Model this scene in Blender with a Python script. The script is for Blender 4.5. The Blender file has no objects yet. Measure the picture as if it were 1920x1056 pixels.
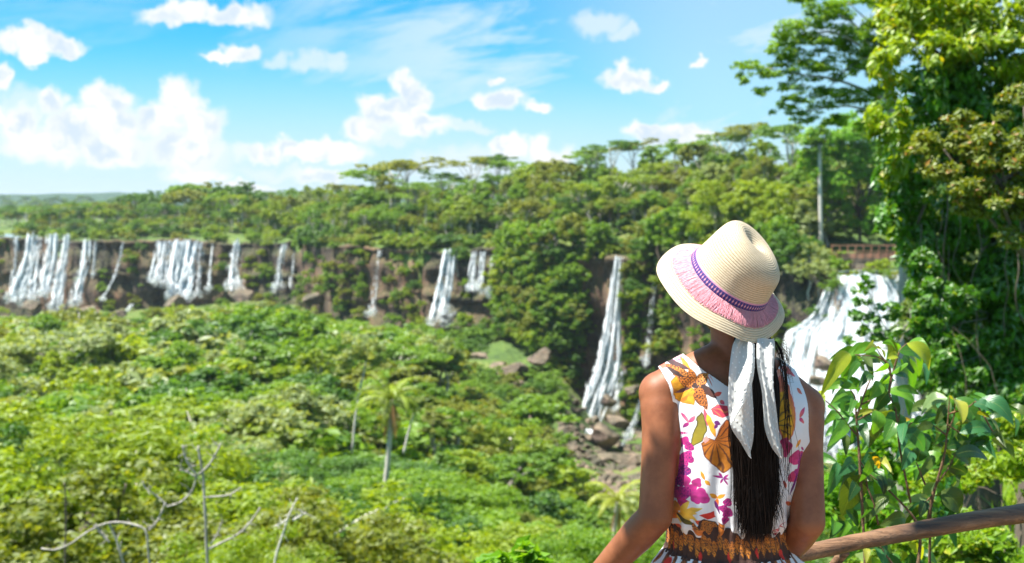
import bpy, bmesh, math, random
import numpy as np
from mathutils import Vector, Matrix, noise

R = math.radians
scene = bpy.context.scene
COL = scene.collection
F = 2133.0                      # focal length in photo pixels (1920 wide)
HORIZON = 385.0
PITCH = math.atan((528.0 - HORIZON) / F)
CAM = np.array([0.0, 0.0, 1.73])
FWD = np.array([0, math.cos(PITCH), -math.sin(PITCH)])
UP = np.array([0, math.sin(PITCH), math.cos(PITCH)])


def at(px, py, Y):
    """World point on the view ray of photo pixel (px, py) at ground distance Y."""
    d = np.array([(px - 960) / F, 0, 0]) + UP * ((528 - py) / F) + FWD
    return CAM + d * (Y / d[1])


def proj(P):
    d = np.asarray(P, float) - CAM
    f = d @ FWD
    return 960 + F * d[..., 0] / f, 528 - F * (d @ UP) / f


# ------------------------------------------------------------------ objects
def tag(o, label=None, cat=None, group=None, kind=None):
    for k, v in (('label', label), ('category', cat), ('group', group), ('kind', kind)):
        if v:
            o[k] = v
    return o


def thing(name, label, cat, loc=(0, 0, 0), group=None, rz=0.0):
    o = bpy.data.objects.new(name, None)
    o.empty_display_size = 0.1
    COL.objects.link(o)
    o.location = loc
    o.rotation_euler = (0, 0, rz)
    return tag(o, label, cat, group)


def link(name, me, mat=None, parent=None):
    o = bpy.data.objects.new(name, me)
    COL.objects.link(o)
    if mat is not None:
        me.materials.clear()
        me.materials.append(mat)
    if parent is not None:
        o.parent = parent
    return o


def np_mesh(name, V, Fc, smooth=False, col=None, uv=None):
    """Fc: (n,k) int array, or a list of such arrays."""
    V = np.ascontiguousarray(V, np.float32)
    Fs = [np.ascontiguousarray(f, np.int32) for f in (Fc if isinstance(Fc, list) else [Fc]) if len(f)]
    me = bpy.data.meshes.new(name)
    me.vertices.add(len(V))
    me.vertices.foreach_set('co', V.ravel())
    loops = np.concatenate([f.ravel() for f in Fs])
    tot = np.concatenate([np.full(len(f), f.shape[1], np.int32) for f in Fs])
    start = np.concatenate([[0], np.cumsum(tot)[:-1]]).astype(np.int32)
    me.loops.add(len(loops))
    me.loops.foreach_set('vertex_index', loops)
    me.polygons.add(len(tot))
    me.polygons.foreach_set('loop_start', start)
    me.polygons.foreach_set('use_smooth', np.full(len(tot), smooth, bool))
    if col is not None:
        a = me.color_attributes.new('col', 'FLOAT_COLOR', 'POINT')
        c = np.ones((len(V), 4), np.float32)
        c[:, :3] = col
        a.data.foreach_set('color', c.ravel())
    if uv is not None:
        a = me.attributes.new('uvp', 'FLOAT_VECTOR', 'POINT')
        u = np.zeros((len(V), 3), np.float32)
        u[:, :uv.shape[1]] = uv
        a.data.foreach_set('vector', u.ravel())
    me.update(calc_edges=True)
    return me


def grid_faces(nu, nv, wrap=False, off=0):
    """Faces of an (nu rows x nv columns) vertex grid; wrap closes the columns."""
    i = np.arange(nu - 1)[:, None]
    j = np.arange(nv if wrap else nv - 1)[None, :]
    j2 = (j + 1) % nv
    return np.stack([i * nv + j, i * nv + j2, (i + 1) * nv + j2, (i + 1) * nv + j], -1).reshape(-1, 4) + off


class MB:
    """Collects geometry for one mesh object."""
    def __init__(s):
        s.V = []; s.F = {}; s.n = 0; s.C = []; s.U = []

    def add(s, V, Fc, col=None, uv=None):
        V = np.asarray(V, float)
        for f in (Fc if isinstance(Fc, list) else [Fc]):
            f = np.asarray(f)
            if len(f):
                s.F.setdefault(f.shape[1], []).append(f + s.n)
        s.V.append(V); s.n += len(V)
        s.C.append(np.broadcast_to(np.asarray(col if col is not None else (1, 1, 1), float), (len(V), 3)))
        if uv is None:
            s.U.append(np.zeros((len(V), 3)))
        else:
            u = np.zeros((len(V), 3)); u[:, :uv.shape[1]] = uv; s.U.append(u)
        return s

    def tube(s, pts, rad, sides=8, col=None, cap=True):
        P = np.asarray(pts, float); n = len(P)
        r = np.broadcast_to(np.asarray(rad, float), (n,))
        T = np.gradient(P, axis=0)
        T /= np.linalg.norm(T, axis=1)[:, None] + 1e-12
        a = np.array([0, 0, 1.0]) if abs(T[0][2]) < 0.9 else np.array([1.0, 0, 0])
        Ns = []
        for t in T:
            a = a - t * (a @ t); a /= np.linalg.norm(a) + 1e-12
            Ns.append(a)
        N = np.array(Ns); B = np.cross(T, N)
        th = np.linspace(0, 2 * np.pi, sides, endpoint=False)
        V = P[:, None] + r[:, None, None] * (N[:, None] * np.cos(th)[None, :, None] + B[:, None] * np.sin(th)[None, :, None])
        Fc = [grid_faces(n, sides, True)]
        V = V.reshape(-1, 3)
        uv = np.stack([np.repeat(np.linspace(0, 1, n), sides), np.tile(th, n)], -1)
        if cap:
            V = np.vstack([V, P[:1], P[-1:]]); k = n * sides
            uv = np.vstack([uv, [[0, 0]], [[1, 0]]])
            i = np.arange(sides); i2 = (i + 1) % sides
            Fc.append(np.stack([np.full(sides, k), i2, i], -1))
            Fc.append(np.stack([np.full(sides, k + 1), (n - 1) * sides + i, (n - 1) * sides + i2], -1))
        s.add(V, Fc, col, uv)
        return s

    def mesh(s, name, smooth=True, loc=None):
        V = np.vstack(s.V)
        if loc is not None:
            V = V - np.asarray(loc)
        return np_mesh(name, V, [np.vstack(f) for f in s.F.values()], smooth, np.vstack(s.C), np.vstack(s.U))

    def build(s, name, mat, parent=None, smooth=True, loc=None):
        return link(name, s.mesh(name, smooth, loc), mat, parent)


def curve(pts, n):
    """Catmull-Rom through pts."""
    P = np.asarray(pts, float)
    if len(P) < 3:
        t = np.linspace(0, 1, n)[:, None]
        return P[0] * (1 - t) + P[-1] * t
    Q = np.vstack([2 * P[0] - P[1], P, 2 * P[-1] - P[-2]])
    out = []
    m = len(P) - 1
    for x in np.linspace(0, m, n):
        i = min(int(x), m - 1); t = x - i
        a, b, c, d = Q[i:i + 4]
        out.append(0.5 * (2 * b + (c - a) * t + (2 * a - 5 * b + 4 * c - d) * t * t + (3 * b - a - 3 * c + d) * t ** 3))
    return np.array(out)


def unit(v):
    return v / (np.linalg.norm(v, axis=-1, keepdims=True) + 1e-9)


def vnoise(P, scale, oct=3, seed=0.0):
    """Cheap smooth pseudo-noise in about -1..1 (sum of rotated sines), vectorised."""
    P = np.asarray(P, float) * scale
    rng = np.random.RandomState(int(seed * 7) + 11)
    out = 0; amp = 1.0; tot = 0
    for o in range(oct):
        acc = 0
        for k in range(4):
            d = unit(rng.normal(size=P.shape[-1])); d2 = unit(rng.normal(size=P.shape[-1]))
            acc = acc + np.sin(P @ d * 2.1 + rng.rand() * 6.28 + 1.3 * np.sin(P @ d2 * 1.7 + rng.rand() * 6.28))
        out = out + amp * acc / 2.2; tot += amp
        amp *= 0.5; P = P * 2.07
    return out / tot


def smoothstep(a, b, x):
    t = np.clip((x - a) / (b - a), 0, 1)
    return t * t * (3 - 2 * t)


# ------------------------------------------------------------------ node helpers
class NT:
    def __init__(s, tree):
        s.t = tree; s.t.nodes.clear()

    def n(s, typ, ins=None, **props):
        nd = s.t.nodes.new(typ)
        for k, v in props.items():
            setattr(nd, k, v)
        for k, v in (ins or {}).items():
            sock = nd.inputs[k]
            if isinstance(v, bpy.types.NodeSocket):
                s.t.links.new(v, sock)
            else:
                sock.default_value = v
        return nd

    def math(s, op, a, b=None, c=None, clamp=False):
        ins = {0: a}
        if b is not None: ins[1] = b
        if c is not None: ins[2] = c
        return s.n('ShaderNodeMath', ins, operation=op, use_clamp=clamp).outputs[0]

    def vmath(s, op, a, b=None, c=None, out=0):
        ins = {0: a}
        if b is not None: ins[1] = b
        if c is not None: ins[2] = c
        return s.n('ShaderNodeVectorMath', ins, operation=op).outputs[out]

    def mixc(s, f, a, b, blend='MIX'):
        m = s.n('ShaderNodeMix', data_type='RGBA', blend_type=blend)
        for k, v in ((0, f), (6, a), (7, b)):
            if isinstance(v, bpy.types.NodeSocket):
                s.t.links.new(v, m.inputs[k])
            else:
                m.inputs[k].default_value = v if k == 0 else (*v[:3], 1)
        return m.outputs[2]

    def ramp(s, f, stops, interp='LINEAR'):
        r = s.n('ShaderNodeValToRGB', {0: f})
        cr = r.color_ramp; cr.interpolation = interp
        while len(cr.elements) < len(stops):
            cr.elements.new(0.5)
        for e, (p, c) in zip(cr.elements, stops):
            e.position = p
            e.color = (*c, 1) if not isinstance(c, (int, float)) else (c, c, c, 1)
        return r.outputs[0]

    def noise(s, vec, scale, detail=3, rough=0.5, out=0, dist=0.0, dim='3D'):
        return s.n('ShaderNodeTexNoise', {'Vector': vec, 'Scale': scale, 'Detail': detail, 'Roughness': rough, 'Distortion': dist}, noise_dimensions=dim).outputs[out]

    def mapr(s, v, a, b, c=0.0, d=1.0, smooth=True):
        return s.n('ShaderNodeMapRange', {0: v, 1: a, 2: b, 3: c, 4: d}, interpolation_type='SMOOTHSTEP' if smooth else 'LINEAR').outputs[0]

    def link(s, a, b):
        s.t.links.new(a, b)


def new_mat(name):
    m = bpy.data.materials.new(name)
    m.use_nodes = True
    return m, NT(m.node_tree)


# ------------------------------------------------------------------ camera
cam = bpy.data.cameras.new('camera')
cam_o = bpy.data.objects.new('camera', cam)
COL.objects.link(cam_o)
cam_o.location = CAM
cam_o.rotation_euler = (math.pi / 2 - PITCH, 0, 0)
cam.sensor_fit = 'HORIZONTAL'
cam.sensor_width = 36.0
cam.lens = 36.0 * F / 1920.0
cam.clip_start = 0.05
cam.clip_end = 60000
cam.dof.use_dof = True
cam.dof.focus_distance = 2.52
cam.dof.aperture_fstop = 5.0
scene.camera = cam_o

scene.render.engine = 'CYCLES'
cy = scene.cycles
cy.use_denoising = True
cy.max_bounces = 7
cy.diffuse_bounces = 4
cy.glossy_bounces = 2
cy.transmission_bounces = 4
cy.transparent_max_bounces = 10
cy.volume_bounces = 0
cy.sample_clamp_indirect = 6
cy.caustics_reflective = False
cy.caustics_refractive = False
vs = scene.view_settings
vs.view_transform = 'Standard'
vs.look = 'None'
vs.exposure = 1.68
vs.gamma = 1.0

# ------------------------------------------------------------------ sun and sky
SUN_DIR = unit(np.array([-0.42, -0.09, 0.90]))
sun = bpy.data.lights.new('sun', 'SUN')
sun.energy = 4.2
sun.angle = R(0.53)
sun.color = (1.0, 0.955, 0.88)
sun_o = bpy.data.objects.new('sun', sun)
COL.objects.link(sun_o)
sun_o.rotation_euler = Vector(SUN_DIR).to_track_quat('Z', 'Y').to_euler()

world = bpy.data.worlds.new('World')
scene.world = world
world.use_nodes = True
w = NT(world.node_tree)
sky = w.n('ShaderNodeTexSky', sky_type='NISHITA', sun_disc=False, sun_elevation=math.asin(SUN_DIR[2]),
          sun_rotation=math.atan2(SUN_DIR[0], SUN_DIR[1]), altitude=200, air_density=1.0, dust_density=0.6, ozone_density=1.0)
skyc = w.mixc(1.0, sky.outputs[0], (0.13, 0.85, 1.12), 'MULTIPLY')
gen = w.n('ShaderNodeTexCoord').outputs['Generated']
sep = w.n('ShaderNodeSeparateXYZ', {0: gen})
yy = w.math('MAXIMUM', sep.outputs[1], 0.03)
k = F / 1000.0
pu = w.math('MULTIPLY', w.math('DIVIDE', sep.outputs[0], yy), k)
pv = w.math('MULTIPLY', w.math('DIVIDE', sep.outputs[2], yy), k)
P0 = w.n('ShaderNodeCombineXYZ', {0: pu, 1: pv, 2: 0.0}).outputs[0]


def sub_half(c, amt):
    return w.vmath('MULTIPLY', w.vmath('SUBTRACT', c, (0.5, 0.5, 0.5)), (amt, amt, 0))


n1 = w.noise(P0, 9.0, 2, 0.5, out=1, dim='2D')
n2 = w.noise(P0, 30.0, 4, 0.55, out=1, dim='2D')
Pw = w.vmath('ADD', P0, w.vmath('ADD', sub_half(n1, 0.056), sub_half(n2, 0.040)))


def lobes(items, base=None, k=0.14):
    """items: (px, py, rx, ry) in photo pixels -> smooth-min of normalised distances."""
    cur = None
    for cx, cy, rx, ry in items:
        x0, y0, rx, ry = (cx - 960) / 1000, (385 - cy) / 1000, rx / 1000, ry / 1000
        q = w.vmath('MULTIPLY_ADD', Pw, (1 / rx, 1 / ry, 0), (-x0 / rx, -y0 / ry, 0))
        L = w.vmath('LENGTH', q, out=1)
        cur = L if cur is None else w.math('SMOOTH_MIN', cur, L, k)
    if base is not None:
        yb = (385 - base) / 1000
        line = w.math('MULTIPLY_ADD', w.n('ShaderNodeSeparateXYZ', {0: Pw}).outputs[1], -60.0, 1 + yb * 60.0)
        cur = w.math('SMOOTH_MAX', cur, line, 0.3)
    return cur


dense = [
    lobes([(330, 34, 66, 22), (395, 28, 70, 24), (455, 28, 70, 24)], 52),
    lobes([(40, 88, 55, 26), (88, 80, 52, 24), (125, 92, 40, 18), (75, 112, 34, 18)]),
    lobes([(8, 150, 26, 26), (0, 215, 14, 16)]),
    lobes([(105, 192, 34, 32), (205, 190, 54, 36), (345, 190, 40, 48), (378, 240, 48, 50), (300, 225, 46, 38), (225, 235, 52, 44),
           (40, 235, 50, 40), (150, 240, 60, 40), (350, 285, 80, 40), (90, 275, 95, 36), (210, 285, 80, 34)]),
    lobes([(762, 165, 28, 30), (785, 190, 36, 34), (700, 200, 44, 30), (740, 215, 70, 34), (795, 240, 52, 26), (680, 245, 44, 26)], 272),
    lobes([(500, 285, 50, 22), (545, 278, 42, 20), (610, 288, 80, 20), (590, 274, 34, 18)], 306),
    lobes([(925, 192, 44, 22), (950, 186, 32, 20), (1000, 202, 28, 12)], 214),
    lobes([(1170, 150, 40, 22), (1195, 146, 30, 22), (1232, 160, 26, 12)], 170),
    lobes([(1008, 275, 30, 30), (950, 275, 34, 26), (1030, 292, 50, 22)]),
    lobes([(1215, 255, 46, 18), (1285, 258, 56, 20), (1245, 270, 70, 18)]),
    lobes([(460, 104, 30, 18), (425, 116, 32, 11)]),
    lobes([(600, 335, 60, 20), (470, 350, 50, 14), (380, 330, 70, 16)]),
    lobes([(1300, 117, 16, 9), (935, 150, 20, 10)]),
]
thin = lobes([(1105, 52, 36, 18), (1168, 70, 40, 15), (530, 112, 34, 22), (590, 120, 42, 26), (635, 118, 32, 20), (180, 262, 240, 60), (60, 200, 90, 40), (400, 300, 80, 40), (740, 235, 90, 40), (720, 270, 80, 16),
              (870, 240, 70, 12), (560, 322, 120, 14), (900, 310, 160, 34), (1120, 50, 60, 26)])
fld = dense[0]
for d in dense[1:]:
    fld = w.math('MINIMUM', fld, d)
alpha = w.mapr(fld, 0.58, 1.18, 1.0, 0.0)
alpha_t = w.math('MULTIPLY', w.mapr(thin, 0.45, 1.15, 1.0, 0.0), 0.62)
# high veil: stretched noise, stronger to the upper middle and towards the horizon
Ps = w.vmath('MULTIPLY', w.n('ShaderNodeVectorRotate', {'Vector': P0, 'Angle': -0.22}, rotation_type='Z_AXIS').outputs[0], (1.1, 4.2, 1))
cir = w.noise(Ps, 2.2, 5, 0.6, dist=0.6, dim='2D')
cir2 = w.noise(Ps, 7.0, 4, 0.6, dim='2D')
sp0 = w.n('ShaderNodeSeparateXYZ', {0: P0})
vmask = w.mapr(sp0.outputs[0], -0.62, -0.02, 0.0, 1.0)
veil = w.math('MULTIPLY', w.mapr(w.math('MULTIPLY_ADD', cir2, 0.35, cir), 0.48, 0.86, 0.0, 1.0), w.math('MULTIPLY_ADD', vmask, 0.55, 0.22))
hz = w.mapr(sp0.outputs[1], 0.0, 0.36, 0.92, 0.0)
hz2 = w.math('MULTIPLY', w.mapr(sp0.outputs[0], -0.15, 0.4, 0.0, 0.62), w.mapr(sp0.outputs[1], -0.05, 0.4, 1.0, 0.75))
veil = w.math('MAXIMUM', veil, w.math('MAXIMUM', hz, hz2), clamp=True)
# cloud body: white, its blue-grey self-shading painted in by noise
nb = w.noise(Pw, 14.0, 3, 0.6, dim='2D')
shade = w.math('MULTIPLY', w.mapr(nb, 0.40, 0.66, 0.0, 1.0), w.mapr(fld, 0.95, 0.35, 0.15, 1.0))
CW = 6.7
VEIL = (CW * 0.74, CW * 0.89, CW * 1.0)
cloudc = w.mixc(shade, (CW, CW, CW * 1.01), (CW * 0.68, CW * 0.80, CW * 0.92))
plain = w.mixc(0.30, skyc, VEIL)
c = w.mixc(veil, skyc, VEIL)
c = w.mixc(alpha_t, c, (CW * 0.86, CW * 0.93, CW * 0.99))
c = w.mixc(alpha, c, cloudc)
edge = w.math('MULTIPLY', w.math('MULTIPLY', w.mapr(sep.outputs[1], 0.3, 0.6), w.mapr(sp0.outputs[1], 0.75, 0.50)),
              w.math('MULTIPLY', w.mapr(sp0.outputs[0], -1.5, -1.15), w.mapr(sp0.outputs[0], 1.3, 0.9)))
c = w.mixc(edge, plain, c)
gate = w.math('GREATER_THAN', w.math('MULTIPLY', edge, w.math('GREATER_THAN', sep.outputs[2], -0.02)), 0.001)
bg0 = w.n('ShaderNodeBackground', {'Color': plain, 'Strength': 0.05})
bg1 = w.n('ShaderNodeBackground', {'Color': c, 'Strength': 0.05})
mx = w.n('ShaderNodeMixShader', {0: gate, 1: bg0.outputs[0], 2: bg1.outputs[0]})
out = w.n('ShaderNodeOutputWorld', {'Surface': mx.outputs[0]})
world.cycles.sampling_method = 'MANUAL'
world.cycles.sample_map_resolution = 512
# ================================================================== materials
def leaf_mat(name, lo, hi, accent=None, acc_amt=0.0, gloss=0.05, trans=0.55, pos_scale=0.05):
    """Foliage: colour varies per leaf, per plant and slowly across space; thin leaves let light through."""
    m, t = new_mat(name)
    geo = t.n('ShaderNodeNewGeometry')
    isl = geo.outputs['Random Per Island']
    obr = t.n('ShaderNodeObjectInfo').outputs['Random']
    ns = t.noise(geo.outputs['Position'], pos_scale, 2, 0.5)
    f = t.math('ADD', t.math('MULTIPLY', isl, 0.42), t.math('ADD', t.math('MULTIPLY', obr, 0.30), t.math('MULTIPLY', t.mapr(ns, 0.3, 0.7), 0.28)))
    c = t.mixc(f, lo, hi)
    if accent is not None:
        c = t.mixc(t.math('GREATER_THAN', isl, 1 - acc_amt), c, accent)
    tc = t.mixc(1.0, c, (1.45, 1.25, 0.45), 'MULTIPLY')
    d = t.n('ShaderNodeBsdfDiffuse', {'Color': c})
    tr = t.n('ShaderNodeBsdfTranslucent', {'Color': tc})
    mx = t.n('ShaderNodeMixShader', {0: trans, 1: d.outputs[0], 2: tr.outputs[0]})
    gl = t.n('ShaderNodeBsdfGlossy', {'Color': (1, 1, 1, 1), 'Roughness': 0.55})
    fr = t.n('ShaderNodeFresnel', {'IOR': 1.35}).outputs[0]
    mx2 = t.n('ShaderNodeMixShader', {0: t.math('MULTIPLY', fr, gloss), 1: mx.outputs[0], 2: gl.outputs[0]})
    t.n('ShaderNodeOutputMaterial', {'Surface': mx2.outputs[0]})
    return m


LEAF = {
    'yellow-green': leaf_mat('leaf_yellow_green', (0.145, 0.245, 0.012), (0.33, 0.43, 0.017)),
    'bright green': leaf_mat('leaf_bright_green', (0.090, 0.210, 0.017), (0.24, 0.39, 0.025)),
    'dark green': leaf_mat('leaf_dark_green', (0.050, 0.140, 0.021), (0.13, 0.26, 0.030)),
    'olive': leaf_mat('leaf_olive', (0.135, 0.19, 0.022), (0.29, 0.32, 0.040)),
    'pale grey-green': leaf_mat('leaf_pale', (0.19, 0.27, 0.095), (0.35, 0.42, 0.16)),
}


def bark_mat(name, a, b, scale=6.0, stretch=0.25):
    m, t = new_mat(name)
    g = t.n('ShaderNodeTexCoord').outputs['Object']
    v = t.vmath('MULTIPLY', g, (1, 1, stretch))
    n = t.noise(v, scale, 5, 0.65)
    c = t.ramp(n, [(0.32, a), (0.68, b)])
    bp = t.n('ShaderNodeBump', {'Height': n, 'Strength': 0.5, 'Distance': 0.05}).outputs[0]
    p = t.n('ShaderNodeBsdfPrincipled', {'Base Color': c, 'Roughness': 0.85, 'Normal': bp})
    t.n('ShaderNodeOutputMaterial', {'Surface': p.outputs[0]})
    return m


BARK_PALE = bark_mat('bark_pale', (0.38, 0.35, 0.30), (0.66, 0.62, 0.55), 3.0)
BARK_BROWN = bark_mat('bark_brown', (0.06, 0.045, 0.032), (0.17, 0.13, 0.095), 4.0)
BARK_GREY = bark_mat('bark_grey', (0.22, 0.195, 0.17), (0.46, 0.42, 0.37), 5.0)


def ground_mat():
    m, t = new_mat('ground_earth')
    pos = t.n('ShaderNodeNewGeometry').outputs['Position']
    n = t.noise(pos, 0.06, 5, 0.6)
    n2 = t.noise(pos, 0.6, 4, 0.6)
    c = t.ramp(t.math('MULTIPLY_ADD', n2, 0.35, t.math('MULTIPLY', n, 0.75)),
               [(0.36, (0.03, 0.065, 0.012)), (0.52, (0.07, 0.125, 0.018)), (0.64, (0.12, 0.16, 0.03)), (0.76, (0.19, 0.13, 0.075))])
    bp = t.n('ShaderNodeBump', {'Height': n2, 'Strength': 0.8, 'Distance': 1.2}).outputs[0]
    p = t.n('ShaderNodeBsdfPrincipled', {'Base Color': c, 'Roughness': 0.95, 'Normal': bp})
    t.n('ShaderNodeOutputMaterial', {'Surface': p.outputs[0]})
    return m


def rock_mat(name, dark, mid, red, moss_amt=0.5, sc=1.0):
    m, t = new_mat(name)
    geo = t.n('ShaderNodeNewGeometry')
    pos = geo.outputs['Position']
    pv_ = t.vmath('MULTIPLY', pos, (0.55 * sc, 0.55 * sc, 0.16 * sc))
    n = t.noise(pv_, 0.55, 6, 0.65)
    big = t.noise(pos, 0.045 * sc, 3, 0.5)
    fine = t.noise(pos, 0.9 * sc, 4, 0.6)
    c = t.ramp(n, [(0.30, dark), (0.50, mid), (0.72, red)])
    c = t.mixc(t.mapr(big, 0.42, 0.62), c, (dark[0] * 0.9, dark[1] * 0.95, dark[2] * 1.05))
    c = t.mixc(t.mapr(fine, 0.42, 0.75, 0.0, 0.6), c, (mid[0] * 1.5, mid[1] * 1.5, mid[2] * 1.45))
    ns = t.n('ShaderNodeSeparateXYZ', {0: geo.outputs['Normal']}).outputs[2]
    mo = t.math('MULTIPLY', t.mapr(t.math('MULTIPLY_ADD', ns, 0.35, fine), 0.50, 0.66), moss_amt)
    c = t.mixc(mo, c, (0.07, 0.12, 0.015))
    h = t.math('ADD', t.math('MULTIPLY', n, 1.0), t.math('MULTIPLY', fine, 0.5))
    bp = t.n('ShaderNodeBump', {'Height': h, 'Strength': 1.0, 'Distance': 2.2 / sc}).outputs[0]
    p = t.n('ShaderNodeBsdfPrincipled', {'Base Color': c, 'Roughness': 0.9, 'Normal': bp})
    t.n('ShaderNodeOutputMaterial', {'Surface': p.outputs[0]})
    return m


CLIFF = rock_mat('cliff_basalt', (0.034, 0.025, 0.021), (0.155, 0.092, 0.062), (0.34, 0.165, 0.088), 0.30)
ROCK = rock_mat('valley_rock', (0.07, 0.053, 0.045), (0.26, 0.18, 0.145), (0.36, 0.23, 0.165), 0.22, 2.5)
GROUND = ground_mat()


def water_fall_mat():
    m, t = new_mat('falling_water')
    uv = t.n('ShaderNodeAttribute', {}, attribute_name='uvp').outputs['Vector']
    colr = t.n('ShaderNodeAttribute', {}, attribute_name='col').outputs['Color']
    v = t.vmath('MULTIPLY', uv, (1.0, 0.16, 1.0))
    n = t.noise(v, 0.9, 5, 0.65)
    n2 = t.noise(uv, 0.45, 5, 0.7)
    c = t.mixc(t.mapr(n, 0.36, 0.60), (0.60, 0.69, 0.75), (0.90, 0.925, 0.935))
    # falling foam scatters light like a cloud: it is lit mostly from above whatever way a thread of it faces
    nrm_ = t.vmath('NORMALIZE', t.vmath('MULTIPLY_ADD', t.n('ShaderNodeNewGeometry').outputs['Normal'], (.60, .60, .60), (-.20, -.26, .42)))
    d = t.n('ShaderNodeBsdfDiffuse', {'Color': c, 'Normal': nrm_})
    tr = t.n('ShaderNodeBsdfTranslucent', {'Color': c})
    mx = t.n('ShaderNodeMixShader', {0: 0.42, 1: d.outputs[0], 2: tr.outputs[0]})
    dens = t.n('ShaderNodeSeparateColor', {0: colr}).outputs[0]
    f = t.math('ADD', dens, t.math('ADD', t.math('MULTIPLY', t.math('SUBTRACT', n, 0.5), 2.3), t.math('MULTIPLY', t.math('SUBTRACT', n2, 0.5), 1.6)))
    a = t.mapr(f, 0.16, 0.86)
    tp = t.n('ShaderNodeBsdfTransparent', {})
    o = t.n('ShaderNodeMixShader', {0: a, 1: tp.outputs[0], 2: mx.outputs[0]})
    t.n('ShaderNodeOutputMaterial', {'Surface': o.outputs[0]})
    return m


WATERFALL = water_fall_mat()


def river_mat():
    m, t = new_mat('river_water')
    pos = t.n('ShaderNodeNewGeometry').outputs['Position']
    n = t.noise(t.vmath('MULTIPLY', pos, (1, 0.35, 1)), 0.35, 4, 0.6)
    c = t.ramp(n, [(0.45, (0.05, 0.10, 0.13)), (0.62, (0.55, 0.65, 0.70))])
    bp = t.n('ShaderNodeBump', {'Height': n, 'Strength': 0.4, 'Distance': 0.5}).outputs[0]
    p = t.n('ShaderNodeBsdfPrincipled', {'Base Color': c, 'Roughness': 0.18, 'Normal': bp})
    t.n('ShaderNodeOutputMaterial', {'Surface': p.outputs[0]})
    return m


RIVER = river_mat()


def mist_mat():
    m, t = new_mat('spray')
    lw = t.n('ShaderNodeLayerWeight', {'Blend': 0.5}).outputs['Facing']
    pos = t.n('ShaderNodeNewGeometry').outputs['Position']
    n = t.noise(pos, 0.45, 4, 0.6)
    a = t.math('MULTIPLY', t.math('POWER', t.math('SUBTRACT', 1.0, lw), 2.2), t.mapr(n, 0.34, 0.75, 0.0, 0.70))
    d = t.n('ShaderNodeBsdfDiffuse', {'Color': (.93, .95, .96, 1)}); tr = t.n('ShaderNodeBsdfTranslucent', {'Color': (.93, .95, .96, 1)})
    mx = t.n('ShaderNodeMixShader', {0: 0.5, 1: d.outputs[0], 2: tr.outputs[0]})
    o = t.n('ShaderNodeMixShader', {0: a, 1: t.n('ShaderNodeBsdfTransparent', {}).outputs[0], 2: mx.outputs[0]})
    t.n('ShaderNodeOutputMaterial', {'Surface': o.outputs[0]})
    return m


SPRAY = mist_mat()
# ================================================================== terrain
# Heights are depths below the lens (1.73 m above the lookout). Columns: bearings, written as photo x.
TP = np.array([-1600, -500, 0, 200, 430, 560, 620, 800, 930, 1000, 1160, 1250, 1400, 1570, 1720, 2000, 2600, 3600], float)
DCL = np.array([640, 560, 515, 480, 475, 455, 415, 380, 370, 345, 330, 320, 275, 245, 240, 230, 230, 230], float)
HB = np.array([49, 49, 49, 43, 40, 38, 42, 40, 40, 43, 64, 62, 57, 56, 54, 48, 46, 46], float)
SN = np.array([0.01, .02, .04, .08, .15, .25, .4, .6, .8, 1.0])


def canopy(d):
    return 1.16 * np.maximum(d, 0.5) ** 0.58


def tree_h(d):
    return np.minimum(18.0, 6.5 + 0.10 * d)


def _std(dc, hb):
    d = SN * dc
    g = canopy(d) + tree_h(d) * np.clip(d / 16, 0.1, 1)
    wb = smoothstep(0.75, 1.0, SN)
    return g * (1 - wb) + hb * wb


G = {
    1000: [2.5, 4.5, 9.5, 16, 22, 26, 42, 55, 54, 43],
    1160: [2.4, 4.3, 9, 15, 20, 29, 48, 59, 63, 64],
    1250: [2.4, 4.2, 8.5, 14, 19, 27, 46, 58, 62, 62],
    1400: [2.2, 3.6, 7, 11.5, 17, 24, 38, 52, 57, 57],
    1570: [2.2, 3.2, 5, 8.5, 14, 20, 32, 48, 55, 56],
    1720: [2.2, 3.0, 3.9, 6.4, 11, 17, 28, 44, 52, 54],
    2000: [2.2, 2.8, 3.5, 5.0, 8, 12, 18, 28, 40, 48],
    2600: [2.1, 2.6, 3.2, 4.2, 7, 10, 16, 26, 38, 46],
    3600: [2.1, 2.6, 3.2, 4.2, 7, 10, 16, 26, 38, 46],
}
GT = np.array([G[int(p)] if int(p) in G else _std(dc, hb) for p, dc, hb in zip(TP, DCL, HB)])
BN = np.array([0, 15, 50, 100, 250, 700], float)
BT = np.array([[15, 15, 14.5, 14, 13, 12]] * 3 + [
    [15, 14, 12, 10.5, 10, 12],     # 200
    [15, 13, 9.5, 8, 9, 11],        # 430
    [15, 13, 9, 7, 7, 12],          # 560
    [15, 13, 9, 5, 4, 12],          # 620
    [15, 12, 6, 2, 2, 12],          # 800
    [15, 11, 4, 0, 0, 10],          # 930
    [15, 11, 3, -1, -1, 10],        # 1000
    [15, 10, 1, -4, -4, 8],         # 1160
    [15, 10, 0, -5, -6, 6],         # 1250
    [15, 10, -1, -7, -9, 4],        # 1400
    [15, 12, 3, -5, -10, 2],        # 1570
    [15, 13, 5, -4, -10, 0], [15, 12, 4, -4, -10, 0], [15, 12, 4, -4, -10, 0], [15, 12, 4, -4, -10, 0]], float)


def dcl(px):
    return np.interp(px, TP, DCL)


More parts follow.
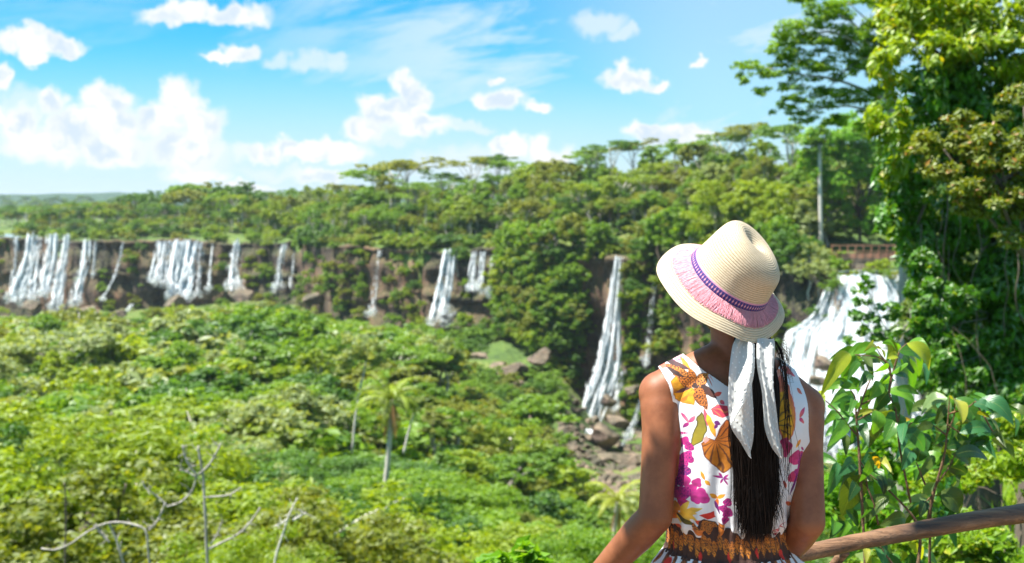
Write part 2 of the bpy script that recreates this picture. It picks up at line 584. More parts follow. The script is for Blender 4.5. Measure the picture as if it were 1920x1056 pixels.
def _bilin(px, s, nodes, tab):
    px = np.asarray(px, float); s = np.asarray(s, float)
    i = np.clip(np.searchsorted(TP, px) - 1, 0, len(TP) - 2)
    u = np.clip((px - TP[i]) / (TP[i + 1] - TP[i]), 0, 1)
    u = u * u * (3 - 2 * u)
    j = np.clip(np.searchsorted(nodes, s) - 1, 0, len(nodes) - 2)
    v = np.clip((s - nodes[j]) / (nodes[j + 1] - nodes[j]), 0, 1)
    return (tab[i, j] * (1 - u) * (1 - v) + tab[i + 1, j] * u * (1 - v) + tab[i, j + 1] * (1 - u) * v + tab[i + 1, j + 1] * u * v)


def ground_z(px, d):
    """World height of the land at bearing px, distance d (in front of the rim or behind it)."""
    px = np.asarray(px, float); d = np.asarray(d, float)
    dc = dcl(px)
    val = _bilin(px, d / dc, SN, GT)
    b = _bilin(px, d - dc, BN, BT)
    x = (px - 960) / F * d
    rough = vnoise(np.stack([x, d], -1), 0.06, 3, 3) * np.clip(d / 60, 0, 1.6)
    return CAM[2] - np.where(d <= dc, val, b) + rough * smoothstep(2, 30, np.abs(d - dc))


def ground_pt(px, d):
    return np.array([(px - 960) / F * d, d, float(ground_z(px, d))])


# ---- land: one sheet in front of and behind the rim, out to the horizon
cols = np.linspace(-1600, 3600, 300)
s_front = np.concatenate([np.geomspace(0.0095, 0.12, 22), np.linspace(0.13, 0.999, 88)])
d_back = np.concatenate([[0.3], np.geomspace(4, 700, 44), np.geomspace(800, 7000, 26)])
rows = []
for s in s_front:
    d = dcl(cols) * s
    rows.append(np.stack([(cols - 960) / F * d, d, ground_z(cols, d)], -1))
hrows = []
for b in d_back:
    d = dcl(cols) + b
    z = ground_z(cols, np.minimum(d, dcl(cols) + 700))
    x = (cols - 960) / F * d
    if b > 500:                                   # far hills, their wooded backs lumpy
        q = np.stack([x, d], -1)
        k = smoothstep(500, 2600, b)
        hill = -13 + 1.73 + k * (38 + 14 * vnoise(q, 0.0011, 3, 5)) + 3.5 * k * vnoise(q, 0.02, 3, 9)
        fade = smoothstep(3000, 7000, b)
        z = z * (1 - k) + hill * k - fade * 90
        if not hrows:
            rows.append(np.stack([x, d, z], -1))
        hrows.append(np.stack([x, d, z], -1))
    else:
        rows.append(np.stack([x, d, z], -1))
V = np.array(rows).reshape(-1, 3)
tag(link('ground', np_mesh('ground', V, grid_faces(len(rows), len(cols)), True), GROUND), kind='structure')
HILL, t = new_mat('wooded_hills')
pos = t.n('ShaderNodeNewGeometry').outputs['Position']
nn = t.noise(pos, 0.05, 5, 0.65)
t.n('ShaderNodeOutputMaterial', {'Surface': t.n('ShaderNodeBsdfPrincipled', {
    'Base Color': t.ramp(nn, [(0.35, (0.018, 0.05, 0.030)), (0.65, (0.045, 0.10, 0.045))]), 'Roughness': 1.0,
    'Normal': t.n('ShaderNodeBump', {'Height': nn, 'Strength': 1.0, 'Distance': 14.0}).outputs[0]}).outputs[0]})
tag(link('hills', np_mesh('hills', np.array(hrows).reshape(-1, 3), grid_faces(len(hrows), len(cols)), True), HILL), kind='structure')

# ---- lookout path under the viewer and the woman
mb = MB()
nx, ny = 40, 44
X, Y = np.meshgrid(np.linspace(-7, 7, nx), np.linspace(-9, 3.02, ny))
Z = 0.012 * vnoise(np.stack([X, Y], -1), 2.0, 3, 2)
top = np.stack([X, Y, Z], -1).reshape(-1, 3)
mb.add(top, grid_faces(ny, nx))
edge = top[-nx:]
mb.add(np.vstack([edge, edge - [0, -0.25, 1.4]]), grid_faces(2, nx)[:, ::-1])
pm, t = new_mat('trodden_earth')
pos = t.n('ShaderNodeNewGeometry').outputs['Position']
nn = t.noise(pos, 6, 6, 0.65)
t.n('ShaderNodeOutputMaterial', {'Surface': t.n('ShaderNodeBsdfPrincipled', {
    'Base Color': t.ramp(nn, [(0.3, (0.16, 0.09, 0.05)), (0.7, (0.30, 0.20, 0.13))]), 'Roughness': 0.95,
    'Normal': t.n('ShaderNodeBump', {'Height': nn, 'Strength': 0.6, 'Distance': 0.02}).outputs[0]}).outputs[0]})
tag(mb.build('lookout_path', pm), kind='structure')

# ---- the cliff: a continuous basalt face below the rim
cc = np.arange(-1500, 3500, 5.0)
nv = 46


def cliff_off(px, v):
    """Metres the rock face stands out towards the viewer at height fraction v (0 foot, 1 rim)."""
    x = (px - 960) / F * dcl(px)
    q = np.stack([x, v * 30.0], -1)
    strata = 1.1 * np.sin(v * 19 + vnoise(np.stack([x, x * 0], -1), 0.05, 2, 4) * 3)
    colm = vnoise(np.stack([x, v * 5], -1), 0.32, 3, 8) * 1.5
    big = vnoise(q, 0.055, 2, 6) * 2.4
    talus = 5.5 * (1 - v) ** 2.2
    crack = -2.2 * smoothstep(0.35, 0.75, vnoise(np.stack([x, v * 3], -1), 0.16, 2, 21)) - 1.2 * smoothstep(0.4, 0.7, vnoise(np.stack([x, v * 9], -1), 0.42, 2, 22))
    ledge = 1.5 * smoothstep(0.02, 0.0, np.abs(v - 0.55 - 0.12 * vnoise(np.stack([x, x * 0], -1), 0.03, 2, 24)) - 0.02)
    return 3.6 + talus + big + colm * (0.5 + 0.7 * v) + 0.7 * strata + crack + ledge - 1.4 * smoothstep(0.80, 0.90, v) * smoothstep(1.0, 0.93, v)


v = np.linspace(0, 1, nv)
PXG, VG = np.meshgrid(cc, v)
DC = dcl(PXG)
ztop = CAM[2] - 15 + 0.3 + 1.3 * vnoise(np.stack([(PXG - 960) / F * DC, DC], -1), 0.09, 3, 12)
zbot = CAM[2] - np.interp(PXG, TP, HB) - 5
DD = DC - cliff_off(PXG, VG) * np.where(VG >= 1, 0.6, 1)
V = np.stack([(PXG - 960) / F * DD, DD, zbot + (ztop - zbot) * VG], -1)
capr = np.stack([(cc - 960) / F * (dcl(cc) + 5), dcl(cc) + 5, ztop[-1] - 0.6], -1)
V = np.concatenate([V, capr[None]]).reshape(-1, 3)
tag(link('cliff', np_mesh('cliff', V, grid_faces(nv + 1, len(cc)), True), CLIFF), kind='structure')

# ---- the river that feeds the falls, behind the rim
def river(px0, px1, d0, d1, h, n=24):
    pc = np.linspace(px0, px1, n)
    rr = []
    for k in np.linspace(0, 1, 14):
        d = dcl(pc) + d0 + (d1 - d0) * k
        rr.append(np.stack([(pc - 960) / F * d, d, np.full(n, CAM[2] - h)], -1))
    tag(link('river', np_mesh('river', np.array(rr).reshape(-1, 3), grid_faces(14, n), True), RIVER), kind='structure')


river(-700, 40, -1.0, 170, 14.3)
river(1560, 1716, -1.5, 28, 14.2)
# ================================================================== trees
def leaf_cloud(rng, clumps, n, L, Wd, up=0.45, outw=0.9, rnd=0.5, droop=0.0, shell=0.38):
    """n rhombic leaves spread through ellipsoid clumps (cx,cy,cz,rx,ry,rz) -> V, F."""
    C = np.asarray(clumps, float)
    wgt = (C[:, 3] * C[:, 4] * C[:, 5]) ** 0.67
    i = rng.choice(len(C), n, p=wgt / wgt.sum())
    d = unit(rng.normal(size=(n, 3)))
    d[:, 2] = np.where(d[:, 2] < -0.25, d[:, 2] * 0.5, d[:, 2])
    r = rng.rand(n) ** shell
    P = C[i, :3] + d * r[:, None] * C[i, 3:6]
    N = unit(d * outw + np.array([0, 0, up]) + rng.normal(size=(n, 3)) * rnd)
    T = rng.normal(size=(n, 3)) + d * 0.6 - np.array([0, 0, droop])
    T = unit(T - N * (T * N).sum(1)[:, None])
    B = np.cross(N, T)
    s = (0.65 + 0.7 * rng.rand(n))[:, None]
    l = L * s; wd = Wd * s
    bend = N * (-0.12) * l
    V = np.stack([P - T * l * 0.5, P + B * wd * 0.5 - T * l * 0.04, P + T * l * 0.5 + bend, P - B * wd * 0.5 - T * l * 0.04], 1).reshape(-1, 3)
    Fc = np.arange(n * 4).reshape(n, 4)
    return V, Fc


def spread(cl, n, k_, rng_):
    """Break each clump into smaller tufts over its outer shell."""
    out_ = []
    for c_ in cl:
        for _ in range(n):
            d_ = unit(rng_.normal(size=3)); q = rng_.uniform(.5, 1.0)
            f = rng_.uniform(.7, 1.3) * k_
            out_.append([c_[0] + d_[0] * c_[3] * q, c_[1] + d_[1] * c_[4] * q, c_[2] + d_[2] * c_[5] * q, c_[3] * f, c_[4] * f, c_[5] * f])
    return np.array(out_)


def limbs(mb, rng, base, top, targets, r0, sides=7):
    """A tapered trunk from base to top with limbs to each target."""
    base = np.asarray(base, float); top = np.asarray(top, float)
    n = 9
    tt = np.linspace(0, 1, n)[:, None]
    wob = rng.normal(size=(n, 3)) * [0.02, 0.02, 0] * np.linalg.norm(top - base)
    wob[0] = 0
    P = base * (1 - tt) + top * tt + wob
    mb.tube(P, r0 * (1 - 0.65 * tt[:, 0]) * (1 + 0.35 * (tt[:, 0] < 0.01)), sides)
    for tg in targets:
        k = rng.randint(n // 2, n - 1)
        a = P[k]
        mid = a * 0.5 + np.asarray(tg) * 0.5 + [0, 0, 0.08 * np.linalg.norm(tg - a)]
        q = curve([a, mid, tg], 6)
        rr = r0 * (1 - 0.65 * k / n) * 0.5
        mb.tube(q, np.linspace(rr, rr * 0.25, 6), 5)


def crown_round(rng, h=11.0, rw=4.0, rh=3.6, nc=26, lumps=(1.0, 1.7)):
    cl = []
    cz = h - rh
    for k in range(nc):
        d = unit(rng.normal(size=3)); d[2] = abs(d[2]) * 1.05 - 0.35
        q = rng.uniform(0.60, 1.02)
        r = rng.uniform(*lumps)
        cl.append([d[0] * rw * q, d[1] * rw * q, cz + d[2] * rh * q, r, r, r * 0.72])
    return np.array(cl)


def crown_umbrella(rng, h=13.0, rw=6.0, tiers=9):
    cl = []
    for k in range(tiers):
        a = rng.rand() * 6.28; q = rng.uniform(0.15, 0.85)
        z = h - rng.uniform(0, 1.0) - 2.8 * q * rng.rand()
        r = rng.uniform(1.2, 2.3)
        cl.append([math.cos(a) * rw * q, math.sin(a) * rw * q, z, r * 1.25, r * 1.25, r * 0.30])
        for _ in range(2):
            b = rng.rand() * 6.28
            cl.append([cl[-1][0] + math.cos(b) * r, cl[-1][1] + math.sin(b) * r, z - rng.uniform(-.2, .5), r * .8, r * .8, r * .25])
    return np.array(cl)


def crown_tall(rng, h=16.0, rw=2.4, rh=4.0, nc=18):
    return crown_round(rng, h, rw, rh, nc, (0.8, 1.4))


def crown_bush(rng, h=4.0, rw=2.8, nc=16):
    cl = []
    for k in range(nc):
        d = unit(rng.normal(size=3)); d[2] = abs(d[2])
        q = rng.uniform(0.4, 0.9); r = rng.uniform(0.6, 1.1)
        cl.append([d[0] * rw * q, d[1] * rw * q, h * 0.25 + d[2] * h * 0.6 * q, r, r, r * 0.75])
    return np.array(cl)


def template(kind, seed, n, L, ratio=.62):
    rng = np.random.RandomState(seed)
    mb = MB()
    if kind == 'round':
        cl = crown_round(rng, 11, rng.uniform(3.6, 4.6), rng.uniform(3.0, 4.2), 26); top = [0.3, 0.2, 8.2]; r0 = 0.30
    elif kind == 'wide':
        cl = crown_round(rng, 9.8, 4.7, 3.3, 34, (0.8, 1.5)); top = [0.2, 0.3, 7.5]; r0 = 0.34
    elif kind == 'umbrella':
        cl = crown_umbrella(rng); top = [0.4, -0.3, 10.6]; r0 = 0.32
    elif kind == 'tall':
        cl = crown_tall(rng); top = [0.3, 0.2, 13.5]; r0 = 0.24
    else:
        cl = crown_bush(rng); top = [0, 0, 1.8]; r0 = 0.10
    tg = [c[:3] for c in cl[::3]]
    limbs(mb, rng, [0, 0, -1.5], top, tg, r0)
    flat = kind == 'umbrella'
    cl = spread(cl, 5 if n < 6000 else 9, .46 if n < 6000 else .40, rng)
    V, Fc = leaf_cloud(rng, cl, n, L, L * ratio, up=0.8 if flat else 0.4, rnd=0.5)
    return V, Fc, mb.mesh(kind + '_trunk', True)


class Species:
    def __init__(s, kind, seed, n, L, bark, ratio=.62):
        V, Fc, tm = template(kind, seed, n, L, ratio)
        s.kind = kind; s.L = L
        s.h = V[:, 2].max(); s.w = np.percentile(np.hypot(V[:, 0], V[:, 1]), 95)
        base = np_mesh(kind + '_crown', V, Fc, False)
        s.base = base; s._crown = {}
        tm.materials.append(bark); s.trunk = tm

    def crown(s, cn):
        if cn not in s._crown:
            me = s.base.copy(); me.materials.append(LEAF[cn]); s._crown[cn] = me
        return s._crown[cn]


FAR = [Species('round', 1, 3000, .56, BARK_PALE), Species('round', 2, 3000, .56, BARK_BROWN), Species('wide', 3, 3300, .56, BARK_GREY),
       Species('umbrella', 4, 2200, .50, BARK_PALE), Species('umbrella', 5, 2200, .50, BARK_GREY), Species('tall', 6, 2200, .50, BARK_PALE),
       Species('tall', 7, 2200, .50, BARK_GREY), Species('bush', 8, 1600, .38, BARK_BROWN), Species('bush', 9, 1600, .38, BARK_BROWN),
       Species('round', 10, 1500, .95, BARK_PALE, .26), Species('tall', 11, 1500, .85, BARK_PALE, .26), Species('round', 12, 900, .55, BARK_PALE), Species('wide', 13, 1300, 1.0, BARK_GREY, .45)]
NEAR = [Species('round', 21, 22000, .20, BARK_GREY), Species('wide', 22, 24000, .20, BARK_GREY), Species('round', 23, 22000, .20, BARK_BROWN),
        Species('bush', 24, 9000, .17, BARK_BROWN), Species('bush', 25, 9000, .18, BARK_GREY), Species('round', 26, 9000, .38, BARK_PALE, .26), Species('tall', 27, 9000, .26, BARK_PALE, .4), Species('round', 28, 6000, .22, BARK_PALE)]
VNEAR = [Species('round', 31, 70000, .105, BARK_GREY), Species('wide', 32, 80000, .105, BARK_GREY)]

rng = np.random.RandomState(77)
trees = []          # dicts: p, sp, col, s(xyz scale), rz


def put(px, d, sp, col, H, wf=1.0, z=None):
    g = ground_pt(px, d)
    if z is not None:
        g[2] = z
    sz = H / sp.h
    trees.append(dict(p=g, sp=sp, col=col, s=(sz * wf, sz * wf, sz), rz=rng.rand() * 6.28, px=px, d=d, H=H, w=sp.w * sz * wf))


def pick(weights):
    ks = list(weights); ws = np.array([weights[k_] for k_ in ks], float)
    return ks[rng.choice(len(ks), p=ws / ws.sum())]


def in_poly(x, y, poly):
    c = False; n = len(poly)
    for i in range(n):
        x1, y1 = poly[i]; x2, y2 = poly[(i + 1) % n]
        if (y1 > y) != (y2 > y) and x < (x2 - x1) * (y - y1) / (y2 - y1) + x1:
            c = not c
    return c


# photo places where open rock, grass or falling water shows: no trees there
OPEN = [[(1075, 690), (1200, 690), (1230, 870), (1215, 960), (1100, 955), (1050, 880), (1030, 800)],
        [(770, 745), (850, 690), (930, 640), (1020, 660), (1075, 700), (1050, 770), (900, 790)]]


def open_here(p, H=0):
    x, y = proj(p)
    _, y2 = proj(np.array(p) + [0, 0, H * 0.6])
    return any(in_poly(x, y, q) or in_poly(x, y2, q) for q in OPEN)


CEIL_N = np.array([(-500, 690), (0, 700), (200, 760), (330, 775), (430, 765), (560, 775), (640, 800), (690, 860), (735, 905), (780, 860), (810, 775), (930, 765), (1010, 800), (1040, 900), (1085, 960), (1140, 990), (1200, 990), (1260, 930), (1480, 880), (1600, 880), (1720, 800), (2400, 700)], float)
CEIL_F = np.array([(-500, 560), (0, 578), (90, 592), (140, 586), (200, 578), (250, 596), (290, 545), (340, 568), (390, 560), (440, 558), (480, 545), (530, 548), (580, 575), (700, 602), (830, 607), (865, 570), (905, 550), (935, 566), (1000, 630), (1075, 690), (1200, 700), (1300, 720), (1460, 700), (1480, 860), (1710, 860), (1730, 600), (2400, 560)], float)


def cap_h(p, x, dd, H, rw=2.5):
    xs = np.linspace(-1, 1, 7) * rw / dd * F * .8 + x
    k_ = float(smoothstep(80, 270, dd)) * (0.0 if 1020 < x < 1235 else 1.0)
    yc = float((np.interp(xs, CEIL_N[:, 0], CEIL_N[:, 1]) * (1 - k_) + np.interp(xs, CEIL_F[:, 0], CEIL_F[:, 1]) * k_).max()) + (75 * rng.rand() ** 1.5 if dd < 150 else (rng.uniform(0, 12) - (26 * rng.rand() if rng.rand() < .12 and x < 700 else 0)))
    return min(H, at(x, yc, dd)[2] - p[2])


# -- valley forest, from just below the lookout to the foot of the cliff
d = 20.0
while d < 500:
    sp_m = 5.6 if d < 30 else 8.2 if d < 80 else 9.6
    step = sp_m / d * F
    px = -420 + rng.rand() * step
    while px < 2250:
        x = px + rng.normal() * step * 0.25
        dd = d + rng.normal() * sp_m * 0.3
        dc = float(dcl(x))
        if dd < dc - 7 and not (x > 1480 and dd < 40) and not (1000 < x < 1480 and dd < 20):
            p = ground_pt(x, dd)
            target = float(canopy(dd))
            H = max(2.6, (CAM[2] - target - p[2]))
            if x > 950:
                H = float(tree_h(dd)) * 0.9
            H *= float(np.clip(rng.normal(0.98, 0.28), 0.5, 1.6))
            near = dd < 30
            mid = dd < 120
            foot = dc - dd < 60
            if foot:
                H = min(H, rng.uniform(4, 8))
            if x > 1050 and dd > 180:
                H = min(H, rng.uniform(4, 7))
            yph = proj(p + [0, 0, H])[1]
            # colour regions seen in the photo
            if dd < 75 and x < 1000:
                cw = {'yellow-green': 5, 'bright green': 3, 'olive': 1.6, 'dark green': .8}
            elif x < 330 and dd < 330:
                cw = {'yellow-green': 2.2, 'olive': 2, 'pale grey-green': 2.4, 'bright green': 2.4, 'dark green': .8}
            elif dd > 250:
                cw = {'bright green': 4, 'dark green': 1.4, 'olive': 1.2, 'yellow-green': 1.6, 'pale grey-green': .8}
            else:
                cw = {'bright green': 3.4, 'yellow-green': 1.6, 'pale grey-green': 1.8, 'olive': 1.0, 'dark green': 1.3}
            if x > 1000 and dd < 120:
                cw = {'yellow-green': 4, 'bright green': 3}
            if near:
                S = VNEAR[rng.randint(2)]; wf = rng.uniform(1.0, 1.45)
            elif mid:
                S = NEAR[rng.choice(8, p=[.22, .18, .22, .02, .02, .16, .08, .10])]; wf = rng.uniform(1.15, 1.75)
            else:
                S = FAR[rng.choice(13, p=[.14, .13, .13, .03, .02, .07, .06, .06, .06, .10, .06, .07, .07])]; wf = rng.uniform(1.0, 1.4)
            if S.kind == 'bush':
                H *= 0.75; wf *= 1.1
            H0 = H; H = cap_h(p, x, dd, H, S.w * H / S.h * wf)
            if H < H0:
                wf *= min(1.35, max(1.0, H0 / max(H, 1)) ** .5)
            if H > 1.8 and not open_here(p, H):
                put(x, dd, S, pick(cw), H, wf)
        px += step * rng.uniform(0.8, 1.2)
    d += sp_m * 0.95

# -- understorey filling the gaps between the trunks
for _ in range(2600):
    dd = 40 + 420 * rng.rand() ** 0.7; x = rng.uniform(-250, 2100)
    if dd > dcl(x) - 6 or (x > 1450 and dd < 40):
        continue
    p = ground_pt(x, dd)
    H = rng.uniform(2.2, 4.5)
    H = max(cap_h(p, x, dd, H), rng.uniform(.9, 1.5))
    if open_here(p, H):
        continue
    S = NEAR[3 + rng.randint(2)] if dd < 110 else FAR[7 + rng.randint(2)]
    put(x, dd, S, pick({'bright green': 4, 'dark green': 2, 'olive': 1.3, 'yellow-green': 1.5}), H, rng.uniform(1.1, 1.6))
for _ in range(1500):
    bb = 4 + 130 * rng.rand(); x = rng.uniform(-250, 2000)
    if (x < 45 and bb < 175) or (1555 < x < 1720 and bb < 34) or (bb < 12 and 8 < x < 560):
        continue
    put(x, float(dcl(x)) + bb, FAR[7 + rng.randint(2)], pick({'bright green': 3.5, 'dark green': 2, 'olive': 1.8, 'yellow-green': 2}), rng.uniform(2.6, 5.5), rng.uniform(1.1, 1.6))

# -- low scrub on the open grass slope and at the foot of the cliff
for _ in range(900):
    x = rng.uniform(780, 1230); dd = rng.uniform(150, 318)
    p = ground_pt(x, dd)
    q = proj(p)
    if in_poly(*q, OPEN[0]) or dd > dcl(x) - 5:
        continue
    if in_poly(*q, OPEN[1]) and rng.rand() < 0.2:
        continue
    put(x, dd, FAR[7 + rng.randint(2)], pick({'bright green': 4, 'olive': 2, 'dark green': 1, 'yellow-green': 1}), rng.uniform(1.2, 4.4), 1.3)

# -- plants clinging to the rock face and along the rim
FALL_GAPS = [(8, 142), (146, 186), (206, 236), (274, 405), (420, 458), (512, 558), (690, 720), (802, 862), (876, 936), (1085, 1180), (1205, 1236), (1470, 1712)]
for _ in range(2000):
    x = rng.uniform(-60, 1800) if rng.rand() < 0.55 else rng.uniform(930, 1800)
    if any(a - 1 < x < b + 1 for a, b in FALL_GAPS):
        continue
    rockface = 620 < x < 830 or x < 20 or 236 < x < 274
    if rockface and rng.rand() < 0.30:
        continue
    vv = rng.rand() ** 1.3
    if x > 930:
        vv = rng.rand()
    dc = float(dcl(x))
    if 1475 < x < 1715: continue
    zt = CAM[2] - 15; zb = CAM[2] - float(np.interp(x, TP, HB))
    z = zb + (zt - zb) * vv
    off = float(cliff_off(np.array([x]), np.array([vv]))[0])
    put(x, dc - off - 0.4, FAR[7 + rng.randint(2)], pick({'bright green': 4, 'dark green': 1.2, 'olive': 2.4, 'yellow-green': 2}), rng.uniform(2.0, 5.5) * (1.3 if x > 930 else 0.8), 1.0, z - 1.2)
for _ in range(330):
    x = rng.uniform(-200, 1820)
    if any(a - 2 < x < b + 2 for a, b in FALL_GAPS) and rng.rand() < 0.9:
        continue
    put(x, float(dcl(x)) + rng.uniform(0, 5), FAR[7 + rng.randint(2)], pick({'bright green': 3, 'yellow-green': 3, 'olive': 2}), rng.uniform(1.8, 5.0), 1.15)

# -- forest behind the rim, rising to the skyline
b = 7.0
while b < 420:
    sp_m = 6.0 + 0.016 * b
    dmid = 400.0 + b
    step = sp_m / dmid * F
    px = -260 + rng.rand() * step
    while px < 2050:
        x = px + rng.normal() * step * 0.3
        bb = b + rng.normal() * sp_m * 0.3
        dc = float(dcl(x)); dd = dc + max(bb, 4)
        falls = any(a - 4 < x < c_ + 4 for a, c_ in FALL_GAPS)
        if not (x < 45 and bb < 175) and not (falls and bb < 12) and not (1555 < x < 1720 and bb < 34):
            H = rng.uniform(7, 13) if bb < 30 else (rng.uniform(7, 13) if rng.rand() < .90 or bb > 45 else rng.uniform(14, 20))
            if x < 430:
                H = rng.uniform(3.5, 7) if bb < 60 else rng.uniform(6, 11)
            if bb < 14:
                H = rng.uniform(3, 7)
            S = FAR[rng.choice(13, p=[.17, .15, .13, .03, .03, .10, .09, 0, 0, .10, .08, .06, .06])]
            cw = {'bright green': 3, 'yellow-green': 2.8, 'olive': 2.2, 'dark green': 1.0, 'pale grey-green': .6}
            if x < 500:
                cw = {'bright green': 3, 'dark green': 2, 'olive': 2, 'yellow-green': 1}
            if S.kind in ('umbrella', 'tall'):
                H *= 1.25
            put(x, dd, S, pick(cw), H, rng.uniform(0.9, 1.2))
        px += step * rng.uniform(0.8, 1.2)
    b += sp_m * 0.95

# -- a dark thicket before the rock between the falls, and the tall skyline crowns, placed one by one
for x, dd, H, c in [(585, 440, 17, 'dark green'), (600, 432, 19, 'dark green'), (618, 425, 16, 'dark green'), (640, 428, 15, 'bright green'), (570, 445, 14, 'bright green'),
                    (858, 372, 9, 'dark green'), (866, 374, 8, 'dark green'), (955, 358, 16, 'bright green'), (985, 350, 18, 'bright green'), (1010, 345, 17, 'olive'),
                    (1040, 340, 19, 'bright green'), (1075, 338, 20, 'olive'), (1100, 336, 18, 'bright green'), (1130, 333, 12, 'yellow-green'), (1205, 322, 14, 'dark green'),
                    (1235, 318, 22, 'olive'), (1260, 312, 22, 'bright green'), (1290, 306, 22, 'bright green'), (1490, 255, 18, 'dark green'), (1460, 262, 20, 'bright green'), (1520, 250, 14, 'pale grey-green'), (1535, 247, 10, 'pale grey-green')]:
    put(x, dd, FAR[rng.choice([0, 1, 2])], c, H, 0.85, ground_pt(x, dd)[2] if dd < dcl(x) - 8 else CAM[2] - 16 - (8 if x < 700 else 6))


for x, y, H, off, c in ((1578, 520, 2.6, 7.5, 'bright green'), (1600, 513, 1.8, 5, 'yellow-green'), (1632, 511, 1.6, 5, 'bright green'), (1662, 512, 2.0, 6, 'bright green'), (1690, 514, 3.0, 8, 'olive'), (1712, 545, 4.0, 13, 'bright green'), (1716, 590, 5.0, 15, 'bright green'),
                       (1714, 650, 5.0, 17, 'dark green'), (1560, 535, 3.0, 10, 'bright green'), (1538, 585, 3.0, 14, 'dark green'), (1500, 612, 3.0, 16, 'bright green'), (1480, 650, 3.6, 18, 'dark green'), (1720, 700, 5, 18, 'bright green')):
    dd = float(dcl(x)) - off
    put(x, dd, FAR[7 + rng.randint(2)], c, H, 1.1, at(x, y, dd)[2] - H * .5)


def skyline(x, y, dd, S, col, wf):
    """A tree at distance dd whose top reaches photo height y."""
    g = ground_pt(x, dd)
    H = at(x, y, dd)[2] - g[2]
    put(x, dd, S, col, H, wf * 1.22)


for x, y, b_, k_, col, wf in [(705, 318, 70, 3, 'bright green', 1.1), (762, 292, 62, 4, 'olive', 1.0), (735, 305, 78, 3, 'olive', 1.0), (655, 345, 80, 3, 'olive', .9), (830, 318, 66, 4, 'dark green', .9),
                              (885, 292, 72, 3, 'olive', .85), (935, 286, 80, 4, 'dark green', .8), (960, 300, 60, 3, 'bright green', .8),
                              (1000, 308, 62, 0, 'yellow-green', .9), (1050, 296, 66, 2, 'olive', .9), (1105, 274, 70, 4, 'bright green', .85), (1145, 262, 78, 3, 'dark green', .8),
                              (1185, 258, 84, 4, 'olive', .7), (1225, 272, 70, 6, 'bright green', 1.2), (1265, 262, 78, 4, 'bright green', .8), (1310, 262, 76, 2, 'olive', .7),
                              (1350, 250, 80, 3, 'bright green', .8), (1395, 226, 86, 4, 'olive', .8), (1440, 262, 70, 0, 'olive', .8), (1480, 235, 60, 3, 'bright green', .8),
                              (330, 346, 120, 0, 'dark green', 1.0), (362, 342, 100, 2, 'bright green', 1.0), (400, 340, 110, 0, 'olive', 1.0), (432, 346, 95, 2, 'dark green', 1.0), (464, 340, 90, 0, 'dark green', 1.0), (350, 352, 80, 2, 'olive', 1.), (415, 356, 80, 2, 'bright green', 1.), (450, 352, 110, 4, 'bright green', .8), (385, 346, 130, 3, 'dark green', .8),
                              (545, 352, 90, 4, 'bright green', .9), (255, 360, 130, 2, 'dark green', .9), (290, 356, 120, 0, 'dark green', 1.), (510, 372, 100, 3, 'yellow-green', .9), (600, 352, 100, 4, 'olive', .9),
                              (1430, 330, 22, 2, 'yellow-green', .8), (1400, 350, 14, 0, 'yellow-green', .9), (1470, 345, 18, 0, 'yellow-green', .9), (1350, 340, 20, 2, 'olive', .8),
                              (1525, 300, 40, 0, 'bright green', .9), (1570, 270, 60, 2, 'bright green', .9), (1620, 250, 70, 0, 'bright green', .9), (1600, 320, 45, 2, 'bright green', .9), (1655, 330, 45, 0, 'dark green', .9)]:
    skyline(x, y, float(dcl(x)) + b_, FAR[k_], col, wf)

# -- far wood on the plateau and hills
for _ in range(1500):
    x = rng.uniform(-300, 720); dd = float(dcl(x)) + 420 + 1500 * rng.rand() ** 1.3
    g = ground_pt(x, min(dd, float(dcl(x)) + 700)); 
    bq = dd - float(dcl(x)); kq = float(smoothstep(500, 2600, bq)) if bq > 500 else 0.0
    q = np.array([[(x - 960) / F * dd, dd]])
    hill = -13 + 1.73 + kq * (38 + 14 * vnoise(q, 0.0011, 3, 5)[0]) + 3.5 * kq * vnoise(q, 0.02, 3, 9)[0]
    z = g[2] * (1 - kq) + hill * kq - 2
    put(x, dd, FAR[rng.choice([0, 1, 2])], pick({'dark green': 3, 'bright green': 2}), rng.uniform(9, 13), 1.3, z)
    trees[-1]['far'] = True

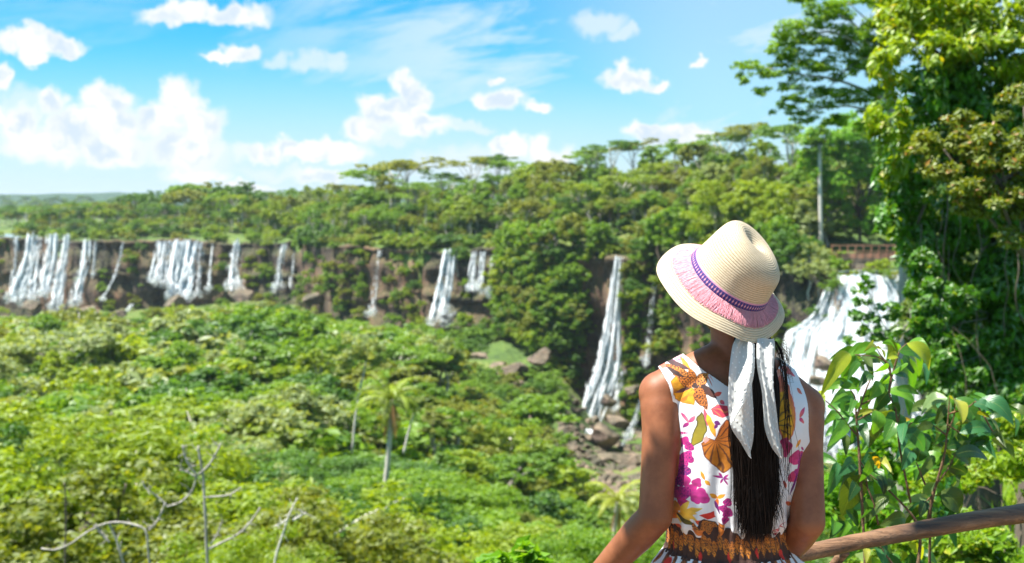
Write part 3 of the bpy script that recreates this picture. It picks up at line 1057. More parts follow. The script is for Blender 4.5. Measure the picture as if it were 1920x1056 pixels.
# ---- which of them the photo shows, and how large: a coarse depth-ordered count of picture cells
CELL = 8
buf = np.zeros((1056 // CELL, 1920 // CELL), bool)
gy, gx = np.mgrid[0:buf.shape[0], 0:buf.shape[1]] * CELL + CELL / 2
for poly in ([(1235, 400), (1475, 400), (1550, 700), (1550, 1056), (1180, 1056), (1200, 700), (1240, 640)], [(1640, 0), (1920, 0), (1920, 1056), (1560, 1056), (1560, 700), (1700, 640), (1640, 300)]):
    for r_ in range(buf.shape[0]):
        for c_ in range(buf.shape[1]):
            if in_poly(gx[r_, c_], gy[r_, c_], poly):
                buf[r_, c_] = True
order = sorted(range(len(trees)), key=lambda i: trees[i]['d'])
for i in order:
    T = trees[i]
    cz = T['H'] * (0.66 if T['sp'].kind != 'bush' else 0.5)
    x, y = proj(T['p'] + [0, 0, cz])
    rx = T['w'] / T['d'] * F * 0.92; ry = T['H'] * (0.34 if T['sp'].kind != 'bush' else 0.5) / T['d'] * F
    T['sx'], T['sy'] = float(x), float(y)
    r0, r1 = max(0, int((y - ry) / CELL)), min(buf.shape[0], int((y + ry) / CELL) + 2)
    c0, c1 = max(0, int((x - rx) / CELL)), min(buf.shape[1], int((x + rx) / CELL) + 2)
    if r0 >= r1 or c0 >= c1:
        T['vis'] = 0; continue
    m = ((gx[r0:r1, c0:c1] - x) / rx) ** 2 + ((gy[r0:r1, c0:c1] - y) / ry) ** 2 < 1
    T['vis'] = int((m & ~buf[r0:r1, c0:c1]).sum())
    buf[r0:r1, c0:c1] |= m & (((gx[r0:r1, c0:c1] - x) / rx) ** 2 + ((gy[r0:r1, c0:c1] - y) / ry) ** 2 < 0.8)
cand = sorted([i for i in order if trees[i]['vis'] >= 3 and not trees[i].get('far')], key=lambda i: -trees[i]['vis'] - (1e4 if trees[i]['d'] < 130 else 0))
N_SINGLE = {'tree': 230, 'bush': 70}
single = []
for i in cand:
    kd = 'bush' if trees[i]['sp'].kind == 'bush' else 'tree'
    if N_SINGLE[kd] > 0:
        N_SINGLE[kd] -= 1; single.append(i)
single_set = set(single)

SHAPE = {'round': 'round-crowned', 'wide': 'broad-crowned', 'umbrella': 'flat-topped umbrella', 'tall': 'slender pale-trunked', 'bush': 'low'}
PLACES = [('the far river glimpse', 20, 432), ('the widest twin curtain fall', 75, 500), ('the split-ended fall', 155, 510), ('the bent thread fall', 218, 520), ('the little white chute', 238, 585),
          ('the broad middle curtain fall', 335, 500), ('the single tapering fall', 440, 500), ('the thin paired falls', 535, 500), ('the dark wet streak', 700, 530), ('the brown rock wall', 760, 530),
          ('the leaning white column fall', 830, 535), ('the three side-by-side falls', 905, 510), ('the red rock scar', 1090, 560), ('the tall splashing fall', 1150, 600), ('the boulders below the tall fall', 1110, 850),
          ('the grassy rock slope', 920, 715), ('the drooping palm', 735, 760), ('the bare forked branches', 370, 880), ('the arching dead bough', 200, 990), ('the bleached snag', 540, 990),
          ('the brim of the hat', 1240, 480), ('the crown of the hat', 1390, 410), ('the white pole trunk', 1540, 400), ('the red footbridge', 1620, 470), ('the wide cascade', 1600, 600),
          ('the woman\u2019s elbow', 1180, 960), ('the big umbrella trees on the skyline', 740, 305), ('the tufted skyline trees', 920, 290), ('the low distant hills', 110, 368), ('the left edge of the photo', 10, 760),
          ('the bottom edge of the photo', 760, 1050), ('the lower left corner', 30, 1030), ('the brightest cumulus tower', 765, 230), ('the row of flat clouds', 570, 300), ('the feathery overhanging tree', 1480, 200),
          ('the leaning pale trunk', 670, 790)]


def relation(dx, dy):
    if abs(dx) > 1.3 * abs(dy):
        return 'right of' if dx > 0 else 'left of'
    return 'below' if dy > 0 else 'above'


COLW = {'yellow-green': 'yellow-green', 'bright green': 'bright green', 'dark green': 'dark green', 'olive': 'olive green', 'pale grey-green': 'pale grey-green'}
lab = {}
for i in single:
    T = trees[i]
    best = sorted(PLACES, key=lambda q: math.hypot(T['sx'] - q[1], T['sy'] - q[2]))[0]
    noun = 'bush' if T['sp'].kind == 'bush' else 'tree'
    text = '%s %s %s %s %s' % (SHAPE[T['sp'].kind], COLW[T['col']], noun, 'near' if ' photo' in best[0] or 'corner' in best[0] else relation(T['sx'] - best[1], T['sy'] - best[2]), best[0])
    lab.setdefault(text, []).append(i)
ORD = ['', 'second', 'third', 'fourth', 'fifth', 'sixth', 'seventh', 'eighth', 'ninth', 'tenth', 'eleventh', 'twelfth']
label_of = {}
for text, ids in lab.items():
    if len(ids) == 1:
        label_of[ids[0]] = text
        continue
    for k_, i in enumerate(sorted(ids, key=lambda j: trees[j]['sy'])):
        label_of[i] = text + (', topmost there' if k_ == 0 else ', lowest there' if k_ == len(ids) - 1 else ', %s from top' % ORD[min(k_, 11)])

for i in single:
    T = trees[i]; S = T['sp']
    bush = S.kind == 'bush'
    o = thing('bush' if bush else ('umbrella_tree' if S.kind == 'umbrella' else 'forest_tree'), label_of[i], 'bush' if bush else 'tree', T['p'], 'bushes of the gorge' if bush else 'trees of the gorge forest', T['rz'])
    o.scale = T['s']
    link('crown', S.crown(T['col']), None, o)
    link('trunk', S.trunk, None, o)

# ---- all the rest: one mass of forest, scattered from the crowns and trunks of the trees above
rest = [i for i in range(len(trees)) if i not in single_set and (trees[i]['vis'] > 0 or trees[i].get('far') or rng.rand() < 0.25)]
combos = {}
for i in rest:
    combos.setdefault((id(trees[i]['sp']), trees[i]['col']), []).append(i)


def scatter(name, groups):
    """One object: points that carry whole trees (geometry nodes), sources being the placed trees' own meshes."""
    pts, kid, sc, rot = [], [], [], []
    for k_, (key, ids) in enumerate(groups):
        for i in ids:
            T = trees[i]
            pts.append(T['p']); kid.append(k_); sc.append(T['s']); rot.append((0, 0, T['rz']))
    me = bpy.data.meshes.new(name)
    me.from_pydata([tuple(p) for p in pts], [], [])
    a = me.attributes.new('kid', 'INT', 'POINT'); a.data.foreach_set('value', np.array(kid, np.int32))
    a = me.attributes.new('sc', 'FLOAT_VECTOR', 'POINT'); a.data.foreach_set('vector', np.array(sc, np.float32).ravel())
    a = me.attributes.new('rot', 'FLOAT_VECTOR', 'POINT'); a.data.foreach_set('vector', np.array(rot, np.float32).ravel())
    o = bpy.data.objects.new(name, me); COL.objects.link(o)
    ng = bpy.data.node_groups.new('scatter_trees', 'GeometryNodeTree')
    ng.interface.new_socket('Geometry', in_out='INPUT', socket_type='NodeSocketGeometry')
    ng.interface.new_socket('Geometry', in_out='OUTPUT', socket_type='NodeSocketGeometry')
    t = NT(ng)
    gi = t.n('NodeGroupInput'); go = t.n('NodeGroupOutput')
    nk = t.n('GeometryNodeInputNamedAttribute', data_type='INT'); nk.inputs[0].default_value = 'kid'
    ns_ = t.n('GeometryNodeInputNamedAttribute', data_type='FLOAT_VECTOR'); ns_.inputs[0].default_value = 'sc'
    nr = t.n('GeometryNodeInputNamedAttribute', data_type='FLOAT_VECTOR'); nr.inputs[0].default_value = 'rot'
    join = t.n('GeometryNodeJoinGeometry')
    for k_, (key, ids) in enumerate(groups):
        T = trees[ids[0]]
        src_join = t.n('GeometryNodeJoinGeometry')
        for me_ in (T['sp'].crown(T['col']), T['sp'].trunk):
            src = t.n('GeometryNodeObjectInfo', {}, transform_space='ORIGINAL')
            src.inputs['Object'].default_value = source_obj(me_)
            t.link(src.outputs['Geometry'], src_join.inputs[0])
        cmp_ = t.n('FunctionNodeCompare', data_type='INT', operation='EQUAL')
        t.link(nk.outputs[0], cmp_.inputs['A'] if False else cmp_.inputs[2]); cmp_.inputs[3].default_value = k_
        iop = t.n('GeometryNodeInstanceOnPoints')
        t.link(gi.outputs[0], iop.inputs['Points']); t.link(cmp_.outputs[0], iop.inputs['Selection'])
        t.link(src_join.outputs[0], iop.inputs['Instance'])
        e2r = t.n('FunctionNodeEulerToRotation'); t.link(nr.outputs[0], e2r.inputs[0])
        t.link(e2r.outputs[0], iop.inputs['Rotation']); t.link(ns_.outputs[0], iop.inputs['Scale'])
        t.link(iop.outputs[0], join.inputs[0])
    t.link(join.outputs[0], go.inputs[0])
    md = o.modifiers.new('scatter', 'NODES'); md.node_group = ng
    return o


_src = {}
for o in list(COL.objects):
    if o.type == 'MESH' and o.name.split('.')[0] in ('crown', 'trunk'):
        _src.setdefault(o.data.name, o)


def source_obj(me):
    return _src.get(me.name)


ok, spare = [], []
for key, ids in combos.items():
    T = trees[ids[0]]
    if source_obj(T['sp'].crown(T['col'])) and source_obj(T['sp'].trunk):
        ok.append((key, ids))
    else:
        spare += ids
# kinds of which no single tree stands in view borrow the nearest kind that does
for i in spare:
    T = trees[i]
    alt = [g for g in ok if trees[g[1][0]]['col'] == T['col']] or ok
    best = min(alt, key=lambda g: abs(trees[g[1][0]]['sp'].h - T['sp'].h) + 50 * abs(trees[g[1][0]]['sp'].L - T['sp'].L))
    T['s'] = tuple(v_ * T['sp'].h / trees[best[1][0]]['sp'].h for v_ in T['s'])
    best[1].append(i)
forest = scatter('forest', ok)
tag(forest, kind='stuff')
print('trees', len(trees), 'single', len(single), 'mass', len(rest), 'vis cells')
# ================================================================== waterfalls and rocks
rngw = np.random.RandomState(5)


def waterfall(label, path, n, dens=0.62, dd0=6.5, out=3.0, strands=True, ragged=0.25, group=None):
    """path: (x_centre, y, width) stations in photo pixels from lip to foot; a folded curtain plus separate threads."""
    P = np.array(path, float)
    t = np.concatenate([[0], np.cumsum(np.hypot(np.diff(P[:, 0]), np.diff(P[:, 1])))]); t /= t[-1]
    ns = 42
    tt = np.linspace(0, 1, ns)
    C = np.stack([np.interp(tt, t, P[:, k]) for k in range(3)], -1)
    ks = np.ones(5) / 5
    for k in (0, 2):
        pad = np.pad(C[:, k], 2, mode='edge'); C[:, k] = np.convolve(pad, ks, 'valid')
    dc = float(dcl(P[0, 0]))
    base = at(P[-1, 0], P[-1, 1], dc - dd0 - out)
    o_loc = at(P[0, 0], P[-1, 1], dc - dd0)
    mb = MB()
    m2px = F / dc
    churn = min(1.6, 0.012 * P[:, 2].max())

    def sheet(off_c, wfrac, depth, den, seg=9, t0=-1.0):
        lip = rngw.normal(size=seg) * min(3.0, 0.05 * P[:, 2].max() + .6)
        u = np.linspace(-0.5, 0.5, seg)
        ph = rngw.rand() * 50; ph3 = rngw.rand() * 9
        rowsV, rowsC, rowsU = [], [], []
        for i in range(ns):
            wpx = C[i, 2] * wfrac
            d = dc - dd0 - out * tt[i] ** 1.5 - depth
            wob = ragged * C[i, 2] * 0.25 * math.sin(tt[i] * 7 + ph) * tt[i]
            wpx = wpx * (1 + .16 * math.sin(tt[i] * 9 + ph3) * tt[i] + .10 * math.sin(tt[i] * 23 + ph3 * 2))
            xs = C[i, 0] + off_c * C[i, 2] + u * wpx + wob
            fold = 0.14 * np.sin(u * 23 + ph) + 0.10 * np.sin(u * 51 + ph * 2 + tt[i] * 3)
            for j in range(seg):
                rowsV.append(at(xs[j], C[i, 1] + lip[j] * max(0, 1 - tt[i] * 7), d - fold[j] + abs(u[j]) * 1.2 - churn * math.sin(tt[i] * 13 + xs[j] * .21 + ph3) * math.sin(tt[i] * 31 + xs[j] * .47 + ph) * tt[i]))
                e = 1 - (abs(u[j]) * 2) ** 2 * 0.85
                den_ = den * smoothstep(t0, t0 + .25, tt[i]) if t0 > -.5 else den
                rowsC.append((den_ * e * (1 - 0.45 * smoothstep(0.90, 1.0, tt[i])),) * 3)
                rowsU.append(((xs[j]) / m2px + ph, (C[i, 1]) / m2px, 0))
        mb.add(np.array(rowsV), grid_faces(ns, seg), np.array(rowsC), np.array(rowsU))

    sheet(0, 1.0, 0.0, dens, 15)
    if strands:
        for k in range(n):
            sheet(rngw.uniform(-0.42, 0.42), rngw.uniform(0.10, 0.32), rngw.uniform(0.1, 0.5), dens + rngw.uniform(-0.02, 0.22), 5, rngw.uniform(-.2, .55) if rngw.rand() < .7 else -1)
    o = mb.build('waterfall', WATERFALL, None, True, o_loc)
    o.location = o_loc
    # drifting spray about the foot
    sp = MB()
    for k in range(2 + min(n // 2, 8)):
        bm = bmesh.new(); bmesh.ops.create_icosphere(bm, subdivisions=3, radius=1)
        v_ = np.array([q.co for q in bm.verts]); f_ = np.array([[q.index for q in f.verts] for f in bm.faces]); bm.free()
        v_ = v_ * (1 + .25 * vnoise(v_ + k, 1.5, 2, k))[:, None]
        r_ = min(P[-1, 2] / F * dc * rngw.uniform(.30, .65), rngw.uniform(1.6, 3.0))
        c_ = at(P[-1, 0] + P[-1, 2] * rngw.uniform(-.5, .5), P[-1, 1] - r_ * m2px * rngw.uniform(-.1, 1.3), dc - dd0 - out - rngw.uniform(.5, 2))
        sp.add(v_ * r_ * [1, .8, rngw.uniform(.7, 1.3)] + c_, f_)
    sp.build('spray', SPRAY, o, True, o_loc)
    return tag(o, label, 'waterfall', group)


waterfall('slim bluish thread at the outer edge of the widest curtain fall', [(31, 446, 12), (27, 500, 11), (21, 555, 16)], 3, 0.50)
waterfall('wide bright curtain spreading to a fan at the dark cliff by the river', [(62, 441, 28), (56, 490, 34), (45, 530, 50), (40, 566, 58)], 9, 0.70)
waterfall('faint streaked ribbon between two bright curtains of the widest fall', [(77, 446, 10), (74, 500, 11), (70, 556, 14)], 2, 0.42)
waterfall('bright curtain narrowing over a ledge in the middle of the widest fall', [(98, 439, 26), (93, 490, 30), (86, 525, 30), (82, 556, 22)], 6, 0.68)
waterfall('double-stranded curtain dropping lowest of all in the widest fall', [(124, 440, 26), (118, 490, 24), (108, 530, 30), (103, 582, 24)], 7, 0.64)
waterfall('leaning curtain that splits in two near its foot', [(162, 450, 22), (158, 495, 26), (147, 535, 24), (137, 574, 26)], 6, 0.60)
waterfall('short thin spout ending halfway down the dark rock', [(179, 452, 8), (178, 490, 8), (176, 516, 9)], 2, 0.52)
waterfall('thin thread that bends on a ledge and slides away sideways', [(230, 454, 7), (222, 495, 9), (214, 520, 8), (201, 545, 8), (190, 562, 12)], 2, 0.60)
waterfall('little white chute over a brown ledge low among the bushes', [(248, 570, 8), (238, 584, 14), (224, 598, 12)], 2, 0.72, 9)
waterfall('narrow curtain beginning the broad middle fall', [(304, 452, 24), (298, 490, 26), (289, 530, 26)], 5, 0.66)
waterfall('white strip squeezed between two curtains of the broad middle fall', [(319, 452, 20), (312, 495, 20), (308, 536, 20)], 4, 0.60)
waterfall('biggest solid white curtain of the broad middle fall', [(354, 450, 52), (346, 500, 54), (336, 562, 52)], 10, 0.74)
waterfall('grey veil of thin water beside the solid white curtain', [(378, 452, 18), (374, 500, 16), (370, 552, 14)], 3, 0.36)
waterfall('broken thread in two steps on dark rock beside the broad middle fall', [(399, 460, 7), (394, 500, 8), (390, 545, 12)], 2, 0.48)
waterfall('single tapering fall with foam over a brown overhang', [(444, 450, 22), (441, 490, 26), (437, 520, 30), (438, 545, 32)], 6, 0.58)
waterfall('pale narrow fall over the reddish rim', [(532, 457, 17), (526, 500, 17), (521, 543, 18)], 4, 0.50)
waterfall('thinnest thread trickling beside the pale narrow fall', [(553, 457, 6), (548, 500, 7), (543, 540, 8)], 1, 0.40)
waterfall('dark bluish trickle down the shaded brown rock wall', [(712, 468, 12), (704, 530, 10), (696, 590, 22)], 2, 0.34)
waterfall('leaning white column widening towards the trees at its foot', [(845, 470, 26), (836, 530, 32), (828, 570, 36), (823, 603, 38)], 8, 0.66)
waterfall('first of three side-by-side falls, slim and white', [(890, 472, 12), (886, 505, 16), (884, 546, 16)], 3, 0.58)
waterfall('widest of three side-by-side falls under the red ledge', [(905, 472, 18), (903, 505, 18), (900, 545, 18)], 4, 0.66)
waterfall('veiled outer one of three side-by-side falls behind leaves', [(925, 478, 14), (923, 515, 18), (922, 552, 20)], 3, 0.46)
waterfall('tall splashing fall breaking into a fan on the boulders', [(1161, 481, 20), (1154, 560, 26), (1147, 640, 38), (1140, 690, 52), (1118, 745, 56), (1096, 805, 50)], 12, 0.66, 7, 7, True, 0.5)
waterfall('side spray of the tall fall dropping onto dark ledges', [(1158, 682, 30), (1160, 720, 26), (1150, 770, 16)], 4, 0.42, 11, 3)
waterfall('thin shaded trickle half hidden by the straw hat', [(1228, 520, 9), (1222, 590, 12), (1212, 685, 16)], 2, 0.34)
waterfall('broken white cascade among boulders below the trickle', [(1196, 775, 6), (1188, 800, 10), (1176, 826, 14)], 2, 0.40, 32, 4)

WIDE_G = None
waterfall('widest cascade, tumbling between dark knobs beyond the leafy shrub', [(1642, 517, 140), (1638, 560, 156), (1632, 620, 176), (1622, 700, 196), (1608, 780, 214), (1595, 870, 224)], 34, 0.66, 7, 14, True, 0.8)
waterfall('stepped shoulder of the widest cascade leaping from a ledge', [(1560, 540, 22), (1540, 596, 40), (1512, 620, 62), (1500, 665, 66), (1492, 740, 84), (1490, 830, 90)], 20, 0.70, 10, 16, True, 0.8)

# white water at the foot of the tall fall
def rapids(pts):
    q = curve(pts, 14)
    mb = MB()
    rows = []
    for i, (x, y, d, wpx) in enumerate(q):
        for u in np.linspace(-.5, .5, 7):
            rows.append(at(x + u * wpx, y + 2 * math.sin(u * 9 + i), d + 3 * u))
    return np.array(rows), len(q)


for pts in ([(1060, 798, 300, 40), (1078, 806, 296, 60), (1100, 812, 292, 40)], [(1200, 750, 300, 5), (1190, 785, 288, 8), (1178, 812, 280, 10), (1168, 836, 274, 8)]):
    Vr, nr_ = rapids(pts)
    me = np_mesh('rapids', Vr, grid_faces(nr_, 7), True, np.full((len(Vr), 3), 0.62), np.stack([Vr[:, 0], Vr[:, 1]], -1))
    tag(link('rapids', me, WATERFALL), kind='structure')


def boulder_mesh(seed, flat=0.6):
    bm = bmesh.new()
    bmesh.ops.create_icosphere(bm, subdivisions=4, radius=1.0)
    P = np.array([v.co for v in bm.verts])
    r_ = np.random.RandomState(seed)
    for _ in range(16):                                  # chop planes for blocky faces
        nrm = unit(r_.normal(size=3)); h = r_.uniform(0.45, 0.85)
        ex = np.maximum(P @ nrm - h, 0)
        P = P - nrm * ex[:, None]
    P = P * (1 + 0.10 * vnoise(P, 2.2, 3, seed))[:, None]
    P[:, 2] *= flat
    for v_, p in zip(bm.verts, P):
        v_.co = p
    me = bpy.data.meshes.new('boulder'); bm.to_mesh(me); bm.free()
    me.materials.append(ROCK)
    return me


BOULD = [boulder_mesh(k, f) for k, f in ((1, .6), (2, .75), (3, .5), (4, .9))]
rr = np.random.RandomState(9)
BL = [  # x, y, distance, radius px, label
    (1062, 770, 303, 20, 'dark wet boulder beside the foot of the tall splashing fall'), (1040, 800, 300, 18, 'rust-brown rock lowest beside the white rapids'),
    (1085, 842, 285, 34, 'broad tan slab just below the fan of the tall fall'), (1130, 815, 290, 34, 'rounded brown boulder directly under the tall fall'),
    (1160, 790, 296, 22, 'ochre boulder between the tall fall and the broken cascade'), (1098, 880, 274, 40, 'largest cracked pinkish slab of the boulder field'),
    (1150, 860, 278, 36, 'brown boulder with a black hollow under it'), (1180, 875, 272, 30, 'flat grey-brown rock beside the woman\u2019s arm'),
    (1120, 905, 268, 26, 'dark notched rock at the lower end of the boulder field'), (1070, 905, 268, 30, 'half-buried pale slab against the yellow-green treetop'),
    (1160, 920, 262, 24, 'small dusty rock lowest in the boulder field'), (1140, 750, 305, 18, 'black ledge stone behind the spray of the tall fall'),
    (1185, 730, 306, 22, 'steep dark stone behind the woman\u2019s shoulder'),
    (955, 700, 312, 26, 'reddish outcrop on the open grass slope'), (930, 690, 316, 22, 'brown outcrop highest on the open grass slope'),
    (862, 738, 300, 24, 'dark hollowed rock low on the grass slope'), (845, 722, 304, 18, 'small reddish rock beside the hollowed rock'),
    (885, 742, 298, 18, 'brown stone in the grass near the hollowed rock'), (970, 720, 305, 16, 'tan stone below the reddish outcrop'),
    (1015, 668, 315, 18, 'brown rock among shrubs under the scarred cliff'), (900, 668, 330, 14, 'small brown rock among shrubs above the grass slope'),
    (460, 555, 462, 34, 'brown overhanging ledge under the single tapering fall'), (590, 560, 418, 30, 'rounded brown knob at the start of the rock wall'), (330, 566, 462, 20, 'ruddy ledge rock under the broad middle fall'),
    (160, 585, 466, 34, 'grey ledge rock under the leaning split fall'), (215, 595, 462, 26, 'brown slab beside the little white chute'), (60, 572, 485, 26, 'dark mound at the foot of the widest curtain'),
    (1545, 680, 222, 22, 'mossy dark knob splitting the widest cascade'), (1530, 712, 219, 22, 'second mossy knob, lower in the widest cascade'),
    (1618, 502, 252, 40, 'reddish rock bank under the footbridge')]
for k_, (x, y, dd, rp, lb) in enumerate(BL):
    o = bpy.data.objects.new('boulder', BOULD[k_ % 4]); COL.objects.link(o)
    if 800 < x < 1030 and y < 760:
        rp *= 1.35
    o.location = at(x, y, dd); s_ = rp / F * dd
    o.scale = (s_ * rr.uniform(1.0, 1.4), s_ * rr.uniform(0.9, 1.2), s_ * rr.uniform(0.8, 1.1)); o.rotation_euler = (rr.uniform(-.2, .2), rr.uniform(-.2, .2), rr.rand() * 6)
    tag(o, lb, 'boulder', 'boulders of the gorge')

# ---- footbridge above the widest cascade
def flat_mat(name, colr, rough=0.8, sc=20, amt=0.35):
    m, t = new_mat(name)
    g = t.n('ShaderNodeTexCoord').outputs['Object']
    n = t.noise(g, sc, 4, 0.6)
    c = t.mixc(t.mapr(n, 0.3, 0.7), tuple(v * (1 - amt) for v in colr), tuple(v * (1 + amt) for v in colr))
    t.n('ShaderNodeOutputMaterial', {'Surface': t.n('ShaderNodeBsdfPrincipled', {'Base Color': c, 'Roughness': rough}).outputs[0]})
    return m


def box(mb, a, b_, **k):
    a = np.array(a, float); b_ = np.array(b_, float)
    V = np.array([[x, y, z] for x in (a[0], b_[0]) for y in (a[1], b_[1]) for z in (a[2], b_[2])])
    Fc = np.array([[0, 1, 3, 2], [4, 6, 7, 5], [0, 4, 5, 1], [2, 3, 7, 6], [0, 2, 6, 4], [1, 5, 7, 3]])
    mb.add(V, Fc, **k)


BR = flat_mat('bridge_rust', (0.46, 0.20, 0.12), 0.7, 0.6)
BRD = flat_mat('bridge_deck', (0.42, 0.24, 0.17), 0.8, 0.6)
bl = at(1618, 510, 250)
br = thing('footbridge', 'reddish footbridge with open railing above the widest cascade', 'bridge', bl)
x0, x1 = at(1556, 490, 250)[0] - bl[0], at(1676, 490, 250)[0] - bl[0]
zd = at(1618, 484, 250)[2] - bl[2]; zr = at(1618, 459, 250)[2] - bl[2]
mb = MB(); box(mb, (x0, -0.9, zd - 0.45), (x1, 0.9, zd)); mb.build('deck', BRD, br, False)
mb = MB(); box(mb, (x0, -0.98, zr - 0.22), (x1, -0.84, zr)); box(mb, (x0, -0.96, (zr + zd) / 2), (x1, -0.86, (zr + zd) / 2 + 0.16)); mb.build('railing', BR, br, False)
for k_ in range(9):
    xx = x0 + 0.1 + (x1 - x0 - 0.3) * k_ / 8
    mb = MB(); box(mb, (xx, -1.02, zd), (xx + 0.14, -0.80, zr - 0.225)); mb.build('post', BR, br, False)
mb = MB(); xa = at(1594, 490, 250)[0] - bl[0]; box(mb, (xa, -0.7, zd - 3.6), (xa + 5.6, 0.7, zd - 0.455)); mb.build('abutment', BRD, br, False)
mb = MB(); box(mb, (x0, -0.93, zd + .003), (x1, -0.90, zd + 1.15)); mb.build('panel', BR, br, False)
for xx in (x0 + 1.0, x1 - 1.9):
    mb = MB(); box(mb, (xx, -0.6, zd - 6), (xx + 0.9, 0.6, zd - 0.455)); mb.build('pier', BRD, br, False)

# ---- tiny visitors' shelter and walkway on the far plateau
SH = flat_mat('shelter_red', (0.42, 0.10, 0.06), 0.6, 1.0)
SHW = flat_mat('shelter_white', (0.75, 0.75, 0.72), 0.6, 1.0)
p = at(82, 413, 640)
sh = thing('shelter', 'tiny white and red visitor shelter among trees behind the widest fall', 'shelter', p)
mb = MB(); box(mb, (-4.2, -1.6, -1.5), (4.2, 1.6, 1.7)); mb.build('wall', SHW, sh, False)
mb = MB(); mb.add(np.array([[-4.6, -2, 1.71], [4.6, -2, 1.71], [4.6, 2, 1.71], [-4.6, 2, 1.71], [-4, 0, 2.6], [4, 0, 2.6]]),
                  [np.array([[0, 1, 5, 4], [2, 3, 4, 5], [0, 3, 2, 1]]), np.array([[1, 2, 5], [3, 0, 4]])]); mb.build('roof', SH, sh, False)
p = at(150, 419, 620)
wk = thing('walkway', 'thin grey walkway crossing the scrub behind the widest fall', 'walkway', p)
mb = MB(); box(mb, (-7, -.8, -.35), (7, .8, 0)); mb.build('deck', SHW, wk, False)
for k_ in range(5):
    mb = MB(); box(mb, (-6.5 + 3.2 * k_, -.5, -6), (-6.2 + 3.2 * k_, .5, -.355)); mb.build('post', SHW, wk, False)
# ================================================================== trees and plants placed one by one
nr = np.random.RandomState(31)


def px_clumps(spec):
    """(px, py, Y, rx_px, ry_px) clumps seen in the photo -> metres, round in depth too."""
    out_ = []
    for x, y, Y, rx, ry in spec:
        p = at(x, y, Y); k_ = Y / F
        out_.append([p[0], p[1], p[2], rx * k_, rx * k_, ry * k_])
    return np.array(out_)


def twigs(mb, rng_, base, cl, r0, n=None, sides=5):
    idx = rng_.permutation(len(cl))[:n or len(cl)]
    for i in idx:
        tg = cl[i, :3]
        a = np.asarray(base)
        mid = a * .5 + tg * .5 + rng_.normal(size=3) * np.linalg.norm(tg - a) * .10
        mb.tube(curve([a, mid, tg], 9), np.linspace(r0, r0 * .2, 9), sides)


def leafy(name, label, cat, base, cl, n, L, Wd, mat, trunk_fn=None, bark=BARK_BROWN, tufts=7, tk=.42, seed=1, group=None, **kw):
    rg = np.random.RandomState(seed)
    o = thing(name, label, cat, base, group)
    cs = spread(cl, tufts, tk, rg)
    V, Fc = leaf_cloud(rg, cs, n, L, Wd, **kw)
    me = np_mesh('crown', V - np.asarray(base), Fc, False); me.materials.append(mat)
    link('crown', me, None, o)
    mb = MB()
    if trunk_fn:
        trunk_fn(mb, rg)
    if mb.n:
        mb.build('trunk', bark, o, True, base)
    return o


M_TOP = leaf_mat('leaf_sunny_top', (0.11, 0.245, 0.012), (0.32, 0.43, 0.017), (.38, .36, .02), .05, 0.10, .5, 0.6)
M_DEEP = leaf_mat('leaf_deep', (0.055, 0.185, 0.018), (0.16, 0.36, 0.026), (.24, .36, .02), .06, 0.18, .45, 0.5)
M_RED = leaf_mat('leaf_reddish_tips', (0.11, 0.18, 0.022), (0.30, 0.33, 0.034), (.42, .22, .06), .05, 0.10, .46, 0.8)
M_FEATH = leaf_mat('leaf_feathery', (0.085, 0.22, 0.016), (0.24, 0.40, 0.022), None, 0, 0.04, .6, 0.2)
M_GLOW = leaf_mat('leaf_glowing', (0.085, 0.27, 0.012), (0.22, 0.42, 0.018), (.32, .38, .02), .06, 0.05, .55, 0.15)
M_UNDER = leaf_mat('leaf_undergrowth', (0.10, 0.24, 0.012), (0.30, 0.42, 0.018), (.45, .45, .05), .05, 0.08, .5, 1.2)
M_GREYV = leaf_mat('leaf_dusty_vine', (0.08, 0.16, 0.034), (0.23, 0.32, 0.08), (.25, .20, .12), .08, 0.08, .35, 0.8)

# ---- the great tree that fills the upper corner: sunlit top and shaded body painted as two leaf colours, hanging skirts
b0 = ground_pt(1840, 14.5)
top_spec = [(1700, 60, 13.6, 66, 62), (1790, 20, 13.8, 90, 66), (1890, 30, 13.6, 90, 70), (1740, -30, 14.4, 110, 80), (1860, -70, 14.4, 140, 90), (1668, 130, 13.2, 44, 60), (1664, 215, 13.0, 40, 62), (1680, 290, 13.1, 34, 60),
            (1990, 10, 14, 110, 100), (1950, 110, 13.4, 70, 70), (1850, 100, 13.4, 70, 44), (1760, 100, 13.3, 60, 44)]
deep_spec = [(1750, 180, 13.7, 80, 90), (1840, 190, 13.7, 90, 90), (1920, 230, 13.8, 90, 100), (1710, 300, 13.7, 60, 90), (1780, 320, 14.2, 90, 110), (1880, 340, 14.4, 110, 110), (1700, 420, 13.9, 56, 80), (1760, 460, 14.3, 80, 90),
             (1850, 470, 14.4, 100, 90), (1940, 460, 14.3, 110, 110), (1745, 520, 14.0, 36, 50), (2010, 300, 14.6, 130, 160), (1990, 560, 14.5, 120, 120), (1880, 560, 14.2, 90, 70), (1790, 545, 14.1, 70, 60),
             (1775, 640, 14.2, 44, 60), (1830, 650, 14.0, 70, 70), (1910, 680, 13.9, 70, 80), (1760, 740, 13.9, 50, 40), (1860, 760, 13.6, 70, 44), (1760, 590, 14.0, 36, 40), (1712, 470, 13.9, 30, 40)]


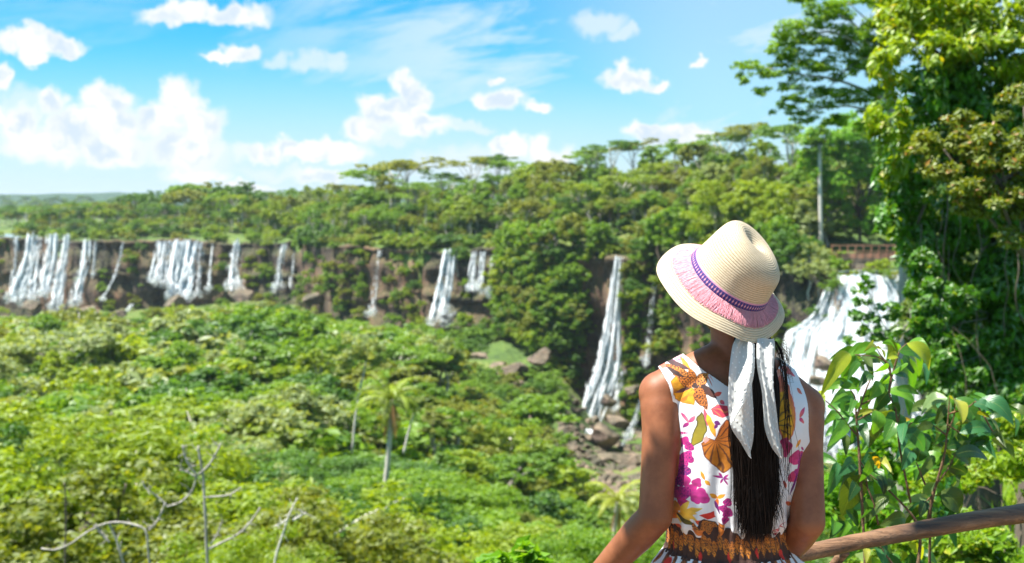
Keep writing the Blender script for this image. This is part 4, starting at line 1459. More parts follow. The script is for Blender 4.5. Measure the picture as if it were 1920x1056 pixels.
def big_trunk(mb, rg):
    q = curve([b0 - [0, 0, .6], at(1850, 760, 14.6), at(1870, 520, 14.8), at(1840, 260, 14.6), at(1800, 60, 14.4)], 22)
    mb.tube(q, np.linspace(.30, .07, 22), 12)
    for x, y, Y in ((1700, 60, 13.8), (1890, 20, 13.8), (1680, 250, 13.4), (1760, 190, 13.7), (1930, 200, 13.8), (1720, 420, 13.9), (1950, 440, 14.2), (1790, 330, 14.0)):
        s0 = q[rg.randint(9, 18)]; e = at(x, y, Y)
        mb.tube(curve([s0, s0 * .5 + e * .5 + [0, 0, .25], e], 10), np.linspace(.075, .018, 10), 7)


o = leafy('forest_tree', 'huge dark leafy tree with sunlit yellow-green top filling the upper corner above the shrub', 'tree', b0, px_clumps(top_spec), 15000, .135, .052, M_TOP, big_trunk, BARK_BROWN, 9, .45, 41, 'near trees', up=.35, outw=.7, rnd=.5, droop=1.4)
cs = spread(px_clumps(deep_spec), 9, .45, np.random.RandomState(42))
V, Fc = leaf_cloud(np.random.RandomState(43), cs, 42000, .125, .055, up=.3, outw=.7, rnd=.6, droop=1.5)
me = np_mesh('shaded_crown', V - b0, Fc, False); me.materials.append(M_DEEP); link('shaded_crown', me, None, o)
# lianas hanging through it
mb = MB()
for k_ in range(8):
    x = nr.uniform(1720, 1925); y0 = nr.uniform(240, 470); L_ = nr.uniform(120, 330); Y = nr.uniform(12.9, 13.6)
    pts = [at(x + nr.normal() * 3 * i, y0 + L_ * i / 5, Y + nr.normal() * .05) for i in range(6)]
    mb.tube(curve(pts, 16), np.full(16, nr.uniform(.004, .008)), 5)
mb.build('liana', BARK_BROWN, o, True, b0)

# ---- the tree with reddish young leaves in front of it
b1 = ground_pt(1935, 10.6)
spec = [(1770, 275, 10.4, 50, 36), (1830, 262, 10.4, 56, 40), (1895, 250, 10.5, 60, 44), (1745, 330, 10.4, 34, 34), (1810, 330, 10.3, 60, 40), (1880, 330, 10.4, 60, 46), (1950, 300, 10.5, 70, 60), (1870, 390, 10.3, 56, 36), (1930, 400, 10.4, 60, 44),
        (1800, 232, 10.6, 30, 24), (1920, 195, 10.7, 50, 34), (2000, 380, 10.6, 80, 80), (1825, 372, 10.3, 30, 24), (1905, 445, 10.3, 44, 26)]


def red_trunk(mb, rg):
    q = curve([b1 - [0, 0, .5], at(1945, 700, 10.7), at(1930, 450, 10.6), at(1900, 300, 10.55)], 18)
    mb.tube(q, np.linspace(.13, .035, 18), 9)
    for x, y, Y in ((1770, 280, 10.4), (1830, 260, 10.4), (1800, 335, 10.35), (1880, 380, 10.35), (1960, 300, 10.5), (1920, 200, 10.65), (1872, 300, 10.35), (1860, 330, 10.3)):
        s0 = q[rg.randint(9, 17)]; e = at(x, y, Y)
        mb.tube(curve([s0, s0 * .5 + e * .5 + [0, 0, -.08], e], 10), np.linspace(.030, .008, 10), 6)


leafy('forest_tree', 'bushy tree with reddish young leaf tips and pale twigs jutting from the dark big tree', 'tree', b1, px_clumps(spec), 11500, .074, .034, M_RED, red_trunk, BARK_BROWN, 8, .42, 44, 'near trees', up=.5, outw=.6, rnd=.7)

# ---- vine-hung thickets below
b2 = ground_pt(1800, 16.0)
spec = [(1740, 600, 15.6, 56, 50), (1790, 640, 15.6, 66, 56), (1870, 640, 15.4, 80, 64), (1930, 680, 15.2, 80, 80), (1760, 700, 15.4, 60, 50), (1830, 720, 15.2, 70, 50), (1735, 560, 15.8, 30, 34), (1900, 760, 15, 80, 50), (1980, 600, 15.3, 90, 100), (1745, 650, 15.6, 26, 50)]
o = leafy('bush', 'dusty shaded thicket hung with grey vines between the big tree and the shrub', 'bush', b2, px_clumps(spec), 22000, .105, .05, M_GREYV, lambda mb, rg: twigs(mb, rg, b2, px_clumps(spec), .006), BARK_BROWN, 9, .42, 45, None, up=.4, outw=.6, rnd=.7, droop=.8)
mb = MB()
for k_ in range(18):
    x = nr.uniform(1700, 1930); y0 = nr.uniform(520, 640); L_ = nr.uniform(60, 220); Y = nr.uniform(13.9, 14.8)
    pts = [at(x + nr.normal() * 9 * i, y0 + L_ * i / 5, Y) for i in range(6)]
    mb.tube(curve(pts, 12), np.full(12, nr.uniform(.004, .009)), 5)
mb.build('vine', BARK_GREY, o, True, b2)
b2 = ground_pt(1730, 12.6)
spec = [(1765, 560, 12.4, 44, 34), (1745, 605, 12.4, 36, 26), (1765, 690, 12.3, 44, 34), (1790, 560, 12.5, 40, 30), (1730, 500, 12.5, 26, 34), (1780, 640, 12.3, 30, 24), (1712, 545, 12.5, 16, 16), (1745, 650, 12.3, 20, 24)]
leafy('bush', 'deep green leafy bush edging the widest cascade below the big tree', 'bush', b2, px_clumps(spec), 6500, .115, .055, M_DEEP, lambda mb, rg: twigs(mb, rg, b2, px_clumps(spec), .006), BARK_BROWN, 8, .42, 46, None, up=.4, outw=.6, rnd=.7, droop=.8)
# a few twigs reaching across the cascade
b3 = ground_pt(1700, 11.5)
spec = [(1612, 555, 11.4, 20, 22), (1600, 590, 11.4, 22, 14), (1640, 608, 11.4, 20, 18), (1655, 640, 11.3, 22, 18), (1585, 640, 11.3, 12, 16), (1612, 612, 11.3, 14, 20), (1665, 585, 11.4, 24, 16), (1685, 625, 11.4, 18, 18), (1622, 528, 11.4, 14, 16)]
leafy('sapling', 'thin twiggy sapling whose small leaves show against the widest cascade', 'sapling', b3, px_clumps(spec), 720, .085, .04, M_DEEP, lambda mb, rg: (mb.tube(curve([b3, at(1700, 740, 11.5), at(1680, 660, 11.4)], 10), np.linspace(.025, .012, 10), 6), twigs(mb, rg, at(1680, 660, 11.4), px_clumps(spec), .009)), BARK_GREY, 5, .5, 47, None, up=.5, outw=.5, rnd=.8)

# ---- feathery tree reaching in from the side, mid distance
b4 = ground_pt(1690, 44)
spec = [(1480, 60, 43, 44, 26), (1540, 25, 43, 48, 24), (1600, 10, 43.5, 46, 24), (1470, 95, 43, 30, 22), (1525, 80, 43.2, 46, 26), (1590, 70, 43.5, 44, 26), (1640, 60, 44, 40, 26), (1410, 120, 42.5, 32, 13), (1400, 145, 42.5, 18, 14), (1455, 132, 42.6, 30, 16),
        (1500, 130, 43, 40, 28), (1560, 130, 43.5, 40, 28), (1620, 120, 44, 44, 30), (1490, 175, 43, 36, 24), (1540, 185, 43.5, 40, 22), (1590, 180, 44, 36, 24), (1640, 190, 44, 36, 28), (1470, 205, 43, 24, 16), (1510, 215, 43.4, 30, 16), (1430, 170, 42.6, 22, 10),
        (1560, 225, 44, 30, 14), (1620, 235, 44, 26, 14), (1650, 100, 44.5, 40, 40), (1650, -20, 44.5, 60, 30), (1520, -15, 43.5, 50, 20)]


def feath_trunk(mb, rg):
    q = curve([b4 - [0, 0, 1.5], at(1700, 600, 44.5), at(1690, 330, 44.5), at(1660, 120, 44.5), at(1640, -40, 44.5)], 20)
    mb.tube(q, np.linspace(.42, .10, 20), 10)
    for pts in ([(1665, 140), (1600, 44), (1530, 20)], [(1662, 120), (1560, 60), (1470, 90)], [(1670, 190), (1570, 150), (1500, 140), (1410, 122)], [(1675, 240), (1600, 200), (1500, 210)], [(1660, 100), (1600, 120), (1540, 180)], [(1655, 60), (1640, 50), (1590, 5)]):
        mb.tube(curve([at(x, y, 44.3 - .012 * (1670 - x) * .6) for x, y in pts], 14), np.linspace(.075, .018, 14), 6)


leafy('forest_tree', 'airy feathery tree with fine leaves reaching over the sky beside the big dark tree', 'tree', b4, px_clumps(spec), 19000, .20, .07, M_FEATH, feath_trunk, BARK_GREY, 11, .40, 48, 'near trees', up=.9, outw=.3, rnd=.6)

# ---- glowing mid green crowns under it, and the white pole trunk
b5 = ground_pt(1600, 272)
spec = [(1540, 260, 266, 40, 34), (1590, 270, 266, 50, 40), (1640, 290, 266, 44, 44), (1560, 320, 266, 40, 30), (1610, 350, 266, 50, 44), (1650, 380, 266, 40, 40), (1520, 300, 266, 24, 30), (1660, 320, 266, 30, 50), (1600, 225, 270, 36, 26), (1640, 230, 270, 40, 30), (1625, 410, 266, 34, 26)]
leafy('forest_tree', 'glowing mid-green tree filling the gap under the feathery tree', 'tree', b5, px_clumps(spec), 15000, 1.0, .55, M_GLOW, lambda mb, rg: (mb.tube(curve([b5 - [0, 0, 1], at(1612, 470, 272), at(1610, 340, 270)], 12), np.linspace(.6, .3, 12), 9), twigs(mb, rg, at(1610, 400, 270), px_clumps(spec), .3)), BARK_BROWN, 9, .42, 49, 'near trees', up=.5, outw=.8, rnd=.6)
b6 = ground_pt(1541, 264)
spec = [(1538, 262, 264, 22, 22), (1520, 280, 264, 16, 14), (1556, 276, 264, 18, 16), (1540, 245, 264, 14, 12)]
leafy('forest_tree', 'tall bare white pole trunk with a small tuft of leaves on top', 'tree', b6, px_clumps(spec), 1500, .9, .45, M_FEATH, lambda mb, rg: mb.tube(curve([b6 - [0, 0, 1], at(1540, 480, 264), at(1538, 380, 264), at(1537, 270, 264)], 16), np.linspace(.58, .40, 16), 9), BARK_PALE, 6, .45, 50, 'near trees', up=.6, outw=.5, rnd=.7)
for x, y, Y, r_, lb, m_ in ((1498, 470, 262, 34, 'silvery grey-green tree behind the hat crown, beside the white pole trunk', LEAF['pale grey-green']), (1515, 420, 266, 34, 'grey-leaved tree just above the silvery one by the white pole trunk', LEAF['pale grey-green']),
                            (1470, 385, 268, 40, 'brightest yellow-green tree right behind the hat crown', LEAF['yellow-green']), (1340, 385, 300, 46, 'yellow-green treetop beside the top of the hat', LEAF['yellow-green'])):
    bb = ground_pt(x, Y)
    spec = [(x, y, Y, r_, r_ * .8), (x - r_ * .7, y + r_ * .5, Y, r_ * .7, r_ * .6), (x + r_ * .7, y + r_ * .4, Y, r_ * .7, r_ * .6), (x, y + r_ * 1.2, Y, r_ * .9, r_ * .7), (x - r_ * .3, y - r_ * .7, Y, r_ * .6, r_ * .5)]
    leafy('forest_tree', lb, 'tree', bb, px_clumps(spec), 5200, .75, .42, m_, lambda mb, rg: (mb.tube(curve([bb - [0, 0, 1], at(x + 6, y + 110, Y), at(x, y + 20, Y)], 12), np.linspace(.35, .15, 12), 8), twigs(mb, rg, at(x, y + 40, Y), px_clumps(spec), .14)), BARK_PALE, 8, .42, 51 + x, 'near trees', up=.5, outw=.8, rnd=.6)


# ---- palms
def frond(mb, root, az, elev, L, droop, rg, col=(.13, .20, .018), wl_=.42, seg=14):
    pts = []; p = np.array(root, float); e = elev
    for i in range(seg):
        pts.append(p.copy())
        d_ = np.array([math.cos(az) * math.cos(e), math.sin(az) * math.cos(e), math.sin(e)])
        p = p + d_ * L / (seg - 1); e -= droop / seg * (0.5 + 1.2 * i / seg)
    pts = np.array(pts)
    mb.tube(pts, np.linspace(.035, .008, seg) * L / 3, 4, col, False)
    T = unit(np.gradient(pts, axis=0))
    side = unit(np.cross(T, [0, 0, 1.0])); upv = np.cross(side, T)
    m = 46
    s_ = np.linspace(.12, 1, m) * (seg - 1)
    for sgn in (-1, 1):
        for q in s_:
            i = min(int(q), seg - 2); f = q - i
            b = pts[i] * (1 - f) + pts[i + 1] * f
            l = wl_ * L / 3 * math.sin(math.pi * (0.12 + .82 * q / (seg - 1))) ** .7 * rg.uniform(.8, 1.1)
            d_ = unit(side[i] * sgn + T[i] * .55 - upv[i] * rg.uniform(.15, .75))
            n_ = unit(np.cross(d_, upv[i])) * .018 * L / 3
            e1 = b + d_ * l * .5; e2 = b + d_ * l - np.array([0, 0, l * .28])
            mb.add(np.array([b - n_, b + n_, e1 + n_ * 1.2, e1 - n_ * 1.2]), np.array([[0, 1, 2, 3]]), np.array(col) * rg.uniform(.8, 1.25))
            mb.add(np.array([e1 - n_ * 1.2, e1 + n_ * 1.2, e2]), np.array([[0, 1, 2]]), np.array(col) * rg.uniform(.8, 1.25))


def attr_leaf_mat(name, trans=.4, gloss=.04, rough=.5, tint=(1.4, 1.25, .5)):
    m, t = new_mat(name)
    c = t.n('ShaderNodeAttribute', {}, attribute_name='col').outputs['Color']
    tc = t.mixc(1.0, c, tint, 'MULTIPLY')
    d = t.n('ShaderNodeBsdfDiffuse', {'Color': c}); tr = t.n('ShaderNodeBsdfTranslucent', {'Color': tc})
    mx = t.n('ShaderNodeMixShader', {0: trans, 1: d.outputs[0], 2: tr.outputs[0]})
    gl = t.n('ShaderNodeBsdfGlossy', {'Roughness': rough})
    mx2 = t.n('ShaderNodeMixShader', {0: gloss, 1: mx.outputs[0], 2: gl.outputs[0]})
    t.n('ShaderNodeOutputMaterial', {'Surface': mx2.outputs[0]})
    return m


FROND = attr_leaf_mat('palm_frond')


def palm(label, trunk_px, Y, Lf, n, seed, thick, dead=7, col=(.17, .25, .016)):
    rg = np.random.RandomState(seed)
    pts = [at(x, y, Y) for x, y in trunk_px]
    base = pts[0]
    o = thing('palm_tree', label, 'palm', base, 'palms')
    mb = MB(); q = curve(pts, 24)
    mb.tube(q, thick * (1 + .10 * np.sin(np.arange(24) * 2.4)) * np.linspace(1.15, .9, 24), 10)
    mb.build('trunk', BARK_PALE, o, True, base)
    top = q[-1]
    mb = MB()
    for k_ in range(n):
        az = k_ * 2.399 + rg.normal() * .15; el = 1.25 - 1.35 * (k_ / n) + rg.normal() * .08
        frond(mb, top, az, el, Lf * rg.uniform(.85, 1.1), rg.uniform(1.6, 2.5), rg, np.array(col) * rg.uniform(.75, 1.25))
    mb.build('crown', FROND, o, True, base)
    mb = MB()
    for k_ in range(dead):
        frond(mb, top - [0, 0, .15], rg.rand() * 6.28, -.9 - .3 * rg.rand(), Lf * rg.uniform(.65, .95), .7, rg, np.array((.34, .20, .09)) * rg.uniform(.7, 1.2), .25)
    if dead:
        mb.build('dead_fronds', FROND, o, True, base)


palm('slim palm with drooping yellow-green fronds and brown dead fronds above the near trees', [(718, 960), (724, 895), (731, 820), (735, 748)], 70, 2.75, 20, 3, .15, 12, (.22, .29, .018))
palm('small yellowish palm crown beside the boulders, half hidden at the woman\u2019s arm', [(1150, 1120), (1152, 1000), (1158, 940)], 42, 1.5, 15, 4, .08, 5, (.28, .32, .03))
palm('tiny palm standing above the skyline crowns over the twin falls', [(888, 400), (889, 370), (890, 345)], 405, 4.2, 13, 6, .30, 3, (.12, .20, .02))
palm('dark palm top in the forest behind the straw hat', [(1345, 330), (1344, 300), (1344, 284)], 360, 4.6, 13, 7, .30, 3, (.10, .18, .02))

for lab_, x, y, Y, Lf, hgt in (('palm standing on the rim woods above the broad middle fall', 365, 392, 540, 4.2, 30), ('thin palm on the skyline above the tall splashing fall', 1118, 292, 400, 4.4, 60)):
    palm(lab_, [(x - 4, y + hgt), (x - 2, y + hgt * .5), (x, y)], Y, Lf, 14, int(x), .13 if Y < 300 else .28, 3, (.17, .25, .02))

# ---- pale leaning trunks in the mid valley
for lab_, path, Y, crown_ in (('pale leaning trunk with thin grey-green leaves left of the drooping palm', [(660, 850), (668, 770), (684, 690), (690, 668)], 105, [(690, 660, 105, 34, 24), (660, 650, 105, 34, 22), (715, 672, 105, 26, 18), (640, 680, 105, 24, 18)]),
                              ('short pale slanting trunk right of the drooping palm', [(757, 850), (766, 810), (778, 770)], 95, [(782, 760, 95, 24, 16), (800, 752, 95, 20, 12), (764, 752, 95, 20, 12)])):
    base = at(*path[0], Y)
    leafy('forest_tree', lab_, 'tree', base, px_clumps(crown_), 1500, .42, .22, LEAF['pale grey-green'], lambda mb, rg: mb.tube(curve([at(x, y, Y) for x, y in path], 14), np.linspace(.11, .06, 14), 8), BARK_PALE, 7, .42, 60 + path[0][0], 'near trees', up=.6, outw=.4, rnd=.8)


# ---- bare branches and snags
def bare(name, label, limbs_px, Y, mat, r_scale=.62):
    base = at(limbs_px[0][0][0], limbs_px[0][0][1], Y)
    o = thing(name, label, 'dead branch' if name != 'bare_tree' else 'bare tree', base)
    for k_, (pts, r0, r1) in enumerate((l[:1] + l[1:] if False else (l[:-2], l[-2], l[-1])) for l in limbs_px):
        mb = MB()
        q = curve([at(p[0], p[1], Y + (p[2] if len(p) > 2 else 0)) for p in pts], 22)
        q = q + vnoise(q, 1.6, 2, k_ + Y)[:, None] * .012
        kk = Y / F
        mb.tube(q, np.linspace(r0, r1, 22) * kk * r_scale * (1 + .12 * np.sin(np.arange(22) * 1.9)), 8)
        rt = np.random.RandomState(k_ + int(Y * 10) + int(limbs_px[0][0][0]))
        for _ in range(9 if k_ else 5):                     # fine twigs
            i0 = rt.randint(8, 20); L_ = kk * rt.uniform(8, 26); a = unit(rt.normal(size=3) + [0, 0, .6])
            mb.tube(curve([q[i0], q[i0] + a * L_ * .5, q[i0] + a * L_ + rt.normal(size=3) * L_ * .2], 6), np.linspace(r1, r1 * .25, 6) * kk * .35, 5)
        mb.build('trunk' if k_ == 0 else 'branch', mat, o, True, base)


bare('bare_tree', 'leafless grey tree with upturned forked branches rising out of yellow-green foliage',
     [[(392, 1130), (387, 1010), (384, 950), (380, 895), (374, 862), (370, 838), 5, 3.4],
      [(370, 890), (358, 878), (346, 858), (341, 836), 3.6, 3.2], [(372, 890), (390, 874), (404, 852), (414, 832), 3.6, 3.0], [(368, 892), (352, 884), (338, 880), 3.0, 2.2],
      [(382, 932), (400, 931), (425, 929), (440, 922), (452, 914), 3.2, 2.0], [(390, 1030), (418, 1016), (446, 1002), (470, 978), (487, 953), 4.0, 2.6], [(394, 1022), (408, 1000), (417, 975), 3.0, 1.8],
      [(369, 892), (360, 920), (338, 942), (312, 950), 3.2, 2.6], [(312, 948), (296, 932), (274, 916), (268, 902), 2.8, 2.0], [(310, 944), (296, 976), (280, 994), 3, 3]], 18, BARK_GREY)
bare('fallen_branch', 'long bowed dead bough arching low over the bushes at the lower left',
     [[(284, 1090), (280, 1030), (276, 994), (258, 984), (225, 978), (190, 984), (160, 1000), (132, 1020), (104, 1031), (78, 1028), 4.0, 2.4],
      [(178, 984), (190, 1004), (204, 1018), 4.2, 3.4], [(204, 984), (216, 1010), (226, 1040), (236, 1070), 3.4, 3.0]], 18, BARK_GREY)
bare('bare_snag', 'bleached straight snag with two stubby arms poking up near the bottom edge',
     [[(512, 1075), (520, 1035), (532, 998), (541, 968), (548, 952), (556, 936), 4.4, 2.2], [(549, 976), (560, 970), (573, 962), 4.4, 3.0], [(538, 974), (526, 982), (516, 986), 3.0, 2.0]], 18, BARK_PALE)
bare('bare_snag', 'thin dark upright stem in the shade at the lower left corner', [[(122, 1075), (122, 1000), (124, 940), (121, 905), 3.2, 2.2]], 24, BARK_BROWN)

# ---- sunny undergrowth below the rail
def undergrowth(label, cat, name, px_pts, base_px, n, L, Wd, mat, seed, **kw):
    b_ = ground_pt(*base_px)
    leafy(name, label, cat, b_, px_clumps(px_pts), n, L, Wd, mat, lambda mb, rg: twigs(mb, rg, b_, px_clumps(px_pts), .010), BARK_BROWN, 8, .42, seed, None, **kw)


undergrowth('bright yellow-green undergrowth in full sun under the far end of the rail', 'bush', 'bush', [(1740, 1000, 6.4, 60, 50), (1800, 1030, 6.2, 70, 50), (1690, 1040, 6.2, 50, 40), (1880, 1040, 6.0, 80, 40), (1620, 1050, 6.2, 44, 34), (1770, 950, 6.8, 50, 30)], (1770, 6.2), 5200, .060, .026, M_UNDER, 71, up=.6, outw=.5, rnd=.7)
undergrowth('sunlit tangle of fine weeds and stems above the far end of the rail', 'bush', 'bush', [(1880, 860, 7.6, 70, 44), (1830, 880, 7.4, 50, 44), (1930, 900, 7.2, 60, 50), (1780, 900, 7.4, 50, 36), (1870, 800, 8.2, 70, 34), (1950, 820, 8.0, 60, 50), (1820, 830, 8.2, 40, 26)], (1880, 7.4), 6200, .056, .022, M_UNDER, 72, up=.6, outw=.4, rnd=.9)
undergrowth('green bush behind the shrub, in front of the foot of the widest cascade', 'bush', 'bush', [(1600, 890, 9.4, 60, 50), (1660, 860, 9.6, 60, 44), (1570, 950, 9.0, 50, 50), (1640, 950, 9.0, 60, 44), (1710, 830, 10, 50, 44), (1720, 920, 9, 50, 40)], (1630, 9.2), 6400, .085, .036, M_GLOW, 73, up=.5, outw=.6, rnd=.7)
undergrowth('leafy twig tops poking up at the bottom edge beside the woman\u2019s hand', 'bush', 'bush', [(900, 1062, 5.2, 26, 20), (940, 1056, 5.2, 24, 18), (985, 1046, 5.2, 30, 20), (1010, 1064, 5.2, 26, 18)], (960, 5.4), 190, .10, .05, M_GLOW, 74, up=.6, outw=.5, rnd=.6)

# tall grass and weeds carpeting the bank: beyond counting
gr = np.random.RandomState(8)
n_ = 15000
gx_ = gr.uniform(1380, 2350, n_); gd = 3.6 + 22 * gr.rand(n_) ** 1.4
X = (gx_ - 960) / F * gd; Zg = ground_z(gx_, gd)
hgt = gr.uniform(.25, .75, n_) * np.clip(gd / 9, .45, 1.3); az = gr.rand(n_) * 6.28
lean = np.stack([np.cos(az), np.sin(az), 0 * az], -1) * (hgt * gr.uniform(.15, .6, n_))[:, None]
sd_ = np.stack([-np.sin(az), np.cos(az), 0 * az], -1) * (0.008 + 0.012 * gr.rand(n_))[:, None]
P0_ = np.stack([X, gd, Zg - .05], -1)
mid = P0_ + lean * .35 + np.stack([0 * hgt, 0 * hgt, hgt * .62], -1)
tip = P0_ + lean + np.stack([0 * hgt, 0 * hgt, hgt * .92], -1)
Vg = np.stack([P0_ - sd_, P0_ + sd_, mid + sd_ * 1.3, mid - sd_ * 1.3, tip, tip + sd_ * .1], 1).reshape(-1, 3)
i0 = (np.arange(n_) * 6)[:, None]
Fg = np.vstack([i0 + [0, 1, 2, 3], i0 + [3, 2, 5, 4]])
gme = np_mesh('grass', Vg, Fg, False); gme.materials.append(M_UNDER)
tag(link('grass', gme), kind='stuff')

# rubble in the gorge bed: beyond counting
gr = np.random.RandomState(18)
bs = []
for me in BOULD:
    v_ = np.empty(len(me.vertices) * 3, np.float32); me.vertices.foreach_get('co', v_)
    f_ = np.array([list(p_.vertices) for p_ in me.polygons]); bs.append((v_.reshape(-1, 3).astype(float), f_))
rb = MB()
for k_ in range(520):
    x = gr.uniform(1030, 1225); dd = gr.uniform(215, 316)
    g = ground_pt(x, dd); q = proj(g)
    if not in_poly(*q, OPEN[0]):
        continue
    v_, f_ = bs[k_ % 4]; s_ = gr.uniform(.5, 2.6) * gr.uniform(.6, 1.2)
    a = gr.rand() * 6.28
    Rz = np.array([[math.cos(a), -math.sin(a), 0], [math.sin(a), math.cos(a), 0], [0, 0, 1]])
    rb.add((v_ * [1.2, .9, .8]) @ Rz.T * s_ + g, f_)
if rb.n:
    tag(rb.build('rubble', ROCK), kind='stuff')

# ---- unseen tree over the path, its leaves set along sun rays to shade her waist
b7 = np.array([-2.6, 1.2, 0.0])
rg7 = np.random.RandomState(90)
SD = SUN_DIR / SUN_DIR[2]
cl7 = []
for _ in range(110):
    X7, Y7, Z7 = rg7.uniform(.2, .78), rg7.uniform(2.38, 2.48), rg7.uniform(.30, .96)
    if X7 - .44 * (1.65 - Z7) > .12:
        continue
    h7 = rg7.uniform(2.1, 2.5)
    q7 = np.array([X7, Y7, Z7]) + SD * h7
    cl7.append([q7[0], q7[1], q7[2], .10, .10, .09])
cl7 = np.array(cl7)


def bough(mb, rg):
    q = curve([b7 - [0, 0, .3], b7 + [.05, 0, 1.6], b7 + [.25, .1, 2.9], b7 + [.7, .5, 3.15], b7 + [1.5, .75, 2.95]], 24)
    mb.tube(q, np.linspace(.16, .02, 24), 12)
    for c7 in cl7[::2]:
        s0 = q[int(np.argmin(np.linalg.norm(q - c7[:3], axis=1)))]
        mb.tube(curve([s0, (s0 + c7[:3]) / 2 + [0, 0, .05], c7[:3]], 7), np.linspace(.010, .003, 7), 5)


leafy('forest_tree', 'unseen tree over the lookout path, its bough shaped to shade the woman', 'tree', b7, cl7, 2600, .10, .05, M_DEEP, bough, BARK_BROWN, 5, .6, 91, None, up=.8, outw=.3, rnd=.5)

b8 = np.array([3.6, 1.0, 0.0])  # second unseen tree, its leaves set along sun rays to dapple the rail
cl8 = []
for _ in range(26):
    q8 = np.array([rg7.uniform(1.08, 2.0), rg7.uniform(2.78, 3.02), rg7.uniform(.8, 1.1)]) + SD * rg7.uniform(2.2, 2.6)
    cl8.append([q8[0], q8[1], q8[2], .11, .11, .08])
cl8 = np.array(cl8)


def bough8(mb, rg):
    q = curve([b8 - [0, 0, .3], b8 + [-.1, .1, 1.7], b8 + [-.6, .4, 3.1], b8 + [-1.9, 1.0, 3.6], b8 + [-2.7, 1.3, 3.5]], 24)
    mb.tube(q, np.linspace(.14, .015, 24), 12)
    for c8 in cl8:
        s0 = q[int(np.argmin(np.linalg.norm(q - c8[:3], axis=1)))]
        mb.tube(curve([s0, (s0 + c8[:3]) / 2 + [0, 0, .05], c8[:3]], 7), np.linspace(.008, .003, 7), 5)


leafy('forest_tree', 'unseen slender tree over the path, its leaves set to dapple the rail', 'tree', b8, cl8, 1500, .10, .05, M_DEEP, bough8, BARK_BROWN, 5, .6, 92, None, up=.8, outw=.3, rnd=.5)
# ================================================================== the woman
PX0, PY0 = 0.513, 2.60                       # where she stands
wl = np.array([PX0, PY0, 0.0])
woman = thing('person', 'woman seen from behind in straw hat and flowered sleeveless dress, leaning on the rail', 'person', wl)


def wp(px, py, Y):
    return at(px, py, Y) - wl


def ell_loft(mb, secs, sides=40, n=60, power=2.3):
    """secs: (z, cx, cy, a, b) rings, interpolated smoothly."""
    S = curve(np.array(secs, float), n)
    th = np.linspace(0, 2 * np.pi, sides, endpoint=False)
    c, s_ = np.cos(th), np.sin(th)
    ex = np.sign(c) * np.abs(c) ** (2 / power); ey = np.sign(s_) * np.abs(s_) ** (2 / power)
    V = np.stack([S[:, 1:2] + S[:, 3:4] * ex, S[:, 2:3] + S[:, 4:5] * ey, np.repeat(S[:, :1], sides, 1)], -1).reshape(-1, 3)
    V = np.vstack([V, [[S[0, 1], S[0, 2], S[0, 0]], [S[-1, 1], S[-1, 2], S[-1, 0]]]])
    k = n * sides; i = np.arange(sides); i2 = (i + 1) % sides
    up = S[-1, 0] > S[0, 0]
    Fq = grid_faces(n, sides, True)
    t0 = np.stack([np.full(sides, k), i2, i], -1); t1 = np.stack([np.full(sides, k + 1), k - sides + i, k - sides + i2], -1)
    if not up:
        Fq = Fq[:, ::-1]; t0 = t0[:, ::-1]; t1 = t1[:, ::-1]
    mb.add(V, [Fq, np.vstack([t0, t1])])


def remeshed(mb, name, voxel, smooth=6):
    me = mb.mesh('tmp', True)
    o = bpy.data.objects.new('tmp', me); COL.objects.link(o)
    m = o.modifiers.new('r', 'REMESH'); m.mode = 'VOXEL'; m.voxel_size = voxel; m.use_smooth_shade = True
    s_ = o.modifiers.new('s', 'SMOOTH'); s_.iterations = smooth; s_.factor = 0.5
    dg = bpy.context.evaluated_depsgraph_get()
    out_ = bpy.data.meshes.new_from_object(o.evaluated_get(dg))
    out_.name = name
    bpy.data.objects.remove(o); bpy.data.meshes.remove(me)
    out_.polygons.foreach_set('use_smooth', np.ones(len(out_.polygons), bool))
    return out_


def rel(p):
    return np.asarray(p, float) - wl


# joints
SHL, ELL_, WRL = wp(1238, 742, 2.585), wp(1229, 968, 2.53), wp(1092, 1112, 2.74)
SHR, ELR, WRR = wp(1507, 768, 2.620), wp(1515, 978, 2.53), wp(1432, 1085, 2.76)
NECK = wp(1378, 668, 2.60)


def torso_parts(mb):
    T = [  # z, cx, cy, a, b  (relative to her feet; cx is offset from PX0)
        (0.76, .000, .010, .170, .122), (0.84, -.004, .010, .172, .124), (0.92, -.010, .008, .146, .110), (0.985, -.012, .004, .122, .094),
        (1.05, -.010, .000, .128, .096), (1.13, .002, -.002, .147, .102), (1.21, .012, -.004, .159, .104), (1.27, .012, .000, .161, .098),
        (1.315, .002, .004, .146, .086), (1.345, -.006, .006, .110, .070), (1.372, -.014, .004, .072, .058)]
    ell_loft(mb, T, 44, 70, 2.35)
    # shoulders: trapezius and deltoid caps
    for S, tipdx in ((SHL, 0), (SHR, 0)):
        q = curve([NECK + [0, 0.005, 0.00], NECK * 0.55 + S * 0.45 + [0, 0, .012], S + [0, 0.004, .010]], 16)
        mb.tube(q, np.interp(np.linspace(0, 1, 16), [0, .5, 1], [.050, .044, .046]), 20)
        ball(mb, S + [0, 0.004, .004], .0500, (1, 1, 1.05))


def ball(mb, c, r, sc=(1, 1, 1)):
    bm = bmesh.new(); bmesh.ops.create_uvsphere(bm, u_segments=24, v_segments=16, radius=r)
    V = np.array([v.co for v in bm.verts]) * sc + c
    mb.add(V, [np.array([[v.index for v in f.verts] for f in bm.faces if len(f.verts) == 4]), np.array([[v.index for v in f.verts] for f in bm.faces if len(f.verts) == 3])])
    bm.free()


